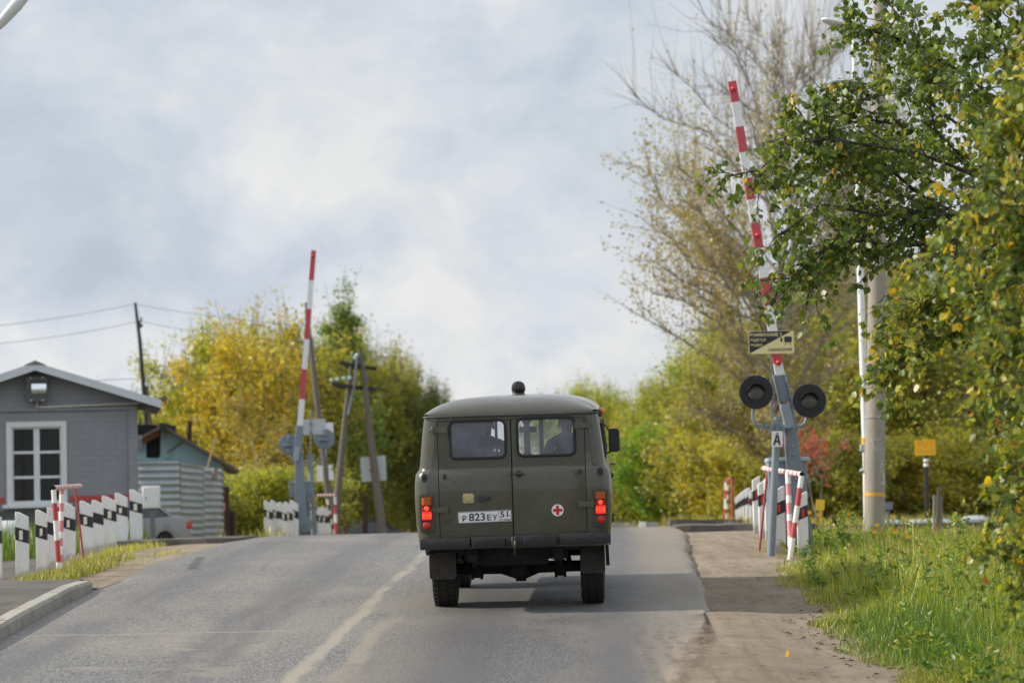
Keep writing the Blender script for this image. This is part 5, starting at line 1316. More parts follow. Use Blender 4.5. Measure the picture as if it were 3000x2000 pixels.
    def hump(x0, x1, y0, y1, D):
        def f(mb):
            a, b = W(x0, y1, D), W(x1, y0, D); c = (a + b) / 2; w = b.x - a.x; h = b.z - a.z
            rows = []
            for k in (0, .25, .5, .75, 1):
                yy = c.y - .16 + .32 * k; prof = [(-.5, 0), (-.49, .55), (-.44, .85), (-.3, 1), (.3, 1), (.44, .85), (.49, .55), (.5, 0)]; kk = 1 - .35 * abs(2 * k - 1) ** 3
                rows.append([Vector((c.x + w * p[0], yy, a.z - .05 + (h + .05) * p[1] * kk)) for p in prof])
            n = 8; mb.add([v for r in rows for v in r], [(i * n + j, i * n + j + 1, i * n + n + j + 1, i * n + n + j) for i in range(4) for j in range(n - 1)] + [tuple(range(n)), tuple(range(4 * n, 5 * n))[::-1]])
        return f
    for (x0, x1, y0, y1, D, lab) in ((2588, 2640, 1520, 1540, 44.4, 'small rounded grey track box at the foot of the concrete pole'), (2655, 2788, 1517, 1539, 44.2, 'long low grey track box behind the split wooden stump'), (2818, 2892, 1508, 1534, 43.9, 'pale rounded track box behind the hanging birch leaves')):
        simple('track_box', lab, 'track box', W((x0 + x1) / 2, y1, D), [('cover', 'galvanised', hump(x0, x1, y0, y1, D)), ('base_frame', 'signal_grey', lambda mb, a=x0, b=x1, y=y1, D=D: mb.box(W((a + b) / 2, y + 4, D), ((b - a) / S(D) * 1.02, .36, .06)))], 'grey boxes between the rails')
    D6 = 39.3
    simple('wooden_stump', 'split weathered wooden stump in the dry grass before the rails', 'stump', G(2745, D6), [
        ('stake', 'stump_wood', lambda mb: (mb.bar(W(2741, 1565, D6), W(2742.5, 1449, D6), .10, .09, 0, (0, 1, 0), .085, .05), mb.bar(W(2754, 1565, D6 + .06), W(2756, 1452, D6 + .06), .075, .08, 0, (0, 1, 0), .06, .05))),
        ('splinter', 'pole_wood', lambda mb: mb.bar(W(2748, 1570, D6 - .06), W(2750, 1426, D6 - .06), .06, .05, 0, (0, 1, 0), .035, .03))])
    simple('kerb_stone', 'white painted concrete stone lying at the far road edge', 'stone', W(1895, 1546, 58), [('stone', 'white_band', lambda mb: (mb.box(W(1883, 1537, 58), (.14, .3, .15)),)), ('slab', 'kerb_mat', lambda mb: mb.box(W(1908, 1538, 58.3), (.34, .4, .13)))])
right_side()

def left_side():
    # wooden pole with strut
    D = 74; q = lambda x, y, d=0: W(x, y, D + d)
    t = thing('utility_pole', 'dark wooden pole with a strut rising behind the grey hut roof', 'pole', G(432, D))
    mb = MB(); mb.tube([q(440, 1640), q(428, 1230), q(410, 1000), q(396, 887)], (.085, .075, .06, .042), 12); mb.build('shaft', 'pole_wood_dark', t, True, smooth=60)
    mb = MB(); mb.tube([q(455, 1640, 1), q(442, 1250, .6), q(428, 1130, .3)], .065, 10); mb.build('strut', 'pole_wood', t, True, smooth=60)
    mb = MB(); mb.tube([q(403, 948), q(413, 940), q(414, 930)], .03, 6); mb.tube([q(408, 958), q(414, 948)], .07, 8); mb.build('insulator_bracket', 'pole_wood_dark', t, True)
    # leaning pole behind the far barrier
    D = 59; q = lambda x, y, d=0: W(x, y, D + d)
    t = thing('utility_pole', 'leaning grey wooden pole right behind the far barrier', 'pole', G(972, D))
    mb = MB(); mb.tube([q(985, 1640), q(957, 1400), q(935, 1230), q(915, 1050), q(900, 930), q(896, 886)], (.09, .085, .075, .062, .052, .03), 12); mb.build('shaft', 'pole_wood', t, True, smooth=60)
    mb = MB()
    for x0, x1, y0, y1 in ((929, 946, 1363, 1410), (955, 977, 1238, 1280)): mb = MB(); mb.plate(rrect((x1 - x0) / S(D) / 2, (y1 - y0) / S(D) / 2, (x1 - x0) / S(D), (y1 - y0) / S(D), .02), [], q(x0, y1, -.22), EX, EZ, .01); pl = mb.build('sign_plate', 'plate_white', t, True)
    mb = MB(); mb.box(q(968, 1366, -.2), (.11, .02, .09)); mb.plate([(0, .0), (.12, 0), (.12, .2), (0, .34)], [], q(963, 1405, -.2), EX, EZ, .01); mb.build('sign_plate', 'plate_white', t, True)
    # double pole
    D = 64; q = lambda x, y, d=0: W(x, y, D + d)
    t = thing('double_pole', 'A-shaped pair of weathered poles with two crossarms', 'pole', G(1050, D))
    for pts, rr in (([q(975, 1660), q(990, 1440), q(1012, 1220), q(1028, 1090), q(1036, 1033)], (.11, .10, .075, .064, .055)), ([q(1136, 1680), q(1110, 1480), q(1080, 1230), q(1066, 1090), q(1054, 1030)], (.13, .118, .085, .066, .056))):
        mb = MB(); mb.tube(pts, rr, 12); mb.build('leg', 'pole_wood', t, True, smooth=60)
    for a, b in (((994, 1062), (1104, 1080)), ((972, 1124), (1102, 1140))):
        mb = MB(); mb.bar(q(a[0], a[1], -.22), q((a[0] + b[0]) / 2 + 4, (a[1] + b[1]) / 2 + 2, -.12), .10, .1); mb.bar(q(a[0] + 14, a[1] + 7, .12), q(b[0], b[1], .12), .11, .1); mb.build('crossarm', 'pole_wood_dark', t, True)
    for x, y in ((972, 1112), (989, 1110), (1009, 1108), (1025, 1106), (1041, 1047), (1045, 1040)):
        mb = MB(); mb.tube([q(x, y + 8, -.2), q(x, y + 4, -.2), q(x, y, -.2), q(x, y - 5, -.2)], (.02, .05, .055, .03), 8); mb.build('insulator', 'glass_insulator', t, True, smooth=60)
    mb = MB(); mb.tube([q(1046, 1052, -.3), q(1038, 1130, -.25), q(1020, 1215, -.2)], .025, 6); mb.build('down_pipe', 'signal_grey', t, True)
    b = simple('sign_panel', 'plain grey back of a square sign strapped to the double pole', 'sign', q(1092, 1410), [
        ('panel', 'sign_back', lambda mb: mb.plate([(.0, 0), (.66, .04), (.64, .70), (-.03, .66)], [], q(1060, 1412, .22), EX, EZ, .01)),
        ('strap', 'rust', lambda mb: [mb.tube([q(x, y), q(x - .6, y - 4)], .105, 12) for x, y in ((1086.5, 1334), (1093, 1378))])])
    # rusty post and white things in the brush
    D = 58
    simple('rusty_post', 'dark rusty steel post in front of the dark car', 'post', G(1070, D), [('shaft', 'rust_dark', lambda mb: mb.bar(W(1067, 1620, D), W(1074, 1450, D), .12, .1)), ('top_flange', 'rust', lambda mb: mb.box(W(1074, 1449, D), (.145, .12, .05)))])
    # white meter box
    D = 41; q = lambda x, y, d=0: W(x, y, D + d)
    t = thing('meter_box', 'white metal meter box on a grey steel post', 'meter box', G(448, D))
    mb = MB(); mb.box(q(442, 1455), (.30, .18, .385)); mb.build('box', 'cabinet_white', t, True, bevel=.008)
    mb = MB(); mb.box(q(442.5, 1456, -.094), (.268, .012, .345)); dr = mb.build('door', 'cabinet_white', t, True, bevel=.005, seg=1)
    mb = MB(); mb.box(q(428, 1458, -.105), (.012, .012, .028)); mb.build('lock', 'black_paint', dr, True)
    mb = MB(); mb.bar(q(446, 1488, .02), q(450, 1640, .02), .075, .06); mb.build('post', 'post_steel', t, True)
    # white tank with yellow stripe in front of the hut
    D = 43; q = lambda x, y, d=0: W(x, y, D + d)
    t = thing('water_tank', 'rounded white plastic tank with a yellow lid behind the first striped posts', 'tank', G(30, D))
    mb = MB(); c = q(25, 1640); M = Matrix.Translation(c); mb.lathe([(.0, -.3), (.40, -.3), (.42, .25), (.40, .52), (.30, .66), (.12, .70), (0, .70)], M, 24); mb.build('body', 'tank_white', t, True, smooth=60)
    mb = MB(); mb.box(q(36, 1534, -.1), (.24, .2, .045)); mb.build('lid', 'yellow_paint', t, True, bevel=.01)
left_side()

def hut():
    mt, N, L, o = newmat('hut_wall'); p = N.new('ShaderNodeBsdfPrincipled'); L.new(p.outputs[0], o.inputs[0]); p.inputs['Roughness'].default_value = .72
    tc = N.new('ShaderNodeTexCoord'); mp = N.new('ShaderNodeMapping'); mp.inputs['Rotation'].default_value = (R(90), 0, 0); L.new(tc.outputs['Object'], mp.inputs[0])
    bk = N.new('ShaderNodeTexBrick'); L.new(mp.outputs[0], bk.inputs['Vector']); bk.inputs['Scale'].default_value = 1; bk.inputs['Brick Width'].default_value = .26; bk.inputs['Row Height'].default_value = .105
    bk.inputs['Mortar Size'].default_value = .006; bk.inputs['Mortar Smooth'].default_value = .4; bk.inputs['Bias'].default_value = 0
    bk.inputs['Color1'].default_value = (.225, .236, .262, 1); bk.inputs['Color2'].default_value = (.215, .225, .25, 1); bk.inputs['Mortar'].default_value = (.182, .19, .21, 1)
    c = mixc(N, L, mrange(N, L, nse(N, L, tc.outputs['Object'], 2.5, 6, .6), .4, .7, 0, .35), bk.outputs['Color'], (.27, .28, .305)); L.new(c, p.inputs['Base Color'])
    L.new(bumpn(N, L, mth(N, L, 'ADD', mth(N, L, 'MULTIPLY', bk.outputs['Fac'], -1.0), mth(N, L, 'MULTIPLY', nse(N, L, tc.outputs['Object'], 30, 5), .6)), .45, .012), p.inputs['Normal'])
    pm('hut_plinth', (.085, .088, .10), .7, var=.12, vscale=3)
    D = 46; a = math.atan(.158) + R(.8); fx = Vector((math.cos(a), math.sin(a), 0)); fy = Vector((-math.sin(a), math.cos(a), 0)); n = -fy
    c0 = W(402, 1400, D); q = lambda x, y, off=0: onplane(x, y, c0 - fy * off, n)
    zb = .45; corner = Vector((c0.x, c0.y, zb))
    M = Matrix((fx, fy, EZ)).transposed().to_4x4(); M.translation = corner
    t = thing('signal_hut', 'small grey painted brick hut with a gable roof and white window', 'hut', corner, M)
    inv = M.inverted(); lc = lambda x, y: (lambda v: (v.x, v.z))(inv @ q(x, y))
    wd = 3.9; ez = lc(400, 1176)[1]; rz = lc(105, 1088)[1]; xr = lc(105, 1088)[0]; wl = 2 * xr
    wx0, wz0 = lc(26, 1478); wx1, wz1 = lc(192, 1236)
    wxa, wxb = lc(24, 1360)[0], lc(193, 1360)[0]
    mb = MB(); out = [(wl, .0), (0, 0), (0, ez), (xr, rz + .02), (wl, ez)]
    hole = [(wxa, wz0), (wxb, wz0), (wxb, wz1), (wxa, wz1)]
    zr = lc(300, 1464)[1]
    mb.plate([(wl, zr - .02), (0, zr - .02), (0, ez), (xr, rz), (wl, ez)], [[(wxa, wz0), (wxb, wz0), (wxb, wz1), (wxa, wz1)]], (0, 0, 0), EX, EZ, .2) if wz0 > zr else mb.plate(out, [hole], (0, 0, 0), EX, EZ, .2)
    dp = 3.0
    mb.add([(0, .2, 0), (0, dp, 0), (0, dp, ez), (0, .2, ez)], [(0, 1, 2, 3)]); mb.add([(wl, .2, 0), (wl, dp, 0), (wl, dp, ez), (wl, .2, ez)], [(3, 2, 1, 0)])
    mb.add([(0, dp, 0), (wl, dp, 0), (wl, dp, ez), (xr, dp, rz), (0, dp, ez)], [(0, 1, 2, 3, 4)])
    mb.build('wall', 'hut_wall', t, fixn=False)
    mb = MB(); mb.box((wl / 2, .0, zr / 2 - .09), (-wl + .05, .05, zr - .14)); mb.build('plinth', 'hut_plinth', t)
    mb = MB(); zb0, zb1 = lc(300, 1467)[1], lc(300, 1450)[1]
    mb.box(((wxb + .06) / 2 + 0.01, -.012, (zb0 + zb1) / 2), (-(wxb + .06) - .0, .02, zb1 - zb0)); mb.box(((wl + wxa) / 2 - .04, -.012, (zb0 + zb1) / 2), (wxa - wl - .08, .02, zb1 - zb0)); mb.build('painted_band', 'house_band', t)
    x0, x1 = lc(376, 1300)[0], .02; zl = lc(300, 1200)[1]
    mb = MB(); mb.box(((x0 + x1) / 2, -.02, (zl + zb1) / 2), (x1 - x0, .05, zl - zb1)); mb.build('corner_pilaster', 'hut_wall', t)
    mb = MB(); mb.box((wl / 2, -.025, zl + .02), (-wl + .06, .06, .045)); mb.build('string_course', 'hut_wall', t)
    # roof
    ov, fr = .46, .42; sl = (rz - ez) / (0 - xr) if xr else 0
    th = .13
    mb = MB()
    for sgn in (1, -1):
        xe = (0 + ov) if sgn > 0 else (wl - ov); ze = ez - sl * ov
        p = [(xr, -fr, rz), (xe, -fr, ze), (xe, dp + .3, ze), (xr, dp + .3, rz)]
        mb.add([(a_, b_, c_ + .005) for a_, b_, c_ in p] + [(a_, b_, c_ + th) for a_, b_, c_ in p], [(0, 1, 2, 3), (7, 6, 5, 4), (1, 5, 6, 2), (2, 6, 7, 3)])
    rf = mb.build('roof', 'house_roof', t)
    mb = MB()
    for sgn in (1, -1):
        xe = (0 + ov + .01) if sgn > 0 else (wl - ov - .01); ze = ez - sl * ov
        p = [(xr, rz), (xe, ze), (xe, ze + th + .02), (xr, rz + th + .02)]
        mb.add([(x, -fr - .02, z) for x, z in p] + [(x, -fr + .0, z) for x, z in p], [(0, 1, 2, 3), (7, 6, 5, 4), (0, 4, 5, 1), (2, 6, 7, 3), (1, 5, 6, 2)])
    mb.build('fascia', 'house_fascia', rf)
    mb = MB(); mb.add([(xr - .20, -fr - .03, rz + th - .03), (xr + .20, -fr - .03, rz + th - .03), (xr, -fr - .03, rz + th + .055), (xr - .20, dp + .3, rz + th - .03), (xr + .20, dp + .3, rz + th - .03), (xr, dp + .3, rz + th + .055)], [(0, 1, 2), (0, 2, 5, 3), (1, 4, 5, 2), (3, 5, 4)]); mb.build('ridge_cap', 'post_steel', rf)
    bl, bh = lc(400, 1196), lc(488, 1165)
    mb = MB(); mb.bar((bl[0] - .3, .25, bl[1] - .09), (bh[0], -.05, bh[1] + .0), .085, .1, 0, (0, 1, 0)); mb.build('eave_beam', 'pole_wood', rf)
    # window
    mb = MB(); tw = .10
    xo0, xo1 = wxa - .03, wxb + .02; zo0, zo1 = wz0, wz1 + .02
    mb.plate([(xo0, zo0), (xo1, zo0), (xo1, zo1), (xo0, zo1)], [[(xo0 + tw, zo0 + .03), (xo1 - tw, zo0 + .03), (xo1 - tw, zo1 - tw), (xo0 + tw, zo1 - tw)]], (0, -.03, 0), EX, EZ, .09)
    wn = mb.build('window', 'house_trim', t)
    A0, A1, B0, B1 = xo0 + tw, xo1 - tw, zo0 + .03, zo1 - tw
    mb = MB(); cm = (A0 + A1) / 2; sw = .045
    holes = []
    for xa, xb in ((A0 + .03, cm - .055), (cm + .055, A1 - .03)):
        hh = (B1 - B0 - .07 - 2 * .05) / 3
        for k in range(3): z0 = B0 + .035 + k * (hh + .05); holes.append([(xa, z0), (xb, z0), (xb, z0 + hh), (xa, z0 + hh)])
    mb.plate([(A0, B0), (A1, B0), (A1, B1), (A0, B1)], holes, (0, .03, 0), EX, EZ, .05); mb.build('sash', 'house_trim', wn)
    mb = MB(); mb.plate([(A0, B0), (A1, B0), (A1, B1), (A0, B1)], [], (0, .055, 0), EX, EZ, 0); mb.build('glass', 'window_glass', wn, fixn=False)
    mb = MB(); mb.box(((xo0 + xo1) / 2, -.06, zo0 - .035), (xo1 - xo0 + .16, .16, .07)); mb.build('sill', 'house_trim', wn, bevel=.01)
    mb = MB(); mb.add([(A0 - .1, .5, B0 - .1), (A1 + .1, .5, B0 - .1), (A1 + .1, .5, B1 + .1), (A0 - .1, .5, B1 + .1)], [(0, 1, 2, 3)]); mb.build('room_interior', 'room_dark', t, fixn=False)
    mb = MB(); V = []; k = 24
    for i in range(k + 1):
        x = cm + .20 + (A1 - cm - .22) * i / k; yy = .26 + .035 * math.sin(i * 1.9); V += [(x, yy, B0 - .05), (x * 1.0, yy, B1 + .05)]
    mb.add(V, [(2 * i, 2 * i + 2, 2 * i + 3, 2 * i + 1) for i in range(k)]); mb.build('curtain', 'curtain', wn, smooth=60, fixn=False)
    mb = MB(); vx, vz = lc(238, 1121); mb.box((vx, -.004, vz), (.14, .02, .05)); mb.build('air_vent', 'dark_hole', t)
    # flood light and its pipe, screwed to the gable
    f0 = q(108, 1140, .12); M2 = Matrix((fx, fy, EZ)).transposed().to_4x4(); M2.translation = f0
    f = thing('floodlight', 'square grey floodlight under the ridge of the hut', 'lamp', f0, M2)
    mb = MB(); w, h = .39, .46
    mb.plate(rrect(0, 0, w, h, .02), [rrect(.02, .0, w * .80, h * .72, .01)], (0, -.10, 0), EX, EZ, .05); mb.box((0, .02, 0), (w * .96, .12, h * .96)); mb.build('housing', 'floodlight_metal', f, bevel=.006, seg=1)
    mb = MB(); V = []
    for i in range(9):
        a_ = math.pi * (i / 8 - .5) ; V += [(-.10, -.045 + .03 * math.cos(a_) * -1, .06 + .11 * math.sin(a_) - .04), (.19, -.045 + .03 * math.cos(a_) * -1, .06 + .11 * math.sin(a_) - .04)]
    mb.add(V, [(2 * i, 2 * i + 1, 2 * i + 3, 2 * i + 2) for i in range(8)]); mb.build('reflector', 'reflector_tin', f, smooth=60, fixn=False)
    for sx in (-1, 1):
        for sz in (-1, 1): mb = MB(); mb.lathe([(.018, 0), (.018, .03), (0, .034)], frame4((sx * .11 + .0, -.105, sz * .215), (0, -1, 0)), 10); mb.build('bolt', 'galvanised', f)
    c_ = thing('conduit_pipe', 'pale cable pipe running across the hut gable', 'pipe', q(110, 1190, .06))
    mb = MB(); mb.tube([q(112, 1168, .07), q(106, 1192, .07), q(140, 1192, .07), q(402, 1180.5, .07), q(420, 1172, .0)], .022, 10); mb.build('pipe', 'conduit', c_, True, smooth=50)
hut()

def shed_and_fence():
    pm('blue_boards', (.215, .34, .38), .75, var=.12, vscale=9, dirt=(.13, .17, .17), dirtamt=.5, stretch=(5, 5, .35), bump=.4, bscale=14)
    D = 59; c0 = W(480, 1300, D); q = lambda x, y, d=0: W(x, y, D + d)
    t = thing('wooden_shed', 'old light blue boarded shed with a dark loft opening', 'shed', Vector((c0.x, D, float(gz(c0.x, D)))))
    o = W(480, 1500, D); zg = float(gz(c0.x, D)) - .3
    l2 = lambda x, y: ((q(x, y) - Vector((o.x, D, 0))).x, q(x, y).z)
    mb = MB(); P = [l2(404, 1300), l2(404, 1400), l2(650, 1400), l2(650, 1362), l2(480, 1254)]
    P[1] = (P[1][0], zg); P[2] = (P[2][0], zg)
    hole = [l2(428, 1340), l2(464, 1342), l2(470, 1333), l2(470, 1264), l2(428, 1292)]
    mb.plate(P, [hole], Vector((o.x, D, 0)), EX, EZ, .05); mb.build('gable_wall', 'blue_boards', t, True)
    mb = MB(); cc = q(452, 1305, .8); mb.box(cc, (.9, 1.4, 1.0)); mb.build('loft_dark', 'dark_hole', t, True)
    mb = MB(); th = 9
    def slab(a, b, dy0, dy1, k):
        A0, A1, A2, A3 = q(*a, dy0), q(*b, dy0), q(*b, dy1), q(*a, dy1)
        A2 = A1 + Vector((-.22, 1, 0)) * (dy1 - dy0); A3 = A0 + Vector((-.22, 1, 0)) * (dy1 - dy0); up = Vector((0, 0, k))
        mb.add([A0, A1, A2, A3, A0 + up, A1 + up, A2 + up, A3 + up], [(3, 2, 1, 0), (4, 5, 6, 7), (0, 1, 5, 4), (1, 2, 6, 5), (2, 3, 7, 6), (3, 0, 4, 7)])
    slab((476, 1254), (414, 1286), -.5, 1.6, .085); slab((480, 1254), (700, 1386), -.5, 1.6, .085); rf = mb.build('roof', 'shed_roof', t, True)
    mb = MB(); slab((466, 1250), (494, 1252), -.55, 1.6, .10); mb.build('ridge_cap', 'rubber', rf, True)
    mb = MB(); mb.tube([q(555, 1320, .9), q(555, 1233, .9)], .058, 12); mb.build('stove_pipe', 'rust_dark', rf, True, smooth=60)
    mb = MB(); mb.bar(q(420, 1293, -.05), q(468, 1268, -.05), .11, .03, 0, (0, 1, 0)); mb.build('loose_plank', 'shed_plank', t, True)
    mb = MB(); mb.bar(q(489, 1325, -.04), q(533, 1294, -.04), .035, .03); mb.build('nailed_batten', 'pole_wood', t, True)
    mb = MB(); mb.bar(q(486, 1343, -.03), q(505, 1330, -.03), .02, .03); mb.bar(q(477, 1252, -.1), q(478, 1278, -.1), .06, .04); mb.bar(q(404, 1345, -.03), q(650, 1361, -.03), .05, .03); mb.build('trim_board', 'blue_boards', t, True)
    mb = MB(); mb.box(q(403, 1296, -.1), (.26, .05, .36)); mb.build('slate_sheet', 'post_steel', t, True)
    # corrugated fence
    D = 54.5; t = thing('corrugated_fence', 'galvanised corrugated sheet fence below the blue shed', 'fence', G(520, D))
    pm('corrugated_zinc', (.40, .44, .45), .42, metal=.45, var=.14, vscale=1.6, dirt=(.50, .53, .53), dirtamt=.5)
    def sheet(x0, y0, D0, x1, y1, D1, ph):
        a, b = W(x0, y0, D0), W(x1, y1, D1); d = (b - a); nrm = Vector((d.y, -d.x, 0)).normalized(); zb = .1; V = []; n = 140
        for i in range(n + 1):
            f = i / n; w = math.tanh(2.2 * math.sin(2 * math.pi * ((a.z - (a.z - zb) * f) / .155) + ph)) * .026
            for p, zt in ((a, a.z), (b, b.z)): z = zt - (zt - zb) * f; V.append(Vector((p.x, p.y, z)) + nrm * w)
        mb = MB(); mb.add(V, [(2 * i, 2 * i + 1, 2 * i + 3, 2 * i + 2) for i in range(n)]); return mb.build('metal_sheet', 'corrugated_zinc', t, True, smooth=60, fixn=False)
    sheet(398, 1352, 53.6, 526, 1351, 53.6, 0); sheet(525, 1356, 53.9, 597, 1364, 55.2, 1.4); sheet(596, 1367, 55.15, 650, 1371, 56.1, 1.2)
    mb = MB(); mb.bar(W(526, 1352, 53.85), W(526, 1640, 53.85), .05, .05); mb.bar(W(650, 1366, 56.2), W(650, 1640, 56.2), .07, .07); mb.build('post', 'pole_wood', t, True)
    D = 54.9
    simple('tin_pipe', 'short rusty tin pipe hanging on the fence corner', 'pipe', W(630, 1405, D), [('tube', 'stump_wood', lambda mb: mb.tube([W(628, 1406, D), W(631, 1370, D)], .065, 14)), ('hole', 'dark_hole', lambda mb: mb.tube([W(627.9, 1407, D - .02), W(628, 1405.4, D - .02)], .058, 14))])
    o = MB(); o.bar(W(606, 1372, 54.6), W(634, 1276, 54.9), .045, .03); o = o.build('wooden_stick', 'straw_stick'); tag(o, 'pale wooden stick leaning above the corrugated fence', 'stick')
    D = 57
    simple('rusty_pillar', 'thick rusty pipe pillar standing right of the corrugated fence', 'pillar', G(661, D), [('pipe', 'rust_dark', lambda mb: mb.tube([W(664, 1640, D), W(661, 1424, D)], .082, 14)), ('bare_patch', 'pink_band', lambda mb: mb.box(W(655, 1484, D - .075), (.07, .03, .19))), ('base_box', 'rust_dark', lambda mb: mb.box(W(668, 1545, D + .2), (.36, .3, .75)))])
shed_and_fence()

def wires():
    def sag(a, b, s, r=.014, n=14):
        P = [a.lerp(b, i / n) - EZ * (s * 4 * (i / n) * (1 - i / n)) for i in range(n + 1)]; return P, r
    runs = [(W(396, 890, 74), W(-200, 972, 60), .10, 'overhead wire from the dark pole top to the left edge'), (W(412, 940, 74), W(-200, 1022, 60), .12, 'lower overhead wire from the dark pole to the left edge'),
            (W(398, 892, 74), W(897, 955, 59), .05, 'overhead wire from the dark pole top to the leaning pole'), (W(414, 942, 74), W(900, 1005, 59), .08, 'lower overhead wire between the dark pole and leaning pole'),
            (W(-150, 1125, 60), W(920, 1075, 59), .08, 'low overhead wire crossing in front of the yellow trees'), 
            (W(905, 900, 59), W(670, 1440, 57), .22, 'slack guy wire running down left of the leaning pole'), (W(912, 980, 59), W(985, 1225, 64), .18, 'slack cable between the leaning pole and the double pole')]
    for a, b, s, lab in runs:
        P, r = sag(a, b, s); mb = MB(); mb.tube(P, .0065, 5, 0, True); o = mb.build('overhead_wire', 'wire'); tag(o, lab, 'wire', 'overhead wires left of the road')
wires()

def sedan(label, loc, heading, paint, group=None):
    M = Matrix.Translation(loc) @ Matrix.Rotation(math.atan2(heading[1], heading[0]), 4, 'Z')
    t = thing('parked_car', label, 'car', loc, M, group)
    low = [(-2.15, .42), (-2.18, .62), (-2.12, .86), (-2.02, .95), (-1.45, .985), (-1.30, .97), (.95, .93), (1.95, .80), (2.13, .66), (2.16, .40), (1.9, .24)]
    def arch(cx): return [(cx + .38 * math.cos(R(a)), .30 + .38 * math.sin(R(a))) for a in range(0, 181, 20)]
    low += [(x, z) for x, z in arch(1.35)] + [(.8, .22), (-.8, .22)] + [(x, z) for x, z in arch(-1.28)] + [(-1.9, .26)]
    mb = MB(); n = len(low)
    for k, (yy, kx) in enumerate(((-.82, .985), (-.78, 1), (.78, 1), (.82, .985))): pass
    mb.plate(low, [], (0, -.83, 0), EX, EZ, 0)
    V = [(x, -.83, z) for x, z in low] + [(x, .83, z) for x, z in low]
    mb2 = MB(); mb2.plate(low, [], (0, -.83, 0), EX, EZ, 1.66); mb2.build('body', paint, t, bevel=.035, smooth=35)
    roof = [(-1.55, .96), (-.95, 1.36), (-.35, 1.44), (.25, 1.42), (1.02, .93)]
    mb = MB(); V = []
    for (x, z) in roof: k = 1 - .26 * (z - .93) / .5; V += [(x, -.80 * k, z), (x, .80 * k, z)]
    mb.add(V, [(2 * i, 2 * i + 1, 2 * i + 3, 2 * i + 2) for i in range(4)] + [(0, 2, 4, 6, 8), (9, 7, 5, 3, 1)]); mb.build('windows', 'car_glass', t)
    mb = MB()
    for sgn in (-1, 1):
        pr = [(x, sgn * .80 * (1 - .26 * (z - .93) / .5), z) for x, z in roof]
        for i in range(4): mb.bar(Vector(pr[i]) + Vector((0, 0, .01)), Vector(pr[i + 1]) + Vector((0, 0, .01)), .07, .05, 0, (0, 1, 0))
        mb.bar((-.2, sgn * .75, .95), (-.22, sgn * .62, 1.42), .06, .04, 0, (0, 1, 0))
        mb.add([(-1.55, sgn * .79, .965), (-.98, sgn * .70, 1.0 + .0), (-1.0, sgn * .615, 1.34)][:3], [(0, 1, 2)])
    mb.add([(-1.0, -.61, 1.36), (-1.0, .61, 1.36), (-.35, .60, 1.465), (-.35, -.60, 1.465), (.3, .60, 1.44), (.3, -.60, 1.44)], [(0, 1, 2, 3), (3, 2, 4, 5)]); mb.build('roof', paint, t, smooth=40)
    for x in (1.35, -1.28):
        for sgn in (-1, 1):
            mb = MB(); mb.lathe([(.2, -.09), (.30, -.09), (.315, -.05), (.315, .05), (.30, .09), (.2, .09)], frame4((x, sgn * .74, .31), (0, sgn, 0)), 24); w = mb.build('wheel', 'tyre_rubber', t, smooth=50)
            mb = MB(); mb.lathe([(.2, .07), (.17, .085), (.05, .06), (0, .07)], frame4((x, sgn * .74, .31), (0, sgn, 0)), 16); mb.build('rim', 'galvanised', w, smooth=50)
    for sgn in (-1, 1):
        mb = MB(); mb.box((-2.09, sgn * .70, .78), (.20, .28, .17)); tl = mb.build('tail_light', 'red_reflector', t, bevel=.03)
        mb = MB(); mb.box((-2.13, sgn * .70, .67), (.13, .24, .06)); mb.build('reverse_lens', 'plate_white', tl, bevel=.01)
    mb = MB(); mb.box((-2.15, 0, .48), (.12, 1.62, .16)); mb.build('rear_bumper', paint, t, bevel=.03)
    mb = MB(); mb.box((-2.19, 0, .8), (.02, .52, .11)); mb.build('number_plate', 'plate_white', t)
tl = W(468, 1560, 51.5)
sedan('silver sedan parked between the grey hut and the corrugated fence', Vector((tl.x - .50 * 2.15, 51.5 - .86 * 2.15, .355)), (-.50, -.86), 'car_silver')
tl = W(1192, 1552, 118)
sedan('dark blue sedan showing its roof and tail beyond the crossing', Vector((tl.x - 2.15, 118, tl.z - .95)), (-1, .04), 'car_dark')
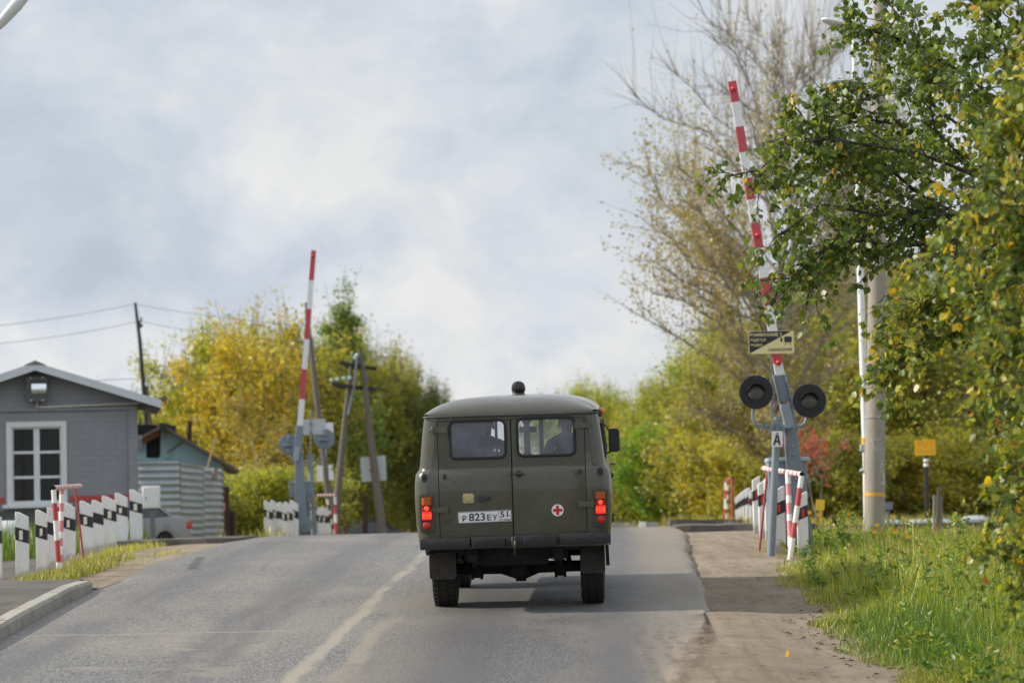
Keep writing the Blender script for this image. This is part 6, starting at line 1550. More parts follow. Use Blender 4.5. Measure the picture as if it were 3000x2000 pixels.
# ------------------------------------------------------------------ the olive ambulance van
def van():
    hx = .042; D0 = 23.8
    b0 = W(1512, 1772, D0)
    def rz_(y): return float(H(b0.y + y))
    zr, zf = rz_(.75), rz_(3.05); fwd = Vector((hx, 1, (zf - zr) / 2.3)).normalized()
    rgt0 = fwd.cross(EZ).normalized(); up0 = rgt0.cross(fwd).normalized(); ro = R(.25)
    rgt = rgt0 * math.cos(ro) + up0 * math.sin(ro); up = rgt.cross(fwd).normalized()
    base = Vector((b0.x, b0.y, zr - .75 * (zf - zr) / 2.3 - .004))
    M = Matrix((rgt, fwd, up)).transposed().to_4x4(); M.translation = base; inv = M.inverted()
    t = thing('ambulance_van', 'olive green military ambulance van seen from behind on the road', 'van', base, M)
    cl = inv @ CAM
    def lv(px, py, yl=0.0):                    # photo pixel -> (x, z) on the plane y = yl of the van
        d = (inv @ W(px, py, 24.0)) - cl; p = cl + d * ((yl - cl.y) / d.y); return p.x, p.z
    c1 = lambda cx, cy, yl=0.0: lv(1180 + cx * .47202, 1080 + cy * .47202, yl)
    Z = [.62, .68, .74, .85, 1.0, 1.15, 1.28, 1.355, 1.385, 1.402, 1.43, 1.6, 1.75, 1.85, 1.92]
    wz = lambda z: float(np.interp(z, [.62, .70, .9, 1.1, 1.3, 1.365, 1.392, 1.405, 1.6, 1.8, 1.92], [.925, .945, .968, .975, .968, .955, .93, .918, .897, .873, .855]))
    yo = lambda z: float(np.interp(z, [.60, .75, 1.0, 1.3, 1.37, 1.395, 1.41], [-.012, -.024, -.032, -.028, -.020, -.004, 0.]))
    rr = .13; DX = .725; DZ0, DZ1 = .695, 1.878
    # body shell
    ysta = [0, .012, .035, .07, .13, .36, .47, .6, .75, .9, 1.03, 1.14, 1.9, 2.66, 2.77, 2.9, 3.05, 3.2, 3.33, 3.44, 3.95, 4.15, 4.27]
    def ins(y):
        if y < rr: return rr - math.sqrt(max(rr * rr - (rr - y) ** 2, 0))
        if y > 3.95: return .16 * ((y - 3.95) / .32) ** 2
        return 0
    mb = MB()
    for sg in (-1, 1):
        V = []; nz_ = len(Z)
        for y in ysta:
            for z in Z: V.append((sg * (wz(z) - ins(y)), y + (yo(z) * (1 - min(y / .13, 1)) if y < .13 else 0), z))
        Fq = []
        for i in range(len(ysta) - 1):
            ym = (ysta[i] + ysta[i + 1]) / 2
            for j in range(nz_ - 1):
                zm = (Z[j] + Z[j + 1]) / 2
                if min(abs(ym - .75), abs(ym - 3.05)) < .39 and zm < (.86 if min(abs(ym - .75), abs(ym - 3.05)) < .2 else .76): continue
                a = i * nz_ + j; Fq.append((a, a + 1, a + nz_ + 1, a + nz_) if sg > 0 else (a, a + nz_, a + nz_ + 1, a + 1))
        mb.add(V, Fq)
        V = []; xs_ = [0, .33, .66, 1]
        for z in Z:
            x1 = wz(z) - rr
            for f in xs_: V.append((sg * (DX + (x1 - DX) * f), yo(z), z))
        mb.add(V, [(j * 4 + k, j * 4 + k + 1, j * 4 + 5 + k, j * 4 + 4 + k) for j in range(nz_ - 1) for k in range(3)])
    # strips over and under the doors, inner rebate
    def hstrip(z0, z1, n=3):
        V = []
        for i in range(n + 1):
            z = z0 + (z1 - z0) * i / n
            for k in range(9): V.append((-DX + 2 * DX * k / 8, yo(z), z))
        mb.add(V, [(i * 9 + k, i * 9 + k + 1, i * 9 + 10 + k, i * 9 + 9 + k) for i in range(n) for k in range(8)])
    hstrip(DZ1, 1.92); hstrip(.62, DZ0)
    mb.add([(-.95, .02, .62), (.95, .02, .62), (.9, 4.2, .62), (-.9, 4.2, .62)], [(0, 1, 2, 3)])
    body = mb.build('body', 'olive_paint', t, smooth=38)
    mb = MB()
    for a, b in (((-DX, DZ0), (-DX, DZ1)), ((DX, DZ0), (DX, DZ1)), ((0, DZ0), (0, DZ1))):
        pz = [a[1] + (b[1] - a[1]) * i / 14 for i in range(15)]
        V = []
        for z in pz: V += [(a[0] - .012, yo(z) + .022, z), (a[0] + .012, yo(z) + .022, z)]
        mb.add(V, [(2 * i, 2 * i + 1, 2 * i + 3, 2 * i + 2) for i in range(14)])
    for z in (DZ0, DZ1): mb.add([(-DX, yo(z) + .022, z - .012), (DX, yo(z) + .022, z - .012), (DX, yo(z) + .022, z + .012), (-DX, yo(z) + .022, z + .012)], [(0, 1, 2, 3)])
    mb.build('door_gap_shade', 'rubber', t, fixn=False)  # black strips set into the door gaps, standing in for their shade
    # front wall with two windscreen openings
    mb = MB(); prof = [(wz(z) - ins(4.27), z) for z in Z]; out = [(-x, z) for x, z in prof][::-1] + [(x, z) for x, z in prof]
    mb.plate(out, [rrect(-.395, 1.60, .74, .46, .08), rrect(.395, 1.60, .74, .46, .08)], (0, 4.27, 0), Vector((1, 0, 0)), EZ, .03); mb.build('front_wall', 'olive_paint', t)
    mb = MB(); mb.plate(rrect(-.395, 1.60, .77, .50, .08), [rrect(-.395, 1.60, .72, .43, .07)], (0, 4.262, 0), EX, EZ, .01); mb.plate(rrect(.395, 1.60, .77, .50, .08), [rrect(.395, 1.60, .72, .43, .07)], (0, 4.262, 0), EX, EZ, .01); mb.build('windscreen_seal', 'rubber', t)
    # roof
    mb = MB(); ny, nx = 26, 41; V = []
    for i in range(ny):
        f = i / (ny - 1); y = -.012 + 4.30 * (f ** 1.7 if f < .5 else 1 - (1 - f) ** 1.7 * (.5 ** 1.7) / (.5 ** 1.7) if False else f)
        ys_ = [-.014, -.012, .0, .03, .08, .16, .3, .5, .8, 1.1, 1.4, 1.7, 2.0, 2.3, 2.6, 2.9, 3.2, 3.5, 3.7, 3.9, 4.05, 4.15, 4.22, 4.27, 4.30, 4.302]; y = ys_[i]
        e = min(1, max(0, (y + .012) / .75)); k = (1 - (1 - e) ** 2.6) ** .62
        if y > 3.6: k = max(0, 1 - ((y - 3.6) / .71) ** 2.6)
        for j in range(nx):
            s = -1 + 2 * j / (nx - 1); x = (.858 - (ins(y) if y < rr else 0) * .35) * (abs(s) ** .85) * (1 if s > 0 else -1)
            h = .018 + k * .165 * (.85 * (1 - abs(x / .858) ** 4.5) ** .75 + .15 * (1 - (x / .858) ** 2)) if abs(x) < .858 else .018
            V.append((x, y, 1.925 + (h if i not in (0, ny - 1) else 0)))
    mb.add(V, [(i * nx + j, i * nx + j + 1, i * nx + nx + j + 1, i * nx + nx + j) for i in range(ny - 1) for j in range(nx - 1)])
    roof = mb.build('roof', 'olive_paint', t, smooth=50)
    mb = MB()
    g = [(-.858, 4.2), (-.858, .05), (-.82, -.012), (-.5, -.016), (.5, -.016), (.82, -.012), (.858, .05), (.858, 4.2)]
    mb.tube([(x, y, 1.919) for x, y in g], .011, 6); mb.build('rain_gutter', 'olive_dark', roof, smooth=60)
    bx, bz = c1(718, 128, 2.3)
    mb = MB(); Mb = Matrix.Translation((bx, 2.3, bz - .05)); mb.lathe([(.07, -.06), (.07, .0), (.062, .012)], Mb, 24); mb.lathe([(.060, .01), (.073, .035), (.0755, .065), (.070, .098), (.055, .122), (.03, .137), (0, .141)], Mb, 28, 1)
    mb.build('beacon_lamp', ['olive_dark', 'black_gloss'], roof, smooth=60)
    # the two rear doors
    def door(sg):
        xi, xo = .006, DX - .007
        xa, xb = (xi, xo) if sg > 0 else (-xo, -xi)
        wl_, wr_ = (c1(708, 430)[0], c1(1071, 430)[0]) if sg > 0 else (c1(287, 430)[0], c1(641, 430)[0])
        zt, zb = c1(1000 if sg < 0 else 890, 300)[1], c1(460, 556)[1]
        zt = c1(890, 300)[1] if sg > 0 else c1(465, 318)[1]; zb = c1(890, 541)[1] if sg > 0 else c1(465, 558)[1]
        cx, cz, w, h = (wl_ + wr_) / 2, (zt + zb) / 2, wr_ - wl_, zt - zb
        zlo = 1.41
        mb = MB(); mb.plate([(xa, zlo), (xb, zlo), (xb, DZ1 - .006), (xa, DZ1 - .006)], [rrect(cx, cz, w - .022, h - .022, .055, 7)], (0, -.004, 0), EX, EZ, .022)
        zs = [DZ0 + .006, .75, .85, 1.0, 1.15, 1.28, 1.34, 1.37, 1.385, 1.397, zlo]; V = []
        for z in zs:
            for f in (0, .012, .5, .988, 1): V.append((xa + (xb - xa) * f, yo(z) - .004 + (.004 if f in (0, 1) else 0), z))
        n = len(zs); mb.add(V, [(i * 5 + k, i * 5 + k + 1, i * 5 + 6 + k, i * 5 + 5 + k) for i in range(n - 1) for k in range(4)])
        mb.add([(xa, 0, zs[0]), (xb, 0, zs[0]), (xb, .02, zs[0]), (xa, .02, zs[0])], [(0, 1, 2, 3)])
        dr = mb.build('rear_door', 'olive_paint', t, smooth=32)
        mb = MB()                                                        # rubber seal round the window: a rounded bead
        k = 40; lp = rrect(cx, cz, w - .012, h - .012, .060, 9); mb.tube([(x, -.010, z) for x, z in lp] + [(lp[0][0], -.010, lp[0][1])], .0135, 8, cap=False)
        wn = mb.build('window_seal', 'rubber', dr, smooth=60)
        mb = MB(); mb.plate(rrect(cx, cz, w - .02, h - .02, .056, 9), [], (0, .004, 0), EX, EZ, 0); mb.build('window_glass', 'van_glass', dr, fixn=False)
        return dr
    dl, dr = door(-1), door(1)
    def hinge(cx, cy, sg, par):
        x, z = c1(cx, cy); y = yo(z) - .012
        mb = MB(); mb.box((x - sg * .012, y - .004, z), (.135, .014, .052)); mb.box((x + sg * .055, y - .012, z), (.022, .022, .070)); mb.box((x - sg * .065, y - .009, z), (.045, .012, .072))
        for k in (-1, 1): mb.lathe([(.007, 0), (.006, .006), (0, .007)], frame4((x - sg * .06, y - .014, z + k * .018), (0, -1, 0)), 8)
        mb.tube([(x + sg * .074, y - .006, z - .012), (x + sg * .074, y - .006, z + .012)], .012, 8); mb.tube([(x + sg * .07, y - .006, z), (x + sg * .098, y - .006, z)], .008, 8)
        mb.build('door_hinge', 'olive_pale', par, bevel=.003, seg=1)
    hinge(222, 382, -1, dl); hinge(232, 873, -1, dl); hinge(1120, 349, 1, dr); hinge(1142, 837, 1, dr)
    x, z = c1(720, 651); y = yo(z) - .006
    mb = MB(); mb.lathe([(.03, 0), (.028, .014), (.018, .02), (.016, .04), (0, .042)], frame4((x, y, z), (0, -1, 0)), 20); mb.tube([(x - .052, y - .03, z), (x - .02, y - .034, z + .002), (x + .02, y - .034, z + .002), (x + .05, y - .03, z + .004)], (.007, .012, .012, .007), 8); mb.build('door_handle', 'olive_dark', dr, smooth=60)
    for cx, cy, par in ((261, 671, dl), (1100, 640, dr)):
        x, z = c1(cx, cy); y = yo(z) - .006
        mb = MB(); mb.plate(rrect(0, 0, .034, .068, .016), [], (x, y, z), EX, EZ, .008); mb.lathe([(.012, 0), (.012, .016), (0, .018)], frame4((x, y, z + .004), (0, -1, 0)), 12, 1); mb.build('tent_fastener', ['olive_dark', 'black_paint'], par)
    for cx, cy in ((135, 677), (1226, 636)):
        x, z = c1(cx, cy); y = yo(z) - .002 + .004
        mb = MB(); mb.plate(rrect(0, 0, .05, .085, .025, 6), [], (x, y - .004, z), EX, EZ, .008); mb.lathe([(.020, 0), (.020, .012), (.010, .014), (.010, .004), (0, .004)], frame4((x, y - .004, z + .006), (0, -1, 0)), 16); mb.build('corner_fastener', 'black_paint', body, smooth=50)
    # cream box, plate lamp, number plate, cross
    x, z = c1(409, 802); y = yo(z) - .006
    mb = MB(); w, h = .112, .096
    oct_ = rrect(0, 0, w, h, .022, 3); mb.plate(oct_, [], (x, y - .014, z), EX, EZ, .014); mb.lathe([(.034, 0), (.034, .004), (.030, .005), (0, .004)], frame4((x, y - .014, z), (0, -1, 0)), 24)
    cb = mb.build('vent_cover', 'cream_plastic', dl, bevel=.004)
    mb = MB()
    for a, b in ((0, .043), (0, -.043), (.051, 0), (-.051, 0)): mb.lathe([(.004, 0), (.004, .003), (0, .003)], frame4((x + a, y - .0145, z + b), (0, -1, 0)), 8)
    mb.build('screw', 'ink', cb)
    x, z = c1(507, 799)
    mb = MB(); mb.box((x, y - .02, z), (.118, .045, .034)); mb.box((x, y - .03, z - .018), (.10, .04, .014)); mb.lathe([(.006, 0), (.005, .006), (0, .006)], frame4((x, y - .043, z), (0, -1, 0)), 8); mb.build('plate_lamp', 'black_paint', dl, bevel=.008)
    po, px_, pt = c1(344, 960, -.045), c1(677, 945, -.045), c1(341, 890, -.045)
    ex = Vector((px_[0] - po[0], 0, px_[1] - po[1])); w = ex.length; ex.normalize(); ey = Vector((-ex.z, 0, ex.x)); h = w * .215
    o = Vector((po[0], -.042, po[1]))
    P = lambda u, v, d=.0022: o + ex * (u * w) + ey * (v * h) + Vector((0, -d, 0))
    mb = MB(); mb.plate(rrect(w / 2, h / 2, w, h, .010), [], o, ex, ey, .005); pl = mb.build('number_plate', 'plate_white', t)
    mb = MB(); mb.plate(rrect(w / 2, h / 2, w - .004, h - .004, .010), [rrect(w / 2, h / 2, w - .012, h - .012, .008)], o + Vector((0, -.0012, 0)), ex, ey, 0)
    mb.plate([(.762 * w, .05 * h), (.767 * w, .05 * h), (.767 * w, .95 * h), (.762 * w, .95 * h)], [], o + Vector((0, -.0016, 0)), ex, ey, 0)
    text_into(mb, 'Р', P(.085, .17), ex, ey, w * .070, h * .50, 0, .015); text_into(mb, '823', P(.205, .17), ex, ey, w * .300, h * .66, 0, .015)
    text_into(mb, 'Е', P(.545, .17), ex, ey, w * .078, h * .50, 0, .015); text_into(mb, 'У', P(.650, .17), ex, ey, w * .080, h * .50, 0, .015)
    text_into(mb, '51', P(.790, .38), ex, ey, w * .145, h * .52, 0, .015); text_into(mb, 'RUS', P(.783, .10), ex, ey, w * .105, h * .17, 0, .0)
    for u in (.042, .965): mb.plate([(u * w + .005 * math.cos(a * .785), .5 * h + .005 * math.sin(a * .785)) for a in range(8)], [], o + Vector((0, -.002, 0)), ex, ey, 0)
    mb.build('characters', 'ink', pl, fixn=False)
    mb = MB()
    for k, (mi, v) in enumerate(((2, .10), (1, .155), (0, .21))): mb.plate([(.895 * w, v * h), (.975 * w, v * h), (.975 * w, (v + .055) * h), (.895 * w, (v + .055) * h)], [], o + Vector((0, -.002, 0)), ex, ey, 0, mi)
    mb.build('flag', ['white_enamel', 'blue_enamel', 'red_enamel'], pl, fixn=False)
    x, z = c1(961, 876, -.03); y = yo(z) - .0075; r = .0605
    mb = MB(); mb.plate([(r * math.cos(i * math.pi / 24), r * math.sin(i * math.pi / 24)) for i in range(48)], [], (x, y, z), EX, EZ, .002, 0); b_ = .0145; a_ = .046
    mb.plate([(r * math.cos(i * math.pi / 24), r * math.sin(i * math.pi / 24)) for i in range(48)], [[(r * .965 * math.cos(i * math.pi / 24), r * .965 * math.sin(i * math.pi / 24)) for i in range(48)]], (x, y - .0012, z), EX, EZ, 0, 1)
    mb.plate([(-b_, -a_), (b_, -a_), (b_, -b_), (a_, -b_), (a_, b_), (b_, b_), (b_, a_), (-b_, a_), (-b_, b_), (-a_, b_), (-a_, -b_), (-b_, -b_)], [], (x, y - .0012, z), EX, EZ, 0, 1)
    mb.build('cross_badge', ['white_enamel', 'red_enamel'], dr, fixn=False)
    # tail lamps
    for cx, sg, dy in ((149, -1, 0), (1225, 1, -39)):
        x, zt = c1(cx, 797 + dy); z1 = c1(cx, 846 + dy)[1]; z2 = c1(cx, 935 + dy)[1]; zr_ = c1(cx + 3 * sg, 971 + dy)[1]; yl = yo(1.0)
        mb = MB(); zc = (zt + c1(cx, 1003 + dy)[1]) / 2; mb.plate(rrect(x - .006 * sg, zc + .004, .152, zt - c1(cx, 1003 + dy)[1] + .05, .03), [], (0, yl - .003, 0), EX, EZ, .02); hs = mb.build('tail_lamp', 'olive_dark', t, bevel=.006)
        mb = MB(); mb.plate(rrect(x, (zt + z2) / 2, .112, zt - z2 + .012, .012), [], (0, yl - .016, 0), EX, EZ, .014); mb.build('lamp_base', 'black_paint', hs, bevel=.003)
        def lens(z0, z1_, mat, dep, nm, w=.098):
            mb = MB(); nn = 9; V = []
            for j in range(nn):
                f = -1 + 2 * j / (nn - 1)
                for zz in (z0, z0 + .004, z1_ - .004, z1_): V.append((x + f * w / 2, yl - .016 - (dep * (1 - f ** 4) if zz not in (z0, z1_) else 0), zz))
            mb.add(V, [(j * 4 + k, j * 4 + 4 + k, j * 4 + 5 + k, j * 4 + 1 + k) for j in range(nn - 1) for k in range(3)]); return mb.build(nm, mat, hs, smooth=45)
        lens(z1, zt, 'amber_lens', .030, 'turn_lens')
        zm = z1 + (z2 - z1) * .40
        lens(zm, z1 - .002, 'red_lens', .026, 'tail_lens'); lens(z2, zm - .002, 'lit_red_lens', .034, 'brake_lens')
        mb = MB(); mb.lathe([(.026, 0), (.022, .010), (0, .014)], frame4((x, yl - .036, (zm + z1) / 2), (0, -1, 0)), 20); mb.build('lit_bulb', 'lit_red_lens', hs, smooth=60)
        mb = MB(); mb.lathe([(.040, 0), (.040, .010), (.036, .014), (0, .016)], frame4((x + .004 * sg, yl - .005, zr_), (0, -1, 0)), 28); mb.build('round_reflector', 'red_reflector', hs, smooth=50)
    # bumper: two side pieces, a plain middle and two rubber-faced buffers
    bz0, bz1 = c1(250, 1113, -.12)[1], c1(250, 1052, -.12)[1]
    zb_ = lambda cx, cy: c1(cx, cy, -.13)
    def piece(xa, xb, z0, z1_, y0, y1, nm, mat, bev, par=None):
        mb = MB(); mb.box(((xa + xb) / 2, (y0 + y1) / 2, (z0 + z1_) / 2), (xb - xa, y1 - y0, z1_ - z0)); return mb.build(nm, mat, par or t, bevel=bev)
    xl0, xl1, xr0, xr1 = zb_(107, 1090)[0], zb_(420, 1090)[0], zb_(970, 1050)[0], zb_(1291, 1040)[0]
    z0l, z1l = zb_(260, 1119)[1], zb_(260, 1051)[1]; z0r, z1r = zb_(1130, 1083)[1], zb_(1130, 1016)[1]
    for xa, xb, z0, z1_, pts in ((xl0, xl1, z0l, z1l, ((305, 1083), (405, 1080))), (xr0, xr1, z0r, z1r, ((983, 1053), (1084, 1049)))):
        bp = piece(xa, xb, z0, z1_, -.16, -.02, 'bumper', 'black_paint', .014)
        mb = MB()
        for cx, cy in pts: x, z = zb_(cx, cy); mb.lathe([(.012, 0), (.010, .007), (0, .009)], frame4((x, -.16, z), (0, -1, 0)), 10)
        mb.build('bolt', 'black_paint', bp, smooth=60)
    piece(xl1 + .004, xr0 - .004, z0l + .012, z1l + .004, -.125, -.02, 'bumper', 'black_paint', .008)
    for a, b, y0, y1 in ((431, 637, 1112, 1044), (751, 955, 1100, 1028)):
        xa, z0 = zb_(a, y0); xb, z1_ = zb_(b, y1); xa = zb_(a, 1080)[0]; xb = zb_(b, 1070)[0]; z0 = zb_((a + b) / 2, y0)[1]; z1_ = zb_((a + b) / 2, y1 + 6)[1]
        piece(xa, xb, z0, z1_, -.20, -.125, 'buffer', 'rubber', .016)
    x, z = zb_(693, 1080); mb = MB(); mb.box((x, -.15, z + .01), (.05, .06, .10)); mb.tube([(x + .01, -.2, z + .03), (x + .012, -.23, z - .01), (x + .01, -.2, z - .05), (x, -.16, z - .06)], .014, 8); mb.tube([(x - .03, -.17, z), (x + .03, -.17, z)], .012, 8); mb.tube([(x, -.16, z - .03), (x + .004, -.16, z - .12)], .008, 6)
    mb.build('tow_hook', 'olive_dark', t, bevel=.004, seg=1)
    # running gear
    def wheel(x, y, sg):
        Mw = frame4((x, y, .372), (sg, 0, 0))
        mb = MB(); hw = .114; n = 64; prof = [(.20, -hw * .8), (.24, -hw), (.33, -hw * 1.02), (.352, -hw * .95), (.362, -hw * .8), (.366, 0), (.362, hw * .8), (.352, hw * .95), (.33, hw * 1.02), (.24, hw), (.20, hw * .8)]
        mb.lathe(prof, Mw, n)
        for i in range(44):                                             # tread blocks
            a = 2 * math.pi * i / 44
            for s in (-1, 0, 1):
                aa = a + (math.pi / 44 if s else 0); rw = Matrix.Rotation(aa, 3, 'Z')
                c = Mw @ (rw @ Vector((.366, 0, s * hw * .68))); q = Mw.to_3x3() @ rw
                mb.box(c, (.018, .030, hw * (.50 if s else .58)), q)
        w_ = mb.build('wheel', 'tyre_rubber', t, smooth=40)
        mb = MB(); mb.lathe([(.205, hw * .8), (.19, hw * .5), (.12, hw * .35), (.10, hw * .7), (.05, hw * .8), (0, hw * .8)], Mw, 28); mb.lathe([(0, -hw * .2), (.19, -hw * .3), (.205, -hw * .8)], Mw, 28); mb.build('rim', 'olive_dark', w_, smooth=40)
    xwl = (c1(189, 1380, .4)[0] + c1(336, 1380, .4)[0]) / 2; xwr = (c1(1100, 1380, .4)[0] + c1(1240, 1380, .4)[0]) / 2
    off = (xwl + xwr) / 2
    for y in (.75, 3.05):
        for sg in (-1, 1): wheel(off * (1 if y < 1 else .3) + sg * .742, y, sg)
    for sg, (a, b, y0, y1) in ((-1, (167, 334, 1128, 1306)), (1, (1106, 1258, 1098, 1268))):
        xa, xb = c1(a, y1, .26)[0], c1(b, y1, .26)[0]; z0 = c1((a + b) / 2, y1, .26)[1]
        mb = MB(); V = []; n = 8
        lp = rrect((xa + xb) / 2, (z0 + .66) / 2, xb - xa, .66 - z0, .035); mb.plate(lp, [], (0, .26, 0), EX, EZ, .012); mb.build('mud_flap', 'mudflap_rubber', t, bevel=.004, seg=1)
        mb = MB(); mb.bar(((xa + xb) / 2, .27, .60), ((xa + xb) / 2, .1, .64), .2, .02); mb.build('flap_bracket', 'underbody', t)
    zax = .372
    mb = MB(); mb.tube([(off - .68, .75, zax), (off - .2, .75, zax), (off + .2, .75, zax), (off + .68, .75, zax)], (.055, .062, .062, .055), 16)
    mb.lathe([(.0, -.20), (.07, -.19), (.10, -.12), (.118, -.02), (.118, .05), (.09, .13), (.07, .20), (0, .21)], frame4((off + .02, .72, zax - .005), (0, -1, -.0)), 24)
    mb.add([(off - .20, .75, zax - .055), (off - .03, .75, zax - .115), (off + .07, .75, zax - .115), (off + .22, .75, zax - .055), (off + .3, .75, zax + .1), (off - .3, .75, zax + .1)], [(0, 1, 2, 3, 4, 5)])
    mb.box((off + .02, .75, zax - .115), (.10, .12, .04))
    ax_ = mb.build('rear_axle', 'underbody', t, smooth=50)
    for sg in (-1, 1):
        mb = MB(); xx = off + sg * .42
        mb.bar((xx, -.0, .58), (xx, .4, .44), .06, .04, 0, (0, 0, 1)); mb.bar((xx, .4, .44), (xx, 1.1, .44), .06, .05, 0, (0, 0, 1)); mb.bar((xx, 1.1, .44), (xx, 1.5, .56), .06, .04, 0, (0, 0, 1))
        mb.box((xx, .75, .37), (.10, .16, .14)); mb.box((xx, .75, .295), (.115, .14, .03))
        for q_ in (-1, 1): mb.tube([(xx + q_ * .045, .7, .33), (xx + q_ * .045, .7, .265)], .014, 6)
        mb.tube([(xx + sg * .10, .62, .40), (xx + sg * .06, .5, .62)], .03, 8)
        mb.build('leaf_spring', 'underbody', t)
    mb = MB(); mb.box((off, .30, .555), (1.02, .36, .12)); mb.box((off - .06, .35, .50), (.74, .40, .10)); mb.tube([(off - .36, .4, .47), (off + .30, .4, .47)], .06, 12)
    for xx in (-.42, .42): mb.box((off + xx, 2.0, .55), (.10, 4.0, .12))
    mb.box((off + .1, 1.9, .50), (.3, .8, .16)); mb.tube([(off + .05, .9, zax + .02), (off + .1, 2.4, .5)], .035, 8); mb.tube([(off - .55, .1, .50), (off - .5, 1.4, .5), (off - .3, 3.0, .5)], .03, 8)
    mb.box((off, 3.05, zax), (1.3, .10, .11)); mb.lathe([(.0, -.16), (.12, -.12), (.14, 0), (.12, .12), (0, .16)], frame4((off - .1, 3.05, zax), (0, 1, 0)), 16)
    mb.box((off, .9, .60), (1.7, 1.7, .03)); mb.box((off, 3.0, .6), (1.7, 1.6, .03))
    mb.build('chassis', 'underbody', t)
    x, z = c1(145, 1140, -.05); mb = MB(); mb.tube([(x, .02, z + .05), (x + .005, .0, z - .0), (x + .012, -.03, z - .02)], (.016, .018, .014), 8); mb.bar((x + .04, .05, .66), (x + .055, .05, z - .03), .02, .05); x2 = c1(1268, 1150, .2)[0]; mb.bar((x2, .18, .66), (x2 + .005, .18, c1(1268, 1215, .2)[1]), .035, .12, 0, (0, 1, 0)); mb.build('side_bracket', 'underbody', t)
    # side fittings: windows, marker lamp, mirror
    for sg in (-1, 1):
        for y0, y1 in ((.45, 1.3), (1.45, 2.25), (2.55, 3.25), (3.35, 3.85)):
            mb = MB(); z0, z1_ = 1.47, 1.80
            mb.add([(sg * (wz(z0) + .004), y0, z0), (sg * (wz(z0) + .004), y1, z0), (sg * (wz(z1_) + .004), y1, z1_), (sg * (wz(z1_) + .004), y0, z1_)], [(0, 1, 2, 3) if sg > 0 else (3, 2, 1, 0)])
            sw = mb.build('side_window', 'car_glass', t, fixn=False)
            mb = MB(); P_ = [(sg * (wz(z) + .006), y, z) for y, z in ((y0, z0), (y1, z0), (y1, z1_), (y0, z1_), (y0, z0))]; mb.tube(P_, .012, 6, cap=False); mb.build('window_seal', 'rubber', sw)
    mz = lv(1766, 1205, 2.0)
    mb = MB(); mb.lathe([(.036, 0), (.040, .02), (.034, .05), (.016, .06), (0, .062)], frame4((wz(1.84) - .012, 2.0, mz[1]), (1, 0, .1)), 16); mb.build('marker_lamp', 'amber_lamp', t, smooth=60)
    mb = MB(); mb.box((wz(1.91) + .015, .25, 1.905), (.05, .05, .07)); mb.box((wz(1.75) + .012, 2.3, 1.75), (.03, .06, .10)); mb.tube([(wz(1.35) + .01, 2.4, 1.33), (wz(1.35) + .04, 2.42, 1.33), (wz(1.35) + .04, 2.55, 1.33)], .012, 8); mb.box((wz(.8) + .01, 1.6, .80), (.03, .08, .09)); mb.box((wz(1.25) + .008, 1.35, 1.25), (.024, .10, .05)); mb.build('side_fitting', 'olive_dark', t, bevel=.005, seg=1)
    ym = 3.35; (xa, zt), (xb, zb2) = lv(1781.5, 1254, ym), lv(1816.5, 1323, ym); w, h = xb - xa, zt - zb2
    mb = MB(); lp = rrect((xa + xb) / 2, (zt + zb2) / 2, w, h, w * .33, 7)
    rings = []
    for k, yy in ((.93, 0), (1, .012), (1, .03), (.8, .075), (.45, .09)):
        rings.append([((xa + xb) / 2 + (p[0] - (xa + xb) / 2) * k, ym + yy, (zt + zb2) / 2 + (p[1] - (zt + zb2) / 2) * k) for p in lp])
    n = len(lp); mb.add([v for r_ in rings for v in r_], [(i * n + j, i * n + (j + 1) % n, (i + 1) * n + (j + 1) % n, (i + 1) * n + j) for i in range(4) for j in range(n)] + [tuple(range(n))[::-1], tuple(range(4 * n, 5 * n))])
    mr = mb.build('side_mirror', 'black_paint', t, smooth=50)
    pm('mirror_glass', (.55, .58, .62), .03, metal=1.0, var=.0)
    mb = MB(); lp2 = rrect((xa + xb) / 2 - .004, (zt + zb2) / 2 + .01, w * .84, h * .84, w * .28, 7); mb.plate(lp2, [], (0, ym - .002, 0), Vector((1, .10, 0)).normalized(), Vector((0, .07, 1)).normalized(), 0); mb.build('mirror_glass', 'mirror_glass', mr, fixn=False)
    mb = MB(); wy = wz(1.6)
    mb.tube([(wz(1.78), ym + .12, 1.78), ((xa + xb) / 2 - .02, ym + .07, (zt + zb2) / 2 + .06)], .009, 8); mb.tube([(wz(1.40), ym + .1, 1.42), (xa + .01, ym + .07, zb2 - .0), (xa + .03, ym + .06, zb2 + .08)], .011, 8); mb.build('mirror_arm', 'black_paint', mr, smooth=60)
    xm = -(xa + xb) / 2
    mb = MB(); mb.add([(-v[0], v[1], v[2]) for r_ in rings for v in r_], [(i * n + j, i * n + (j + 1) % n, (i + 1) * n + (j + 1) % n, (i + 1) * n + j) for i in range(4) for j in range(n)] + [tuple(range(n))[::-1], tuple(range(4 * n, 5 * n))])
    mb.tube([(-wz(1.40), ym + .1, 1.42), (-xa - .01, ym + .07, zb2)], .011, 8); mb.build('side_mirror', 'black_paint', t, smooth=50)
    # inside: partition bars, seats, roof lining shade
    mb = MB()
    for x, w_ in ((-.36, .04), (-.27, .03), (.085, .022), (.22, .045)): mb.bar((x, 2.55, .9), (x, 2.55, 1.86), w_, .04)
    mb.box((0, 2.55, 1.32), (1.6, .04, .05)); mb.box((0, 2.55, 1.87), (1.6, .05, .08)); mb.box((-.62, 2.56, 1.55), (.40, .03, .55)); mb.box((0, 2.55, .95), (1.7, .03, .6)); mb.build('partition', 'seat_cloth', t)
    for x in (-.48, .48):
        mb = MB(); mb.box((x, 3.2, .98), (.52, .5, .14)); mb.box((x, 2.98, 1.24), (.5, .12, .50)); mb.build('seat', 'seat_cloth', t, bevel=.03)
    mb = MB(); mb.box((0, 3.85, 1.10), (1.6, .3, .35)); mb.build('dashboard', 'seat_cloth', t, bevel=.03)
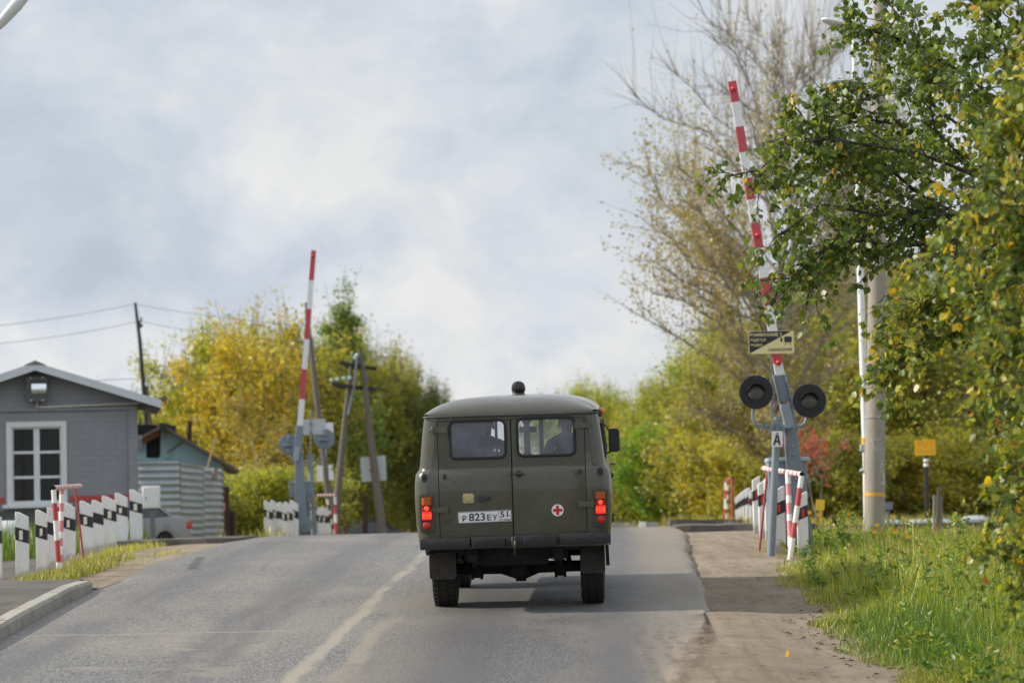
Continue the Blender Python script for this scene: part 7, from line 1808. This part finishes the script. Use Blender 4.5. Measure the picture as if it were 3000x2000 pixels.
    mb = MB(); mb.lathe([(.19, -.012), (.205, 0), (.19, .012), (.178, 0), (.19, -.012)], frame4((-.48, 3.62, 1.30), (0, -.5, 1)), 24); mb.tube([(-.48, 3.62, 1.3), (-.48, 3.85, 1.1)], .025, 8); mb.build('steering_wheel', 'rubber', t, smooth=60)
    mb = MB(); mb.tube([(.0, 4.2, 1.80), (.02, 4.1, 1.72)], .008, 6); mb.box((.02, 4.1, 1.70), (.2, .02, .07)); mb.build('inner_mirror', 'rubber', t)
    mb = MB(); [mb.box((sx * .68, 1.3, .92), (.40, 2.2, .5)) for sx in (-1, 1)]; mb.build('side_bench', 'seat_cloth', t, bevel=.03)
    return t, M
VAN, VANM = van()

def person(label, x, y, lean, M, arms):
    """a seated figure grown over a skeleton"""
    t = thing('person', label, 'person', M @ Vector((x, y, 1.05)), M @ Matrix.Translation((x, y, 1.05)))
    j = {}; V = []; E = []; Rr = []
    def add(nm, p, r, par=None):
        j[nm] = len(V); V.append(p); Rr.append(r)
        if par: E.append((j[par], j[nm]))
    add('pelvis', (0, 0, .10), (.15, .11)); add('waist', (lean * .3, .0, .26), (.145, .105), 'pelvis'); add('chest', (lean * .7, .02, .44), (.165, .115), 'waist'); add('collar', (lean, .02, .555), (.085, .07), 'chest')
    add('neck', (lean * 1.05, .03, .61), (.055, .058), 'collar'); add('jaw', (lean * 1.1, .055, .665), (.062, .075), 'neck'); add('skull', (lean * 1.15, .05, .745), (.076, .092), 'jaw'); add('top', (lean * 1.15, .04, .80), (.05, .06), 'skull')
    for s, nm in ((-1, 'l'), (1, 'r')):
        add(nm + 'sh', (lean + s * .18, .01, .51), (.068, .065), 'collar'); e = arms[0 if s < 0 else 1]
        add(nm + 'el', e[0], (.048, .046), nm + 'sh'); add(nm + 'wr', e[1], (.034, .03), nm + 'el'); add(nm + 'pa', e[2], (.036, .02), nm + 'wr')
        d = Vector(e[2]) - Vector(e[1]); d.normalize(); sd = d.cross(EZ).normalized()
        for k, (ofs, ln) in enumerate(((-.027, .065), (-.009, .078), (.009, .074), (.027, .058))):
            p = Vector(e[2]) + sd * ofs + d * .035; add(f'{nm}f{k}', tuple(p), (.0095, .009), nm + 'pa'); add(f'{nm}g{k}', tuple(p + d * ln * .55 - EZ * .015), (.0085, .008), f'{nm}f{k}'); add(f'{nm}h{k}', tuple(p + d * ln * .75 - EZ * .04), (.0075, .007), f'{nm}g{k}')
        p = Vector(e[2]) - sd * s * .035 - d * .01; add(nm + 'th', tuple(p), (.011, .010), nm + 'pa'); add(nm + 'tt', tuple(p - sd * s * .02 + d * .035), (.009, .008), nm + 'th')
        add(nm + 'hip', (s * .095, .05, .09), (.088, .085), 'pelvis'); add(nm + 'kn', (s * .12, .46, .11), (.062, .062), nm + 'hip'); add(nm + 'an', (s * .12, .50, -.26), (.042, .045), nm + 'kn'); add(nm + 'to', (s * .12, .64, -.30), (.04, .03), nm + 'an')
    me = bpy.data.meshes.new('body'); me.from_pydata(V, E, []); me.update()
    o = bpy.data.objects.new('body', me); COL.objects.link(o)
    md = o.modifiers.new('skin', 'SKIN'); sb = o.modifiers.new('sub', 'SUBSURF'); sb.levels = 1; sb.render_levels = 1
    for i, r in enumerate(Rr): me.skin_vertices[0].data[i].radius = r
    me.skin_vertices[0].data[0].use_root = True
    dg = bpy.context.evaluated_depsgraph_get(); ev = o.evaluated_get(dg); m2 = bpy.data.meshes.new_from_object(ev); bpy.data.objects.remove(o)
    for mt in ('jacket_dark', 'skin'): m2.materials.append(MAT[mt])
    for p in m2.polygons:
        c = p.center; p.use_smooth = True
        hand = any((c - Vector(a[2])).length < .13 for a in arms); p.material_index = 1 if (c.z > .585 or hand) else 0
    b = bpy.data.objects.new('body', m2); COL.objects.link(b); b.parent = t
    hx_, hy_, hz_ = lean * 1.13, .055, .715
    mb = MB(); mb.lathe([(.085, -.02), (.092, .03), (.086, .075), (.06, .11), (0, .122)], Matrix.Translation((hx_, hy_ - .012, hz_)), 20); mb.build('hair', 'hair_dark', t, smooth=60)
    mb = MB(); mb.tube([(hx_, hy_ + .085, hz_ + .01), (hx_, hy_ + .11, hz_ - .03), (hx_, hy_ + .088, hz_ - .04)], (.008, .013, .010), 8)
    for s in (-1, 1): mb.tube([(hx_ + s * .078, hy_ - .01, hz_ + .015), (hx_ + s * .088, hy_ - .02, hz_ - .01), (hx_ + s * .078, hy_ - .008, hz_ - .035)], (.010, .016, .009), 8); mb.lathe([(.0, -.011), (.011, 0), (0, .011)], Matrix.Translation((hx_ + s * .03, hy_ + .078, hz_ + .012)), 10)
    mb.tube([(hx_ - .022, hy_ + .088, hz_ - .062), (hx_, hy_ + .094, hz_ - .060), (hx_ + .022, hy_ + .088, hz_ - .062)], .006, 6); mb.build('face', 'skin', t, smooth=60)
    return t
person('passenger in a dark jacket seen through the right rear window', .48, 3.22, .0, VANM, (((-.26, .12, .30), (-.16, .34, .22), (-.12, .42, .20)), ((.27, .12, .30), (.18, .34, .22), (.14, .42, .20))))
person('driver in a dark jacket seen through the left rear window', -.46, 3.22, .04, VANM, (((-.25, .16, .32), (-.16, .32, .36), (-.13, .385, .385)), ((.28, .16, .32), (.17, .32, .36), (.13, .385, .385))))
